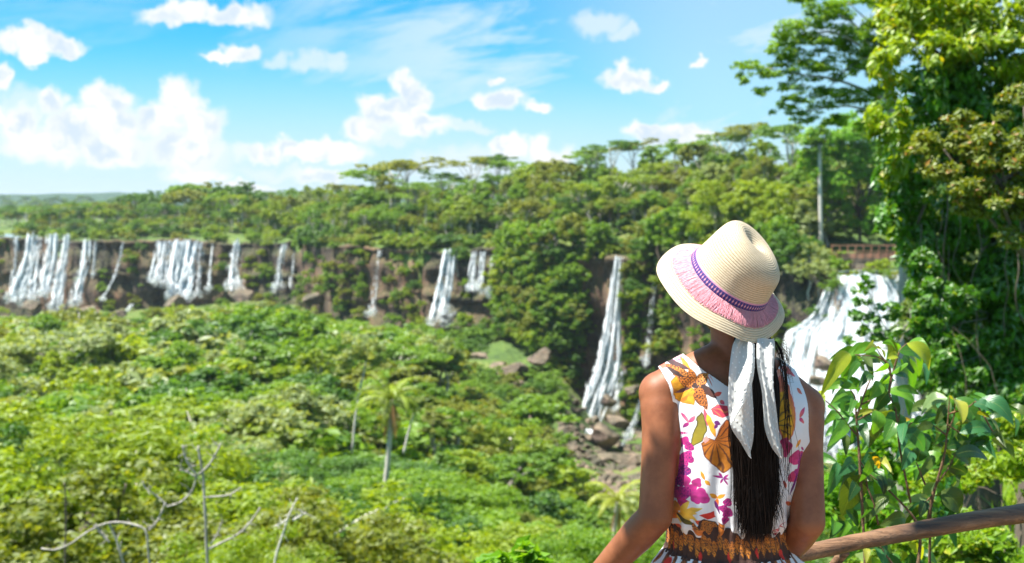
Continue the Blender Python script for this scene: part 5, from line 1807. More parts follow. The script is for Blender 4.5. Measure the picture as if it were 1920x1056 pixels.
def arm(mb, S, E, Wr, side):
    ball(mb, E, .0392); ball(mb, Wr, .0255)
    a = curve([S + [0, 0, .006], S * 0.72 + E * 0.28 + [side * -.004, -.006, 0], S * 0.4 + E * 0.6 + [side * -.002, -.004, 0], E], 26)
    ra = np.interp(np.linspace(0, 1, 26), [0, .12, .35, .7, 1], [.044, .0475, .0440, .0400, .0390])
    mb.tube(a, ra, 22)
    f = curve([E + [0, 0, 0], E * 0.7 + Wr * 0.3, E * 0.35 + Wr * 0.65, Wr], 24)
    rf = np.interp(np.linspace(0, 1, 24), [0, .25, .6, 1], [.0390, .0405, .0335, .0255])
    mb.tube(f, rf, 22)
    mb.tube([E + [0, -.012, -.004], E + [0, -.012, .02]], [.020, .022], 12)      # point of the elbow


def hand(mb, Wr, fwd, across, up, side):
    """A hand laid over the rail: palm, four bent fingers curling down the far side, a thumb along the near side."""
    fwd = unit(np.array(fwd, float)); across = unit(np.array(across, float)); up = unit(np.array(up, float))
    pc = Wr + fwd * 0.045
    for k_, (o_, L) in enumerate(((-.030, .068), (-.010, .078), (.010, .073), (.029, .058))):
        b0 = Wr + fwd * 0.010 + across * o_ * 0.7
        kn = Wr + fwd * 0.080 + across * o_ + up * 0.004
        mb.tube([b0, (b0 + kn) / 2 + up * .004, kn], [.0145, .0135, .0110], 10)
        j1 = kn + fwd * L * .42 - up * L * .18
        j2 = j1 + fwd * L * .18 - up * L * .36
        j3 = j2 - fwd * L * .04 - up * L * .26
        mb.tube(curve([kn, j1, j2, j3], 10), np.linspace(.0095, .0068, 10), 10)
    tb = Wr + fwd * .022 + across * side * .022
    mb.tube(curve([tb, tb + across * side * .022 + fwd * .022 - up * .006, tb + across * side * .030 + fwd * .045 - up * .022], 9), np.linspace(.0125, .0078, 9), 10)
    mb.tube([Wr - fwd * .015, pc, Wr + fwd * .078], [.024, .022, .016], 12)


body = MB()
torso_parts(body)
# neck and head (head tipped a little, looking out over the valley)
HC = wp(1372, 560, 2.615)
body.tube(curve([wp(1384, 706, 2.615), NECK, wp(1372, 620, 2.61), HC], 16), np.interp(np.linspace(0, 1, 16), [0, .35, .7, 1], [.062, .050, .049, .055]), 26)
for (dx, dy, dz, rx, ry, rz) in ((0, .005, .015, .074, .092, .092), (0, .045, -.035, .058, .056, .060), (0, .075, -.075, .036, .034, .026)):
    bm = bmesh.new(); bmesh.ops.create_uvsphere(bm, u_segments=28, v_segments=18, radius=1)
    V = np.array([v.co for v in bm.verts]) * [rx, ry, rz] + HC + [dx, dy, dz]
    Fq = np.array([[v.index for v in f.verts] for f in bm.faces if len(f.verts) == 4]); Ft = np.array([[v.index for v in f.verts] for f in bm.faces if len(f.verts) == 3])
    body.add(V, [Fq, Ft]); bm.free()
body.tube(curve([HC + [0, .090, .005], HC + [0, .108, -.022], HC + [0, .100, -.034]], 7), [.009, .010, .012, .014, .014, .012, .010], 10)        # nose
for sx in (-1, 1):
    body.tube(curve([HC + [sx * .073, .008, .018], HC + [sx * .083, -.004, .010], HC + [sx * .082, -.006, -.012], HC + [sx * .072, .006, -.032]], 9), [.006, .008, .009, .009, .009, .008, .008, .008, .006], 8)   # ear
body.tube([HC + [-.020, .094, -.058], HC + [0, .101, -.056], HC + [.020, .094, -.058]], [.005, .0075, .005], 8)   # lips
body.tube([HC + [-.018, .092, -.066], HC + [0, .099, -.067], HC + [.018, .092, -.066]], [.005, .0085, .005], 8)
arm(body, SHL, ELL_, WRL, -1)
arm(body, SHR, ELR, WRR, 1)
fl = unit(WRL - ELL_); fr = unit(WRR - ELR)
hand(body, WRL, fl * [1, 1, .25], np.cross(fl, [0, 0, 1]), [0, 0, 1], 1)
hand(body, WRR, fr * [1, 1, .25], np.cross(fr, [0, 0, 1]), [0, 0, 1], -1)
# legs and feet, hidden below the frame
for sx in (-1, 1):
    hx = sx * .085
    body.tube(curve([[hx, .01, .84], [hx, .0, .68], [hx * .92, -.005, .48], [hx * .9, -.015, .34], [hx * .9, .0, .08]], 26), np.interp(np.linspace(0, 1, 26), [0, .3, .52, .68, 1], [.088, .076, .052, .055, .034]), 22)
    body.tube(curve([[hx * .9, -.035, .040], [hx * .95, .02, .050], [hx * 1.05, .10, .030], [hx * 1.1, .165, .020]], 12), [.028, .033, .036, .037, .037, .036, .035, .034, .032, .028, .022, .014], 16)

skin, t = new_mat('skin')
pos = t.n('ShaderNodeNewGeometry').outputs['Position']
n_ = t.noise(pos, 14, 3, 0.5); nf = t.noise(pos, 420, 2, 0.6)
n_ = t.math('ADD', t.math('MULTIPLY', n_, .7), t.math('MULTIPLY', t.noise(pos, 70, 4, .65), .3))
c = t.mixc(t.mapr(n_, 0.36, 0.64), (0.205, 0.069, 0.028), (0.285, 0.104, 0.044))
bp = t.n('ShaderNodeBump', {'Height': nf, 'Strength': 0.22, 'Distance': 0.0006}).outputs[0]
p = t.n('ShaderNodeBsdfPrincipled', {'Base Color': c, 'Roughness': 0.54, 'Normal': bp, 'Subsurface Weight': 0.12, 'Subsurface Scale': 0.008, 'Specular IOR Level': 0.42})
p.inputs['Subsurface Radius'].default_value = (1.0, 0.35, 0.2)
t.n('ShaderNodeOutputMaterial', {'Surface': p.outputs[0]})
link('body', remeshed(body, 'body', 0.0048, 10), skin, woman)
# eyes, for the side that looks at the valley
em, t = new_mat('eye')
t.n('ShaderNodeOutputMaterial', {'Surface': t.n('ShaderNodeBsdfPrincipled', {'Base Color': (0.05, 0.025, 0.015, 1), 'Roughness': 0.15}).outputs[0]})
for sx in (-1, 1):
    mb = MB(); bm = bmesh.new(); bmesh.ops.create_icosphere(bm, subdivisions=3, radius=.0115)
    V = np.array([v.co for v in bm.verts]) + HC + [sx * .030, .0845, .004]; Ft = np.array([[v.index for v in f.verts] for f in bm.faces]); bm.free()
    mb.add(V, Ft); mb.build('eye', em, woman)
# ear stud
sm, t = new_mat('silver')
t.n('ShaderNodeOutputMaterial', {'Surface': t.n('ShaderNodeBsdfPrincipled', {'Base Color': (.8, .8, .82, 1), 'Metallic': 1.0, 'Roughness': 0.2}).outputs[0]})
mb = MB(); q = wp(1336, 653, 2.585); th = np.linspace(0, 6.0, 14)
mb.tube(np.stack([q[0] + .0035 * np.cos(th), q[1] + 0 * th, q[2] + .0035 * np.sin(th)], -1), .0012, 6); mb.build('earring', sm, woman)

# ------------------------------------------------------------------ dress
db = MB()
torso_parts(db)
base = remeshed(db, 'dress_base', 0.0058, 8)
nvb = len(base.vertices)
co = np.empty(nvb * 3, np.float32); base.vertices.foreach_get('co', co); co = co.reshape(-1, 3).astype(float)
no = np.empty(nvb * 3, np.float32); base.vertices.foreach_get('normal', no); no = no.reshape(-1, 3).astype(float)
fq = np.array([list(p_.vertices) if len(p_.vertices) == 4 else list(p_.vertices) + [p_.vertices[-1]] for p_ in base.polygons])
bpy.data.meshes.remove(base)


def subdiv(V, Fq, k):
    """Split each quad into k x k by bilinear interpolation (welded afterwards by position)."""
    a = np.linspace(0, 1, k + 1)
    U, W_ = np.meshgrid(a, a, indexing='ij')
    w4 = np.stack([(1 - U) * (1 - W_), U * (1 - W_), U * W_, (1 - U) * W_], -1).reshape(-1, 4)
    P = np.einsum('wk,fkc->fwc', w4, V[Fq])
    g = grid_faces(k + 1, k + 1)
    m = (k + 1) ** 2
    return P.reshape(-1, P.shape[-1]), (g[None] + (np.arange(len(Fq)) * m)[:, None, None]).reshape(-1, 4)


keep = co[:, 2] > 0.94
fq = fq[keep[fq].all(1)]
VN = np.hstack([co, no])
V2, F2 = subdiv(VN, fq, 6)
key = np.round(V2[:, :3] * 2e5).astype(np.int64)
_, first, inv = np.unique(key, axis=0, return_index=True, return_inverse=True)
V2 = V2[first]; F2 = inv.reshape(-1)[F2]
P = V2[:, :3]; N = unit(V2[:, 3:])
px, py = proj(P + wl)
# in photo-independent garment coordinates: gx across, gy down the back (units: printed pixels of the pattern)
S_ = 2.5 / F
gx = 960 + (P[:, 0] + wl[0]) / (2.5 / F); gy = 385 + (CAM[2] - P[:, 2]) / S_
back = N[:, 1] < 0.25
# neckline and armholes, drawn on the garment
nx_ = np.array([1285, 1300, 1330, 1368, 1395, 1430, 1458, 1472, 1484], float)
ny_ = np.array([672, 681, 704, 731, 742, 736, 722, 706, 690], float)
neck_y = np.interp(gx, nx_, ny_, left=600, right=600)
front_neck = np.interp(gx, [1290, 1330, 1385, 1440, 1480], [676, 740, 775, 740, 690], left=600, right=600)
neck = np.where(N[:, 1] < 0.1, neck_y, front_neck)
arm_l = np.interp(gy, [660, 690, 705, 730, 760, 800, 840, 880, 1100], [1236, 1238, 1249, 1261, 1267, 1268, 1250, 1200, 1000])
arm_r = np.interp(gy, [660, 706, 722, 745, 775, 820, 850, 880, 910, 950, 1100], [1510, 1511, 1517, 1523, 1526, 1529, 1532, 1537, 1545, 1600, 1800])
inside = (gy > neck) & (gx > arm_l) & (gx < arm_r) & (gy < 1022)
# cloth: a little ease, folds falling from the shoulders, gathers above the waist
ease = 0.0062 + 0.012 * smoothstep(860, 985, gy) * smoothstep(1030, 1000, gy)
fold = 0.0030 * np.sin(gx * 0.085 + 2.0 * np.sin(gy * 0.008) + 0.6) * smoothstep(740, 850, gy) \
    + 0.0022 * np.sin(gx * 0.19 + gy * 0.012 + 1.0) * smoothstep(800, 930, gy) \
    + 0.0040 * np.sin(gx * 0.33 + 1.5 * np.sin(gy * 0.03)) * smoothstep(945, 1005, gy) \
    + 0.0012 * vnoise(P, 26, 2, 31)
P = P + N * (ease + fold)[:, None]


# ---- the printed pattern
prng = np.random.RandomState(3)
col = np.empty((len(P), 3)); col[:] = (0.80, 0.80, 0.82)
col *= (1 - 0.03 * vnoise(np.stack([gx, gy], -1), 0.05, 2, 41))[:, None]
G2 = np.stack([gx, gy], -1)
spk = vnoise(G2, 0.62, 2, 51)
soft = vnoise(G2, 0.13, 2, 52)
wv = vnoise(G2, 0.09, 2, 53) * 2.2
frontmask = N[:, 1] > 0.35


def ink(mask, c):
    mask = np.clip(mask, 0, 1)[:, None]
    col[:] = col * (1 - mask) + np.broadcast_to(c, col.shape) * mask


def petal(x0, y0, x1, y1, wd, c0, c1, edge=None, speck=None, veins=None, pw=0.8):
    d = np.array([x1 - x0, y1 - y0], float); L = np.hypot(*d); d /= L; n = np.array([-d[1], d[0]])
    u = ((gx - x0) * d[0] + (gy - y0) * d[1]) / L; v = (gx - x0) * n[0] + (gy - y0) * n[1]
    uu = np.clip(u, 0, 1)
    hw = wd / 2 * np.sin(np.pi * uu ** pw) ** 0.75 * (1 + 0.10 * wv)
    m = smoothstep(0, 1.2, hw - np.abs(v)) * (u > 0) * (u < 1)
    q = np.clip(np.abs(v) / (hw + 1e-3), 0, 1)
    c = np.array(c0)[None] * (1 - uu[:, None]) + np.array(c1)[None] * uu[:, None]
    c = c * (1 + 0.25 * soft)[:, None]
    if veins is not None:
        k_ = smoothstep(0.55, 0.95, np.sin((u * L * 0.42 - np.abs(v) * 0.55 + wv))) * 0.8 + smoothstep(.9, .2, np.abs(v)) * 0.8
        k_ = np.clip(k_, 0, 1)[:, None]
        c = c * (1 - k_) + np.array(veins) * k_
    if speck is not None:
        k_ = smoothstep(0.05, 0.30, spk)[:, None]
        c = c * (1 - k_) + np.array(speck) * k_
    if edge is not None:
        k_ = smoothstep(0.72, 0.98, q)[:, None]
        c = c * (1 - k_) + np.array(edge) * k_
    m = np.clip(m, 0, 1)[:, None]
    col[:] = col * (1 - m) + np.clip(c, 0.004, 1) * m


def blob(x, y, r, c, speck=None, ry=None):
    ry = ry or r
    a = np.arctan2(gy - y, gx - x)
    q = np.hypot((gx - x) / r, (gy - y) / ry) / (1 + 0.13 * np.sin(a * 3 + x) + 0.07 * wv)
    c = np.array(c)[None] * (1 + 0.28 * soft + 0.2 * (q - 0.5))[:, None]
    if speck is not None:
        k_ = smoothstep(0.25, 0.45, spk)[:, None]
        c = c * (1 - k_) + np.array(speck) * k_
    m = smoothstep(1.06, 0.96, q)[:, None]
    col[:] = col * (1 - m) + np.clip(c, .004, 1) * m


def poly(pts, c, edge=None, speck=None, stripe=None, ang=0.0, grad=None):
    inside_ = np.zeros(len(gx), bool)
    Q = np.array(pts, float)
    x0, y0 = Q.min(0) - 3; x1, y1 = Q.max(0) + 3
    sel = np.where((gx > x0) & (gx < x1) & (gy > y0) & (gy < y1))[0]
    if len(sel) == 0:
        return
    X = gx[sel] + wv[sel] * 0.7; Y = gy[sel] + wv[::-1][sel] * 0.0
    ins = np.zeros(len(sel), bool); dist = np.full(len(sel), 1e9)
    for (ax, ay), (bx, by) in zip(Q, np.roll(Q, -1, 0)):
        cr = (ay > Y) != (by > Y)
        ins ^= cr & (X < (bx - ax) * (Y - ay) / (by - ay + 1e-9) + ax)
        tt = np.clip(((X - ax) * (bx - ax) + (Y - ay) * (by - ay)) / ((bx - ax) ** 2 + (by - ay) ** 2 + 1e-9), 0, 1)
        dist = np.minimum(dist, np.hypot(X - ax - tt * (bx - ax), Y - ay - tt * (by - ay)))
    sd = np.where(ins, dist, -dist)
    cc_ = np.broadcast_to(np.array(c, float), (len(sel), 3)) * (1 + 0.25 * soft[sel])[:, None]
    if grad is not None:
        k_ = np.clip((Y - Q[:, 1].min()) / np.ptp(Q[:, 1]), 0, 1)[:, None]
        cc_ = cc_ * (1 - k_) + np.array(grad) * k_
    if stripe is not None:
        sc_, per, cx_, cy_ = stripe
        a = np.arctan2(Y - cy_, X - cx_) * per + 0.7 * wv[sel]
        k_ = smoothstep(0.45, 0.95, np.sin(a))[:, None] * 0.85
        cc_ = cc_ * (1 - k_) + np.array(sc_) * k_
    if speck is not None:
        k_ = smoothstep(0.02, 0.30, spk[sel])[:, None]
        cc_ = cc_ * (1 - k_) + np.array(speck) * k_
    if edge is not None:
        k_ = smoothstep(3.2, 0.6, dist)[:, None]
        cc_ = cc_ * (1 - k_) + np.array(edge) * k_
    m = smoothstep(-0.5, 0.7, sd)[:, None]
    col[sel] = col[sel] * (1 - m) + np.clip(cc_, .004, 1) * m


OR, YL, DK, CO, MG, PU, RD, OL = (.66, .19, .02), (.85, .43, .015), (.035, .012, .010), (.72, .16, .10), (.48, .018, .20), (.13, .008, .14), (.62, .03, .02), (.17, .15, .012)
# shoulder flowers
poly([(1238, 686), (1262, 688), (1264, 703), (1252, 706)], CO)
petal(1272, 690, 1302, 681, 11, (.55, .03, .25), (.7, .25, .4), speck=(.8, .6, .65))
petal(1290, 684, 1306, 708, 10, OR, YL)
petal(1259, 690, 1305, 702, 11, DK, (.12, .05, .06))
petal(1262, 699, 1316, 724, 20, OR, (.55, .22, .03), edge=DK, speck=DK)
petal(1261, 701, 1300, 722, 9, DK, DK)
poly([(1266, 724), (1276, 714), (1296, 728), (1316, 742), (1311, 767), (1291, 765), (1270, 756)], (.78, .34, .015), edge=(.55, .20, .01), stripe=((.45, .13, .01), 9, 1312, 735))
petal(1312, 732, 1270, 745, 9, DK, (.2, .08, .08))
petal(1314, 732, 1278, 717, 20, OR, OR, edge=DK, speck=DK)
petal(1302, 700, 1316, 736, 16, OR, OR, edge=DK, speck=DK)
petal(1312, 731, 1339, 708, 24, OR, (.50, .24, .05), edge=DK, speck=DK)
petal(1324, 731, 1351, 754, 14, DK, (.10, .03, .02))
petal(1313, 734, 1333, 775, 22, OR, (.45, .14, .02), edge=DK, speck=DK)
petal(1312, 742, 1298, 752, 8, YL, OR, edge=DK)
blob(1313, 733, 5, DK)
petal(1336, 712, 1344, 735, 4, (.75, .2, .12), CO); petal(1340, 712, 1347, 727, 3, CO, CO)
# pink orchid, olive leaf, bud, large heart leaf
poly([(1338, 772), (1350, 763), (1368, 766), (1372, 782), (1358, 788), (1343, 782)], (.62, .05, .10), stripe=((.75, .25, .10), 12, 1338, 770))
petal(1327, 772, 1333, 806, 9, (.60, .10, .12), (.55, .04, .15))
poly([(1322, 777), (1330, 795), (1332, 812), (1325, 832), (1309, 844), (1303, 840), (1306, 820), (1314, 803), (1315, 788)], OL, edge=(.07, .06, .01), grad=(.33, .25, .01))
poly([(1324, 846), (1322, 836), (1334, 824), (1346, 828), (1354, 803), (1366, 790), (1392, 800), (1396, 850), (1380, 878), (1361, 892), (1346, 880), (1330, 862)],
     (.50, .11, .012), edge=(.20, .04, .01), stripe=((.09, .025, .012), 15, 1346, 829), grad=(.60, .22, .012))
petal(1332, 782, 1347, 824, 13, YL, (.65, .25, .02), edge=OR)
petal(1344, 795, 1356, 800, 9, PU, PU); petal(1350, 800, 1344, 808, 7, PU, PU)
poly([(1325, 828), (1333, 820), (1336, 828), (1328, 836)], (.75, .35, .30))
# magenta cluster down the side
petal(1275, 826, 1302, 819, 7, MG, MG, speck=(.7, .3, .5))
for x, y, r_, c_, sp_ in ((1293, 836, 9, MG, None), (1281, 842, 9, PU, MG), (1301, 845, 8, MG, PU), (1276, 858, 8, MG, (.7, .3, .5)), (1300, 866, 11, MG, PU), (1290, 880, 11, MG, PU), (1279, 872, 8, PU, MG), (1296, 893, 11, PU, MG),
                          (1283, 900, 10, PU, MG), (1298, 911, 10, MG, None), (1288, 918, 9, PU, MG), (1311, 922, 7, MG, None), (1318, 911, 8, (.42, .02, .18), None), (1325, 936, 14, (.50, .025, .22), None), (1318, 944, 8, MG, None), (1282, 932, 9, MG, PU),
                          (1298, 934, 12, MG, PU), (1288, 945, 8, MG, None), (1297, 954, 10, MG, RD), (1272, 880, 8, PU, None), (1273, 905, 8, PU, MG), (1271, 925, 7, PU, None)):
    blob(x, y, r_, c_, sp_)
# yellow and orange flower above the waist, speckled dark petals
for (x1, y1, c_) in ((1266, 978, OR), (1262, 990, (.70, .16, .03)), (1276, 998, OR), (1272, 962, (.70, .18, .03)), (1286, 955, (.72, .25, .03))):
    petal(1292, 974, x1, y1, 17, c_, (.75, .25, .02))
for (x1, y1) in ((1330, 958), (1322, 970), (1326, 985), (1308, 948), (1298, 996), (1312, 992)):
    petal(1296, 974, x1, y1, 11, YL, (.85, .58, .10))
poly([(1324, 972), (1346, 964), (1350, 976), (1336, 980)], RD); petal(1318, 984, 1340, 990, 10, RD, OR)
petal(1290, 978, 1322, 1000, 9, DK, OL)
blob(1340, 998, 17, DK, None, 17); blob(1340, 997, 13, (.42, .14, .02), DK, 14)
petal(1314, 990, 1325, 1012, 11, OR, OR, edge=DK, speck=DK)
poly([(1353, 985), (1366, 988), (1368, 1026), (1358, 1016)], OR, stripe=(DK, 10, 1350, 985))
for (x0_, y0_, x1, y1, w_, a_, b__) in ((1290, 976, 1268, 1012, 14, OR, RD), (1300, 1000, 1284, 1018, 12, RD, OR), (1336, 1014, 1312, 1004, 12, (.7, .2, .05), OR), (1352, 940, 1338, 930, 9, OR, YL), (1352, 940, 1366, 930, 9, YL, OR), (1352, 940, 1350, 960, 9, OR, RD),
                                    (1300, 800, 1288, 782, 8, (.7, .2, .25), MG), (1300, 800, 1312, 786, 8, MG, (.7, .2, .25)), (1300, 800, 1290, 812, 8, MG, PU), (1346, 748, 1360, 742, 9, CO, RD), (1356, 756, 1364, 764, 8, CO, MG), (1330, 905, 1322, 888, 8, OR, YL), (1330, 905, 1340, 916, 8, YL, OR),
                                    (1505, 790, 1518, 772, 9, CO, MG), (1505, 790, 1516, 802, 9, MG, CO), (1508, 830, 1498, 846, 9, OR, YL), (1490, 960, 1476, 948, 10, OR, RD), (1490, 960, 1500, 944, 10, MG, CO), (1478, 920, 1470, 904, 9, CO, RD), (1506, 740, 1516, 752, 8, CO, CO)):
    petal(x0_, y0_, x1, y1, w_, a_, b__)
# small orchids under the heart leaf
for (x1, y1) in ((1341, 896), (1352, 890), (1371, 893), (1372, 902), (1356, 912), (1371, 914)):
    petal(1361, 901, x1, y1, 6, PU, MG)
petal(1347, 944, 1358, 972, 7, PU, PU)
for x, y, r_ in ((1369, 945, 8), (1362, 958, 8), (1370, 966, 9), (1366, 980, 7)):
    blob(x, y, r_, MG, PU)
# right half
petal(1478, 702, 1500, 708, 10, (.75, .35, .38), CO); petal(1486, 704, 1510, 722, 10, CO, (.72, .10, .20)); petal(1474, 704, 1480, 730, 12, (.72, .22, .12), (.75, .4, .3))
poly([(1462, 724), (1478, 716), (1490, 735), (1496, 765), (1497, 785), (1494, 810), (1484, 828), (1470, 834), (1462, 800)], (.66, .14, .08), edge=(.70, .15, .12), grad=(.70, .32, .012))
poly([(1464, 745), (1478, 742), (1488, 762), (1491, 790), (1485, 818), (1473, 826), (1464, 800)], (.72, .38, .012), stripe=((.10, .075, .03), 17, 1448, 800))
blob(1479, 843, 9, (.45, .02, .14), None, 16); blob(1474, 832, 8, (.5, .03, .16), None)
blob(1500, 866, 14, (.55, .03, .17), None, 13); blob(1511, 862, 8, (.5, .03, .17)); blob(1494, 902, 11, (.52, .03, .12), None, 10); blob(1504, 895, 8, MG, PU); blob(1512, 874, 7, MG, PU)
petal(1518, 858, 1502, 900, 9, PU, MG, speck=MG); petal(1505, 895, 1484, 941, 6, PU, PU); petal(1512, 846, 1521, 856, 6, MG, MG)
for (a, b_, c_, d_) in ((1448, 1012, 1476, 988), (1454, 1000, 1466, 1012), (1460, 994, 1474, 1004), (1450, 1006, 1462, 996)):
    petal(a, b_, c_, d_, 4, RD, (.45, .02, .05))
poly([(1452, 1012), (1462, 1000), (1466, 1010), (1458, 1018)], (.30, .01, .04))
# the same kinds of flower on the side that faces the valley
for k_ in range(26):
    x, y = prng.uniform(1260, 1520), prng.uniform(760, 1010)
    sv = col.copy()
    for a in np.linspace(0, 6.28, 6)[:-1]:
        petal(x, y, x + 22 * math.cos(a), y + 22 * math.sin(a), 14, (OR, MG, YL)[k_ % 3], (YL, PU, RD)[k_ % 3])
    col[~frontmask] = sv[~frontmask]

fmask = inside[F2].sum(1) >= 3
F3 = F2[fmask]
used, inv = np.unique(F3, return_inverse=True)
dressme = np_mesh('dress', P[used], inv.reshape(-1, 4), True, col[used])


def cloth_mat(name, attr=True, base=(0.8, 0.8, 0.8), rough=0.75, weave=2600, trans=0.12):
    m, t = new_mat(name)
    pos = t.n('ShaderNodeTexCoord').outputs['Object']
    if attr:
        c = t.n('ShaderNodeAttribute', {}, attribute_name='col').outputs['Color']
    else:
        c = t.mixc(0.0, base, base)
    nz = t.noise(pos, weave, 2, 0.6)
    nb_ = t.noise(pos, 38, 3, 0.55)
    h = t.math('ADD', t.math('MULTIPLY', nz, 0.10), nb_)
    bp = t.n('ShaderNodeBump', {'Height': h, 'Strength': 0.35, 'Distance': 0.004}).outputs[0]
    p = t.n('ShaderNodeBsdfPrincipled', {'Base Color': c, 'Roughness': rough, 'Normal': bp, 'Sheen Weight': 0.1})
    tr = t.n('ShaderNodeBsdfTranslucent', {'Color': c, 'Normal': bp})
    mx = t.n('ShaderNodeMixShader', {0: trans, 1: p.outputs[0], 2: tr.outputs[0]})
    t.n('ShaderNodeOutputMaterial', {'Surface': mx.outputs[0]})
    return m


DRESS = cloth_mat('printed_cotton')
dress = link('dress', dressme, DRESS, woman)

# waistband (elastic, gathered) and skirt
def ring_cloth(zs, prof, nang=420, gather=0.004, ng_=46, wave2=0.0):
    th = np.linspace(0, 2 * np.pi, nang, endpoint=False)
    rowsP = []
    for z in zs:
        cx_, cy_, a, b_, g_ = [np.interp(z, prof[0][::-1], q[::-1]) for q in prof[1:]]
        r_ = 1 + 0 * th
        gw = g_ * (np.sin(th * ng_ + 1.7 * np.sin(th * 5) + z * 9) * 0.6 + 0.5 * np.sin(th * ng_ * 0.37 + z * 5))
        rowsP.append(np.stack([cx_ + (a + gw) * np.cos(th), cy_ + (b_ + gw) * np.sin(th), np.full(nang, z)], -1))
    return np.array(rowsP)


zs = np.linspace(1.012, 0.930, 70)
prof = [np.array([1.012, .998, .97, .94, .930]), np.array([-.013, -.012, -.012, -.010, -.010]), np.array([.003] * 5), np.array([.136, .140, .139, .143, .150]), np.array([.110, .112, .112, .115, .120]), np.array([.0030, .0030, .0030, .0030, .0036])]
Pw_ = ring_cloth(zs, prof)
Wv = Pw_.reshape(-1, 3)
gx = 960 + (Wv[:, 0] + wl[0]) / S_; gy = 385 + (CAM[2] - Wv[:, 2]) / S_
ga = np.arctan2(Wv[:, 1], Wv[:, 0] + .012) * 150
gx2 = ga
col = np.empty((len(Wv), 3)); col[:] = (.055, .020, .012)
G2 = np.stack([ga, gy], -1)
spk = vnoise(G2, 0.7, 2, 61); soft = vnoise(G2, 0.13, 2, 62); wv = vnoise(G2, 0.09, 2, 63) * 2.2
gxs, gx = gx, ga
for k_ in range(56):
    x = -471 + k_ * 942 / 56; y = 1034 + 7 * math.sin(k_ * 2.1)
    petal(x + 3 * math.sin(k_ * 5), y - 17, x + 2, y + 18 + 4 * math.sin(k_), 21, (.46, .13, .015), (.62, .22, .02), edge=DK, speck=(.10, .035, .012))
    if k_ % 5 == 2:
        petal(x + 10, y + 8, x + 14, y + 30, 12, RD, RD)
wb = np_mesh('waistband', Wv, grid_faces(len(zs), 420, True), True, col)
link('waistband', wb, DRESS, dress)
zs = np.concatenate([np.linspace(0.934, 0.86, 24), np.linspace(0.85, 0.46, 40)])
prof = [np.array([.934, .90, .84, .70, .46]), np.array([-.010, -.008, 0, 0, 0]), np.array([.003, .004, .008, .01, .01]), np.array([.147, .172, .205, .235, .29]), np.array([.118, .138, .168, .195, .24]), np.array([.004, .008, .010, .014, .022])]
Ps_ = ring_cloth(zs, prof, 520, ng_=24)
Sv = Ps_.reshape(-1, 3)
ga = np.arctan2(Sv[:, 1], Sv[:, 0]) * 170
gx = ga; gy = 385 + (CAM[2] - Sv[:, 2]) / S_
col = np.empty((len(Sv), 3)); col[:] = (.80, .80, .82)
G2 = np.stack([gx, gy], -1)
spk = vnoise(G2, 0.62, 2, 51); soft = vnoise(G2, 0.13, 2, 52); wv = vnoise(G2, 0.09, 2, 53) * 2.2
for k_ in range(34):
    x = -534 + k_ * 1068 / 34
    petal(x, 1058, x + 4, 1094 + 10 * math.sin(k_ * 3), 20, (.05, .02, .015), OR, edge=DK, speck=DK)
    if k_ % 4 == 1:
        petal(x + 14, 1070, x + 16, 1100, 16, RD, RD)
for k_ in range(90):
    x, y = prng.uniform(-530, 530), prng.uniform(1120, 1460)
    for a in np.linspace(0, 6.28, 6)[:-1]:
        petal(x, y, x + 24 * math.cos(a), y + 24 * math.sin(a), 15, (OR, MG, YL, OL)[k_ % 4], (YL, PU, RD, OL)[k_ % 4])
sk = np_mesh('skirt', Sv, grid_faces(len(zs), 520, True), True, col)
link('skirt', sk, DRESS, dress)

# ------------------------------------------------------------------ hair
hm, t = new_mat('black_hair')
uvh = t.n('ShaderNodeAttribute', {}, attribute_name='col').outputs['Color']
p = t.n('ShaderNodeBsdfPrincipled', {'Base Color': uvh, 'Roughness': 0.48, 'Specular IOR Level': 0.14})
t.n('ShaderNodeOutputMaterial', {'Surface': p.outputs[0]})
hr = np.random.RandomState(12)
hb = MB()
# cap of hair close to the skull
bm = bmesh.new(); bmesh.ops.create_uvsphere(bm, u_segments=30, v_segments=20, radius=1)
Vc = np.array([v.co for v in bm.verts]) * [.080, .092, .098] + HC + [0, -.006, .014]
sel = {i for i, v in enumerate(Vc) if v[1] < HC[1] + .035 and v[2] > HC[2] - .075}
fs = [[v.index for v in f.verts] for f in bm.faces if all(v.index in sel for v in f.verts)]
hb.add(Vc, [np.array([f for f in fs if len(f) == 4]), np.array([f for f in fs if len(f) == 3])], (.010, .0065, .0055)); bm.free()
for k_ in range(2600):
    u = hr.rand()
    layer = hr.rand()
    x0 = 1380 + u * 54; yb = 612 + hr.uniform(-16, 16)
    ends = 1024 - 150 * hr.rand() ** 1.3 - 30 * abs(u - .5) if 0.06 < u < 0.86 else hr.uniform(860, 980)
    x_end = 1383 + u * 70 + hr.normal() * 5
    mid1 = 1373 + u * 85
    Yl = 2.484 - 0.022 * layer
    bulge = -0.012 * math.sin(u * math.pi)
    flip = hr.normal() * 0.004
    pts = [wp(x0, yb, 2.545 + .01 * layer), wp(x0 + (u - .5) * 8, 650, 2.515 + bulge - .012 * layer), wp(mid1 + 3, 720, Yl + bulge), wp(mid1 - 2 + hr.normal() * 2, 820, Yl + bulge + flip),
           wp(x_end + hr.normal() * 2, (ends + 840) / 2 + 20, Yl + bulge), wp(x_end + hr.normal() * 5 + (6 if u > .8 else 0), ends, Yl + bulge + hr.normal() * .006)]
    q = curve(pts, 16)
    r_ = hr.uniform(.0005, .0012)
    g_ = hr.uniform(.8, 1.1)
    c_ = np.array((.0085, .0055, .0045)) * g_ + (np.array((.016, .009, .006)) * (hr.rand() < 0.08))
    hb.tube(q, r_ * np.interp(np.linspace(0, 1, 16), [0, .7, 1], [1, .9, .15]), 5, c_, False)
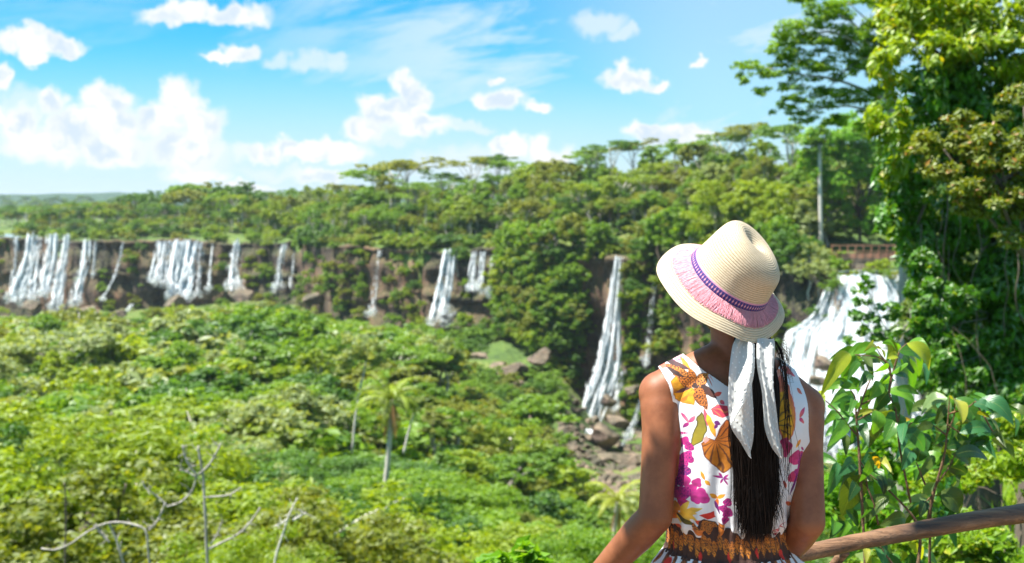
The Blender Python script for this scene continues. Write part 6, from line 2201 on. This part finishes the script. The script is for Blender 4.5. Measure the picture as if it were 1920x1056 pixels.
for sl in range(3):                                     # the dense inner fall of hair
    rows_ = []
    for i_, (y_, xl, xr, Y_) in enumerate([(606, 1382, 1438, 2.555), (650, 1378, 1450, 2.522), (720, 1376, 1458, 2.487), (820, 1376, 1462, 2.485), (900, 1380, 1460, 2.487), (960, 1386, 1452, 2.490), (985 + 8 * sl, 1392, 1446, 2.494)]):
        for u in np.linspace(0, 1, 30):
            rows_.append(wp(xl + (xr - xl) * u, y_, Y_ + .004 * sl - .012 * math.sin(u * 3.14) + .0015 * math.sin(u * 40 + sl)))
    hb.add(np.array(rows_), grid_faces(7, 30), (.0065, .0042, .0036))
# loose locks at the side and flyaways with sunlit brown painted in
for k_ in range(18):
    u = hr.rand()
    pts = [wp(1448 + 8 * u, 640, 2.53), wp(1460 + 12 * u, 675 + hr.normal() * 6, 2.505), wp(1470 + 10 * u, 760, 2.485), wp(1474 + hr.normal() * 8 + 8 * u, 860, 2.475), wp(1472 + hr.normal() * 10 + 6 * u, 900 + 80 * hr.rand(), 2.47)]
    hb.tube(curve(pts, 14), np.linspace(.0009, .0003, 14), 4, (.022, .012, .008), False)
for k_ in range(60):
    y0 = hr.uniform(635, 700); x0 = 1460 + hr.rand() * 8
    pts = [wp(x0, y0, 2.52), wp(x0 + hr.uniform(3, 16), y0 + hr.uniform(0, 25), 2.51), wp(x0 + hr.uniform(4, 26), y0 + hr.uniform(20, 70), 2.50)]
    hb.tube(curve(pts, 7), np.linspace(.0005, .0002, 7), 3, (.12, .075, .045), False)
for k_ in range(26):
    x0 = hr.uniform(1378, 1470); y0 = hr.uniform(860, 960)
    pts = [wp(x0, y0, 2.455), wp(x0 + hr.normal() * 5, y0 + 40, 2.452), wp(x0 + hr.normal() * 14, y0 + hr.uniform(60, 110), 2.455)]
    hb.tube(curve(pts, 8), np.linspace(.0008, .0003, 8), 3, (.014, .008, .006), False)
hb.build('hair', hm, woman)

# ------------------------------------------------------------------ hat
HATC = wp(1363, 530, 2.565)
roll, tilt = R(31), R(26)
HS = 1.045
ax = np.array([math.sin(roll) * math.cos(tilt), -math.sin(tilt), math.cos(roll) * math.cos(tilt)])
exx = unit(np.cross(np.cross(ax, [math.cos(roll), 0, -math.sin(roll)]), ax))
eyy = np.cross(ax, exx)
HM = np.stack([exx, eyy, ax], 1) * HS           # hat axes -> her axes: x across (down to the right), y away from us, z up the crown


def hat_pt(r, th, h):
    return (np.stack([r * np.cos(th), r * np.sin(th), h], -1)) @ HM.T + HATC


NT_ = 300
th = np.linspace(0, 2 * np.pi, NT_, endpoint=False)
RC, HCN = 0.0925, 0.114
# profile: crown top -> side -> brim edge, by arc length
prof_pts = curve([(0.0, HCN - .003), (.028, HCN), (.054, HCN - .003), (.073, HCN - .014), (.083, HCN - .036), (.088, .045), (.0925, .012), (.0955, .000)], 160)
brim_pts = curve([(.0955, .000), (.103, -.001), (.117, -.006), (.132, -.015), (.145, -.027)], 110)
prof_ = np.vstack([prof_pts, brim_pts[1:]])
arc = np.concatenate([[0], np.cumsum(np.hypot(*np.diff(prof_, axis=0).T))])
# ridges of the braided straw, 4.7 mm apart
dp = np.gradient(prof_, axis=0); nrm = unit(np.stack([-dp[:, 1], dp[:, 0]], -1))
nrm = np.where((nrm[:, 1] < 0)[:, None] & (prof_[:, 0] < .09)[:, None], -nrm, nrm)
nn_ = np.stack([dp[:, 1] * -1, dp[:, 0]], -1); nn_ = unit(nn_)
rid = 0.00105 * np.abs(np.sin(np.pi * arc / 0.0047)) ** 0.6
prof_r = prof_ + np.where(nn_[:, 1:2] >= 0, nn_, -nn_) * rid[:, None]
Rr, TH = np.meshgrid(prof_r[:, 0], th, indexing='ij'); Hh = np.repeat(prof_r[:, 1:2], NT_, 1)
AR = np.repeat(arc[:, None], NT_, 1)


def hat_shape(r, th_, h):
    """Oval head, pinched front, dented top, waved drooping brim."""
    crown = smoothstep(.0, .02, h)
    x = r * np.cos(th_); y = r * np.sin(th_)
    y = y * 1.10
    # pinch: the crown leans in on the front left
    fr = np.cos(th_ - R(150))
    x = x - crown * smoothstep(0.0, .118, h) * 0.004 * np.clip(fr, 0, 1) * np.cos(R(150))
    y = y - crown * smoothstep(0.0, .118, h) * 0.004 * np.clip(fr, 0, 1) * np.sin(R(150))
    # top: a ridge on the left, sloping to the right, with a teardrop dent
    h2 = h + crown * smoothstep(.06, .118, h) * (-0.27 * x - 0.016 * np.exp(-((x + .004) ** 2 + (y - .01) ** 2) / .0007))
    b = smoothstep(.0955, .145, r)
    h2 = h2 + b * (0.07 * y + 0.125 * x) + b * (0.006 * np.sin(th_ * 3 + 0.9) + 0.004 * np.sin(th_ * 5 + 2.0)) + b * 0.003 * np.cos(th_ - R(200)) ** 2 * (np.cos(th_ - R(200)) > 0)
    return x, y, h2


xx, yy_, hh = hat_shape(Rr, TH, Hh)
Vh = np.stack([xx, yy_, hh], -1).reshape(-1, 3) @ HM.T + HATC
uvh_ = np.stack([AR.ravel(), (TH * np.maximum(Rr, .02)).ravel()], -1)
hat_m, t = new_mat('woven_straw')
uv = t.n('ShaderNodeAttribute', {}, attribute_name='uvp').outputs['Vector']
sp_ = t.n('ShaderNodeSeparateXYZ', {0: uv})
fr_ = t.math('FRACT', t.math('DIVIDE', sp_.outputs[0], 0.0047))
gap = t.math('MULTIPLY', t.mapr(t.math('ABSOLUTE', t.math('SUBTRACT', fr_, 0.5)), 0.30, 0.5), 0.95)
wx = t.math('SINE', t.math('MULTIPLY', sp_.outputs[1], 2 * math.pi / 0.0034))
wy = t.math('SINE', t.math('MULTIPLY', sp_.outputs[0], 2 * math.pi / 0.00235))
wvn = t.math('MULTIPLY', wx, wy)
nz = t.noise(uv, 260, 3, 0.6)
c = t.mixc(t.mapr(nz, 0.3, 0.7), (0.60, 0.48, 0.315), (0.76, 0.65, 0.47))
c = t.mixc(gap, c, (0.17, 0.10, 0.045))
c = t.mixc(t.mapr(wvn, 0.2, 1.0, 0.0, 0.35), c, (0.46, 0.33, 0.19))
bp = t.n('ShaderNodeBump', {'Height': t.math('ADD', wvn, nz), 'Strength': 0.4, 'Distance': 0.0008}).outputs[0]
p = t.n('ShaderNodeBsdfPrincipled', {'Base Color': c, 'Roughness': 0.62, 'Normal': bp, 'Specular IOR Level': 0.3})
trn = t.n('ShaderNodeBsdfTranslucent', {'Color': c})
mxx = t.n('ShaderNodeMixShader', {0: 0.10, 1: p.outputs[0], 2: trn.outputs[0]})
t.n('ShaderNodeOutputMaterial', {'Surface': mxx.outputs[0]})
hme = np_mesh('hat', Vh, grid_faces(len(prof_r), NT_, True), True, None, uvh_)
hat = link('hat', hme, hat_m, woman)
sd = hat.modifiers.new('thick', 'SOLIDIFY'); sd.thickness = 0.0016; sd.offset = 0

# woven band at the foot of the crown
nb = 480
thb = np.linspace(0, 2 * np.pi, nb, endpoint=False)
rows, ccol = [], []
for k_, q in enumerate(np.linspace(0, 1, 12)):
    h_ = .0065 + .0200 * q; r_ = np.full(nb, float(np.interp(h_, prof_pts[::-1, 1], prof_pts[::-1, 0])) + .0026 + .0014 * math.sin(q * math.pi)); h = np.full(nb, h_)
    x, y, h2 = hat_shape(r_, thb, h)
    rows.append(np.stack([x, y, h2], -1))
    cellx = np.floor(thb / (2 * np.pi) * 80); fx = thb / (2 * np.pi) * 80 - cellx
    dia = np.abs(fx - 0.5) * 2 + np.abs(q - 0.5) * 2.2
    navy = np.array((.022, .022, .16)); pinkc = np.array((.50, .14, .25)); wht = np.array((.62, .50, .52))
    cm = np.where((dia < 0.62)[:, None], pinkc, navy)
    cm = np.where(((dia < .22) | ((dia > 1.75) & (q > .25) & (q < .75)))[:, None], wht, cm)
    if q < .09 or q > .90:
        cm = np.where((fx < .5)[:, None], navy * 1.2, pinkc) if q < .09 else np.broadcast_to((.70, .30, .42), cm.shape)
    ccol.append(cm)
Vb = np.array(rows).reshape(-1, 3) @ HM.T + HATC
BAND = cloth_mat('woven_band', True, rough=0.8, weave=1800, trans=0.05)
bo = link('band', np_mesh('band', Vb, grid_faces(12, nb, True), True, np.vstack(ccol)), BAND, hat)

# pink fringe: a soft skirt of cut threads lying out over the brim
fb = MB()
fr2 = np.random.RandomState(4)
for k_ in range(2300):
    a0 = k_ / 2300 * 2 * np.pi + fr2.normal() * .004
    Lf = fr2.uniform(.80, 1.03)
    n_s = 6
    ss = np.linspace(0, 1, n_s)
    r_ = np.interp(ss * Lf, [0, .3, .65, 1.0], [.0965, .1045, .1155, .1255])
    h = np.interp(ss * Lf, [0, .3, .65, 1.0], [.0050, .0010, -.0045, -.0110]) + .0016 + fr2.uniform(0, .0022)
    aa = a0 + ss * fr2.normal() * .05 + np.sin(a0 * 9) * .02 * ss
    x, y, h2 = hat_shape(r_, aa, np.minimum(h, 0.0))
    h2 = h2 + np.maximum(h, 0)
    q = np.stack([x, y, h2 + 0.0008], -1) @ HM.T + HATC
    tone = fr2.uniform(.85, 1.12)
    fb.tube(q, np.linspace(.00075, .00055, n_s), 3, np.array((.90, .46, .53)) * tone, False)
FR = cloth_mat('pink_fringe', True, rough=0.8, weave=900, trans=0.4)
fb.build('fringe', FR, hat)

# ------------------------------------------------------------------ scarf tails (white, woven dots)
sc_m, t = new_mat('white_dotted_voile')
dots = t.n('ShaderNodeAttribute', {}, attribute_name='col').outputs['Color']
pos = t.n('ShaderNodeTexCoord').outputs['Object']
nz = t.noise(pos, 1500, 2, 0.5)
bp = t.n('ShaderNodeBump', {'Height': nz, 'Strength': 0.2, 'Distance': 0.0008}).outputs[0]
d_ = t.n('ShaderNodeBsdfDiffuse', {'Color': dots, 'Normal': bp}); tr = t.n('ShaderNodeBsdfTranslucent', {'Color': dots})
mx = t.n('ShaderNodeMixShader', {0: 0.32, 1: d_.outputs[0], 2: tr.outputs[0]})
tp_ = t.n('ShaderNodeBsdfTransparent', {})
lum = t.n('ShaderNodeSeparateColor', {0: dots}).outputs[0]
mo = t.n('ShaderNodeMixShader', {0: t.mapr(lum, 0.72, 0.88, 0.90, 1.0), 1: tp_.outputs[0], 2: mx.outputs[0]})
t.n('ShaderNodeOutputMaterial', {'Surface': mo.outputs[0]})


def tail(left, right, Y0, curl, name='scarf_tail', seed=1):
    """left/right edge stations from the hat down to the point; curl folds one edge towards the viewer."""
    n1, n2 = 110, 40
    Lq = curve([wp(x, y, Y0(y)) for x, y in left], n1); Rq = curve([wp(x, y, Y0(y)) for x, y in right], n1)
    u = np.linspace(0, 1, n2)
    V = Lq[:, None] * (1 - u[None, :, None]) + Rq[:, None] * u[None, :, None]
    s_ = np.linspace(0, 1, n1)[:, None]
    V[..., 1] += curl(s_, u[None])
    # dots on a staggered lattice
    W_ = np.linalg.norm(Rq - Lq, axis=1)
    L_ = np.concatenate([[0], np.cumsum(np.linalg.norm(np.diff((Lq + Rq) / 2, axis=0), axis=1))])
    X = (u[None] - .5) * W_[:, None]; Yd = np.repeat(L_[:, None], n2, 1)
    rowi = np.round(Yd / .011); X2 = X + (rowi % 2) * .0075
    dx = X2 - np.round(X2 / .015) * .015; dy = Yd - rowi * .011
    dd_ = np.hypot(dx, dy)
    k_ = smoothstep(.0024, .0013, dd_)
    V[..., 1] -= k_ * .0022
    colr = np.array((.70, .71, .69))[None, None] * (1 - k_[..., None]) + np.array((.93, .94, .92))[None, None] * k_[..., None]
    me = np_mesh(name, V.reshape(-1, 3), grid_faces(n1, n2), True, colr.reshape(-1, 3))
    link(name, me, sc_m, woman)


def Yprof(y):
    return float(np.interp(y, [590, 650, 720, 800, 870], [2.515, 2.470, 2.440, 2.436, 2.437]))


tail([(1380, 634), (1372, 650), (1366, 700), (1365, 760), (1370, 800), (1390, 832), (1404, 856)],
     [(1411, 634), (1414, 650), (1414, 690), (1411, 720), (1412, 770), (1412, 820), (1406, 857)],
     Yprof, lambda s, u: -.014 * np.sin(u * 3.14) - .010 * np.sin(u * 9 + s * 5) * (1 - s) - .006 * np.sin(u * 7 - s * 9 + 1) * s)
# the fold that turns over the first tail
tail([(1402, 640), (1399, 690), (1388, 735), (1372, 775), (1368, 790)], [(1415, 645), (1414, 690), (1411, 718), (1404, 742), (1371, 793)],
     lambda y: Yprof(y) - .022, lambda s, u: -.008 * np.sin(u * 3.14) - .004 * np.sin(s * 8), 'scarf_fold')
tail([(1419, 634), (1417, 650), (1419, 690), (1429, 740), (1434, 800), (1446, 836), (1461, 858)],
     [(1452, 634), (1453, 650), (1450, 690), (1449, 720), (1455, 770), (1461, 820), (1465, 860)],
     Yprof, lambda s, u: -.012 * np.sin(u * 3.14) - .009 * np.sin(u * 8 - s * 4 + 2) * (1 - .5 * s))
# ================================================================== handrail
wood, t = new_mat('weathered_wood')
uv = t.n('ShaderNodeAttribute', {}, attribute_name='uvp').outputs['Vector']
obj = t.n('ShaderNodeTexCoord').outputs['Object']
vst = t.vmath('MULTIPLY', t.n('ShaderNodeVectorRotate', {'Vector': obj, 'Angle': -0.18}, rotation_type='Z_AXIS').outputs[0], (2.2, 30, 30))
n1_ = t.noise(vst, 1.6, 5, 0.65, dist=.6); n2_ = t.noise(obj, 9, 4, .6); n3_ = t.noise(t.vmath('MULTIPLY', obj, (3, 80, 80)), 2.4, 3, .6)
c = t.ramp(n1_, [(.30, (.045, .022, .011)), (.50, (.155, .078, .038)), (.72, (.33, .19, .10))])
c = t.mixc(t.mapr(n2_, .52, .70, 0, .5), c, (.085, .062, .05))
c = t.mixc(t.mapr(n3_, .56, .70, 0, .75), c, (.035, .020, .013))
bp = t.n('ShaderNodeBump', {'Height': t.math('ADD', n1_, t.math('MULTIPLY', n3_, .6)), 'Strength': .55, 'Distance': .006}).outputs[0]
t.n('ShaderNodeOutputMaterial', {'Surface': t.n('ShaderNodeBsdfPrincipled', {'Base Color': c, 'Roughness': .58, 'Normal': bp}).outputs[0]})
ra, rm, rbb = at(1510, 1036, 2.80), at(1720, 994, 2.93), at(1925, 961, 3.04)
slope = (rbb - ra) / (rbb[0] - ra[0])
pl = ra - slope * 2.6; pr = rbb + slope * 1.5
rail_o = thing('handrail', 'rough round wooden handrail of the lookout, sun-dappled where it shows', 'handrail', (ra + rbb) / 2 * [1, 1, 0])
lo = np.array(rail_o.location)
mb = MB()
q = np.vstack([np.linspace(pl, ra, 40)[:-1], curve([ra, rm, rbb], 40), np.linspace(rbb, pr, 16)[1:]])
q = q + (vnoise(q, 2.2, 2, 5) * .003)[:, None] * [0, .6, 1]
rad = np.interp(q[:, 0], [pl[0], ra[0], rbb[0], pr[0]], [.025, .0210, .0262, .028]) * (1 + .05 * vnoise(q, 5, 2, 8))
mb.tube(q, rad, 26)
V = np.vstack(mb.V); V += vnoise(V, 40, 2, 9)[:, None] * .0009
mb.V = [V]
mb.build('rail', wood, rail_o, True, lo)
for xx in (pl[0] + .5, ra[0] - 1.0, rbb[0] + .55, pr[0] - .1):
    p = ra + slope * (xx - ra[0])
    mb = MB(); qq = curve([[xx, p[1] + .05, -.55], [xx + .01, p[1] + .04, .4], [xx, p[1] + .02, p[2] - .012]], 18)
    mb.tube(qq, np.linspace(.046, .038, 18), 16); mb.build('post', wood, rail_o, True, lo)
mb = MB(); mb.tube(curve([at(1586, 1034, 2.86), at(1570, 1052, 2.88), at(1540, 1100, 2.92), at(1500, 1200, 3.0)], 12), np.linspace(.012, .017, 12), 10); mb.build('brace', wood, rail_o, True, lo)

# ================================================================== the leafy shrub beside the rail
shr_m, t = new_mat('glossy_leaf')
cl_ = t.n('ShaderNodeAttribute', {}, attribute_name='col').outputs['Color']
uv = t.n('ShaderNodeAttribute', {}, attribute_name='uvp').outputs['Vector']
sp_ = t.n('ShaderNodeSeparateXYZ', {0: uv})
av = t.math('ABSOLUTE', sp_.outputs[1])
mid_ = t.mapr(av, .05, .0, 0, 1)
side = t.math('SINE', t.math('MULTIPLY', t.math('SUBTRACT', sp_.outputs[0], t.math('MULTIPLY', av, .28)), 62))
vein = t.math('MAXIMUM', t.math('MULTIPLY', mid_, .8), t.mapr(side, .93, 1.0, 0, .12))
nz = t.noise(t.n('ShaderNodeTexCoord').outputs['Object'], 26, 4, .6)
c = t.mixc(t.mapr(nz, .3, .7, 0, .45), cl_, t.mixc(1.0, cl_, (.62, .70, .6), 'MULTIPLY'))
c = t.mixc(vein, c, t.mixc(.5, cl_, (.34, .38, .10)))
bp = t.n('ShaderNodeBump', {'Height': t.math('ADD', t.math('MULTIPLY', side, -.12), t.math('ADD', nz, t.math('MULTIPLY', mid_, -.6))), 'Strength': .30, 'Distance': .003}).outputs[0]
p = t.n('ShaderNodeBsdfPrincipled', {'Base Color': c, 'Roughness': .36, 'Normal': bp, 'Specular IOR Level': .5})
tr = t.n('ShaderNodeBsdfTranslucent', {'Color': t.mixc(1.0, c, (1.9, 1.7, .35), 'MULTIPLY'), 'Normal': bp})
mx = t.n('ShaderNodeMixShader', {0: .42, 1: p.outputs[0], 2: tr.outputs[0]})
t.n('ShaderNodeOutputMaterial', {'Surface': mx.outputs[0]})

LC = dict(b=(.13, .30, .022), g=(.070, .20, .026), d=(.030, .095, .022), t=(.045, .16, .060), y=(.32, .37, .022), o=(.22, .24, .026), p=(.20, .29, .12), w=(.34, .34, .05), r=(.52, .30, .02), k=(.014, .042, .014), v=(.080, .125, .024))
A = [  # base x, y, tip x, y, width, tone -- in a 4.8x enlargement of the region starting at (1520, 630)
    (350, 150, 90, 520, 120, 'y'), (600, 100, 380, 150, 90, 'b'), (600, 110, 665, 190, 60, 'y'), (870, 65, 1070, 300, 120, 'y'), (800, 140, 1000, 220, 95, 'g'), (880, 170, 960, 290, 70, 'p'), (690, 200, 790, 180, 60, 'y'),
    (690, 250, 510, 330, 100, 'b'), (620, 190, 400, 220, 60, 'b'), (410, 180, 290, 360, 100, 'g'), (440, 230, 330, 390, 60, 'g'), (720, 340, 880, 240, 70, 'b'), (740, 330, 880, 375, 80, 'd'), (720, 360, 640, 420, 80, 'b'),
    (640, 430, 530, 565, 110, 'b'), (560, 350, 430, 460, 80, 'd'), (330, 400, 130, 460, 60, 'g'), (420, 470, 120, 480, 70, 'b'), (330, 520, 170, 610, 60, 'b'), (130, 580, 20, 520, 50, 'y'), (130, 590, 70, 650, 60, 'b'),
    (700, 500, 560, 680, 120, 'd'), (520, 480, 490, 640, 70, 'd'), (770, 470, 980, 520, 60, 'g'), (400, 600, 350, 700, 60, 'g'), (240, 690, 110, 800, 70, 'b'), (340, 800, 150, 980, 105, 'b'), (590, 670, 390, 740, 55, 'w'),
    (590, 670, 560, 880, 140, 'b'), (640, 690, 520, 1000, 90, 'v'), (800, 700, 660, 940, 140, 'g'), (920, 770, 820, 960, 120, 't'), (780, 790, 920, 760, 34, 'r'), (390, 700, 180, 860, 80, 'g'), (250, 300, 130, 420, 70, 'g'),
    (300, 420, 190, 520, 60, 'd'), (760, 120, 640, 60, 60, 'b'), (560, 90, 480, 130, 50, 'y'), (440, 640, 300, 610, 50, 'g'), (700, 620, 800, 700, 70, 'd'), (420, 820, 520, 980, 90, 'd'), (230, 840, 130, 900, 60, 'g')]
B = [(1230, 560, 990, 700, 125, 'p'), (1230, 570, 1160, 830, 90, 'p'), (1260, 560, 1370, 770, 150, 'w'), (1300, 560, 1530, 840, 130, 'g'), (1470, 610, 1650, 690, 120, 't'), (1520, 570, 1830, 780, 135, 't'), (1300, 800, 1450, 790, 40, 'o'),
     (1341, 870, 1640, 860, 100, 't'), (1640, 860, 1760, 990, 70, 'v'), (1100, 800, 940, 850, 70, 'v'), (1500, 700, 1700, 860, 110, 'o'), (1180, 620, 1010, 800, 70, 'g'), (1250, 640, 1330, 860, 60, 'v'), (1130, 700, 960, 760, 60, 't'),
     (1540, 560, 1420, 540, 30, 'g'), (1600, 900, 1480, 1000, 80, 'd'), (1350, 980, 1200, 1010, 70, 'd'), (1260, 900, 1120, 960, 70, 'g'), (1700, 640, 1880, 660, 60, 'g')]
A2 = [(240, 130, 150, 420, 100, 't'), (400, 140, 250, 240, 110, 't'), (540, 90, 440, 300, 95, 'g'), (560, 80, 620, 180, 60, 'r'), (640, 100, 740, 220, 60, 'w'), (460, 240, 280, 600, 190, 'v'), (700, 430, 450, 690, 130, 'v'), (600, 250, 660, 420, 90, 'k'),
      (900, 20, 820, 190, 110, 't'), (200, 650, 200, 770, 120, 'g'), (480, 900, 500, 1030, 60, 'w'), (600, 900, 660, 1056, 120, 't'), (420, 320, 340, 470, 90, 'd'), (500, 460, 430, 640, 90, 'd'), (690, 380, 740, 290, 70, 'v'), (320, 560, 420, 700, 80, 'd')]
B2 = [(1000, 0, 960, 120, 120, 'd'), (1300, 60, 1600, 90, 105, 'k'), (1250, 170, 1400, 230, 105, 'k'), (1120, 310, 1010, 430, 90, 'p'), (1180, 390, 1350, 570, 180, 'v'), (1100, 500, 820, 480, 70, 'p'), (860, 630, 620, 690, 110, 'v'), (1040, 480, 980, 620, 80, 'k'),
      (1230, 60, 1130, 160, 90, 'd'), (880, 860, 1000, 1000, 70, 'y'), (830, 930, 760, 1040, 70, 'y'), (1180, 560, 1060, 660, 90, 'd'), (1220, 260, 1330, 330, 70, 'v')]
STA = [[(440, 1100), (425, 900), (408, 700), (400, 560), (350, 470)], [(900, 1500), (800, 1000), (770, 690), (705, 510), (720, 350), (660, 220), (570, 80)], [(425, 900), (340, 810), (240, 680), (130, 580)], [(720, 350), (700, 260), (600, 190), (400, 170)], [(705, 510), (740, 330), (800, 140), (870, 65)],
       [(410, 760), (590, 670)], [(700, 260), (620, 160)], [(405, 640), (560, 560), (640, 430)], [(410, 740), (500, 480), (560, 350)], [(780, 830), (800, 700)], [(790, 900), (920, 770)]]
STB = [[(1080, 1550), (1140, 1300), (1205, 1060), (1225, 880), (1245, 640), (1250, 540)], [(1225, 880), (1290, 720), (1300, 560)], [(1245, 700), (1400, 650), (1480, 590)], [(1235, 800), (1341, 870)], [(1560, 720), (1640, 860), (1740, 1000)], [(1480, 590), (1560, 720)], [(1230, 900), (1100, 800)]]
STA2 = [[(960, 1100), (985, 820), (930, 630), (690, 370), (520, 230)], [(610, 690), (560, 480), (500, 300), (540, 90)], [(520, 230), (440, 110)], [(740, 1050), (620, 880)], [(1030, 330), (950, 130)]]
STB2 = [[(1050, 700), (1095, 430), (1180, 180), (1220, 0)], [(1130, 330), (1240, 180), (1300, 60)], [(1095, 430), (1040, 480)]]


def big_leaf(mb, b, tp, wd, tone, rg):
    """A pointed leaf with a folded midrib and a drooping drip tip."""
    ax_ = tp - b; L = np.linalg.norm(ax_); ax_ = ax_ / L
    view = unit(np.array([.15, -1, .25]) + rg.normal(size=3) * .30)
    n_ = unit(view - ax_ * (view @ ax_)); s_ = np.cross(n_, ax_)
    nu, nv_ = 13, 7
    u = np.linspace(0, 1, nu); v_ = np.linspace(-1, 1, nv_)
    hw = wd / 2 * (np.sin(np.pi * u ** .82) ** .72) * (1 - .15 * u); hw[-1] = 0; hw[0] = wd * .02
    arch = L * (.16 * np.sin(np.pi * u) - 0.02) * rg.uniform(.3, 1.3)
    fold = rg.uniform(.10, .42); curl_ = rg.normal() * .12; rip = rg.rand() * 6
    P = b + ax_ * L * u[:, None, None] + s_ * (hw[:, None] * v_[None])[..., None] + n_ * ((arch[:, None] + hw[:, None] * (np.abs(v_)[None] * fold + curl_ * v_[None] + .06 * np.sin(u[:, None] * 11 + rip) * np.abs(v_)[None])))[..., None]
    P[..., 2] += (L * .10 * np.sin(np.pi * u))[:, None] - (L * .05 * u ** 3)[:, None]
    c_ = np.array(LC[tone]) * rg.uniform(.82, 1.2)
    uv_ = np.stack([np.repeat(u, nv_), np.tile(v_, nu)], -1)
    mb.add(P.reshape(-1, 3), grid_faces(nu, nv_), c_, uv_)


def shrub(label, leaf_sets, stem_sets, Y0, base_px, seed):
    rg = np.random.RandomState(seed)
    base = np.array([*ground_pt(*base_px)])
    o = thing('shrub', label, 'shrub', base, 'broad-leaved shrubs by the rail')
    lm = MB(); sm_ = MB()
    for leaves, ox, oy in leaf_sets:
        for bx, by, tx, ty, wd, tone in leaves:
            Y = Y0 + rg.normal() * .10
            b = at(ox + bx / 4.8, oy + by / 4.8, Y); tp = at(ox + tx / 4.8, oy + ty / 4.8, Y + rg.uniform(-.12, .10))
            big_leaf(lm, b, tp, 1.28 * wd / 4.8 / F * Y, tone, rg)
    for k_ in range(100):                       # leaves turned away, deeper in the plant
        leaves, ox, oy = leaf_sets[k_ % len(leaf_sets)]
        bx, by, tx, ty, wd, tone = leaves[rg.randint(len(leaves))]
        Y = Y0 + rg.uniform(.12, .55); bx += rg.normal() * 70; by += 40 + rg.normal() * 60
        a = rg.rand() * 6.28; L = rg.uniform(160, 300)
        big_leaf(lm, at(ox + bx / 4.8, oy + by / 4.8, Y), at(ox + (bx + L * math.cos(a)) / 4.8, oy + (by + abs(L * math.sin(a))) / 4.8, Y + rg.normal() * .1), max(wd, 95) / 4.8 / F * Y, 'dgvtgb'[rg.randint(6)], rg)
    for stems, ox, oy in stem_sets:
        for k_, st in enumerate(stems):
            q = curve([at(ox + x / 4.8, oy + y / 4.8, Y0 + .02) for x, y in st], 18)
            if k_ == 0 and oy < 700:
                q = np.vstack([np.linspace(base, q[0], 10)[:-1], q])
            n__ = len(q)
            sm_.tube(q, np.linspace(.0062 if k_ == 0 else .0036, .0016, n__), 7)
    lm.build('foliage', shr_m, o, True, base)
    sm_.build('stem', STEM, o, True, base)


STEM = bark_mat('young_stem', (.07, .035, .02), (.22, .13, .06), 60, .3)
shrub('broad-leaved shrub with glossy sunlit leaves before the widest cascade, next to the woman', [(A, 1520, 630), (A2, 1520, 840)], [(STA, 1520, 630), (STA2, 1520, 840)], 3.45, (1700, 3.5), 5)
shrub('broad-leaved shrub with blue-green drooping leaves on a dark stem over the rail end', [(B, 1520, 630), (B2, 1520, 840)], [(STB, 1520, 630), (STB2, 1520, 840)], 3.75, (1760, 3.8), 6)

# ================================================================== the air
hz = MB()
box(hz, (-9000, -60, -130), (9000, 9500, 60))
hm_, t = new_mat('haze')
t.n('ShaderNodeOutputMaterial', {'Volume': t.n('ShaderNodeVolumePrincipled', {'Color': (.80, .90, 1.0, 1), 'Density': 0.00007, 'Anisotropy': 0.3}).outputs[0]})
tag(hz.build('haze', hm_, None, False), kind='stuff')
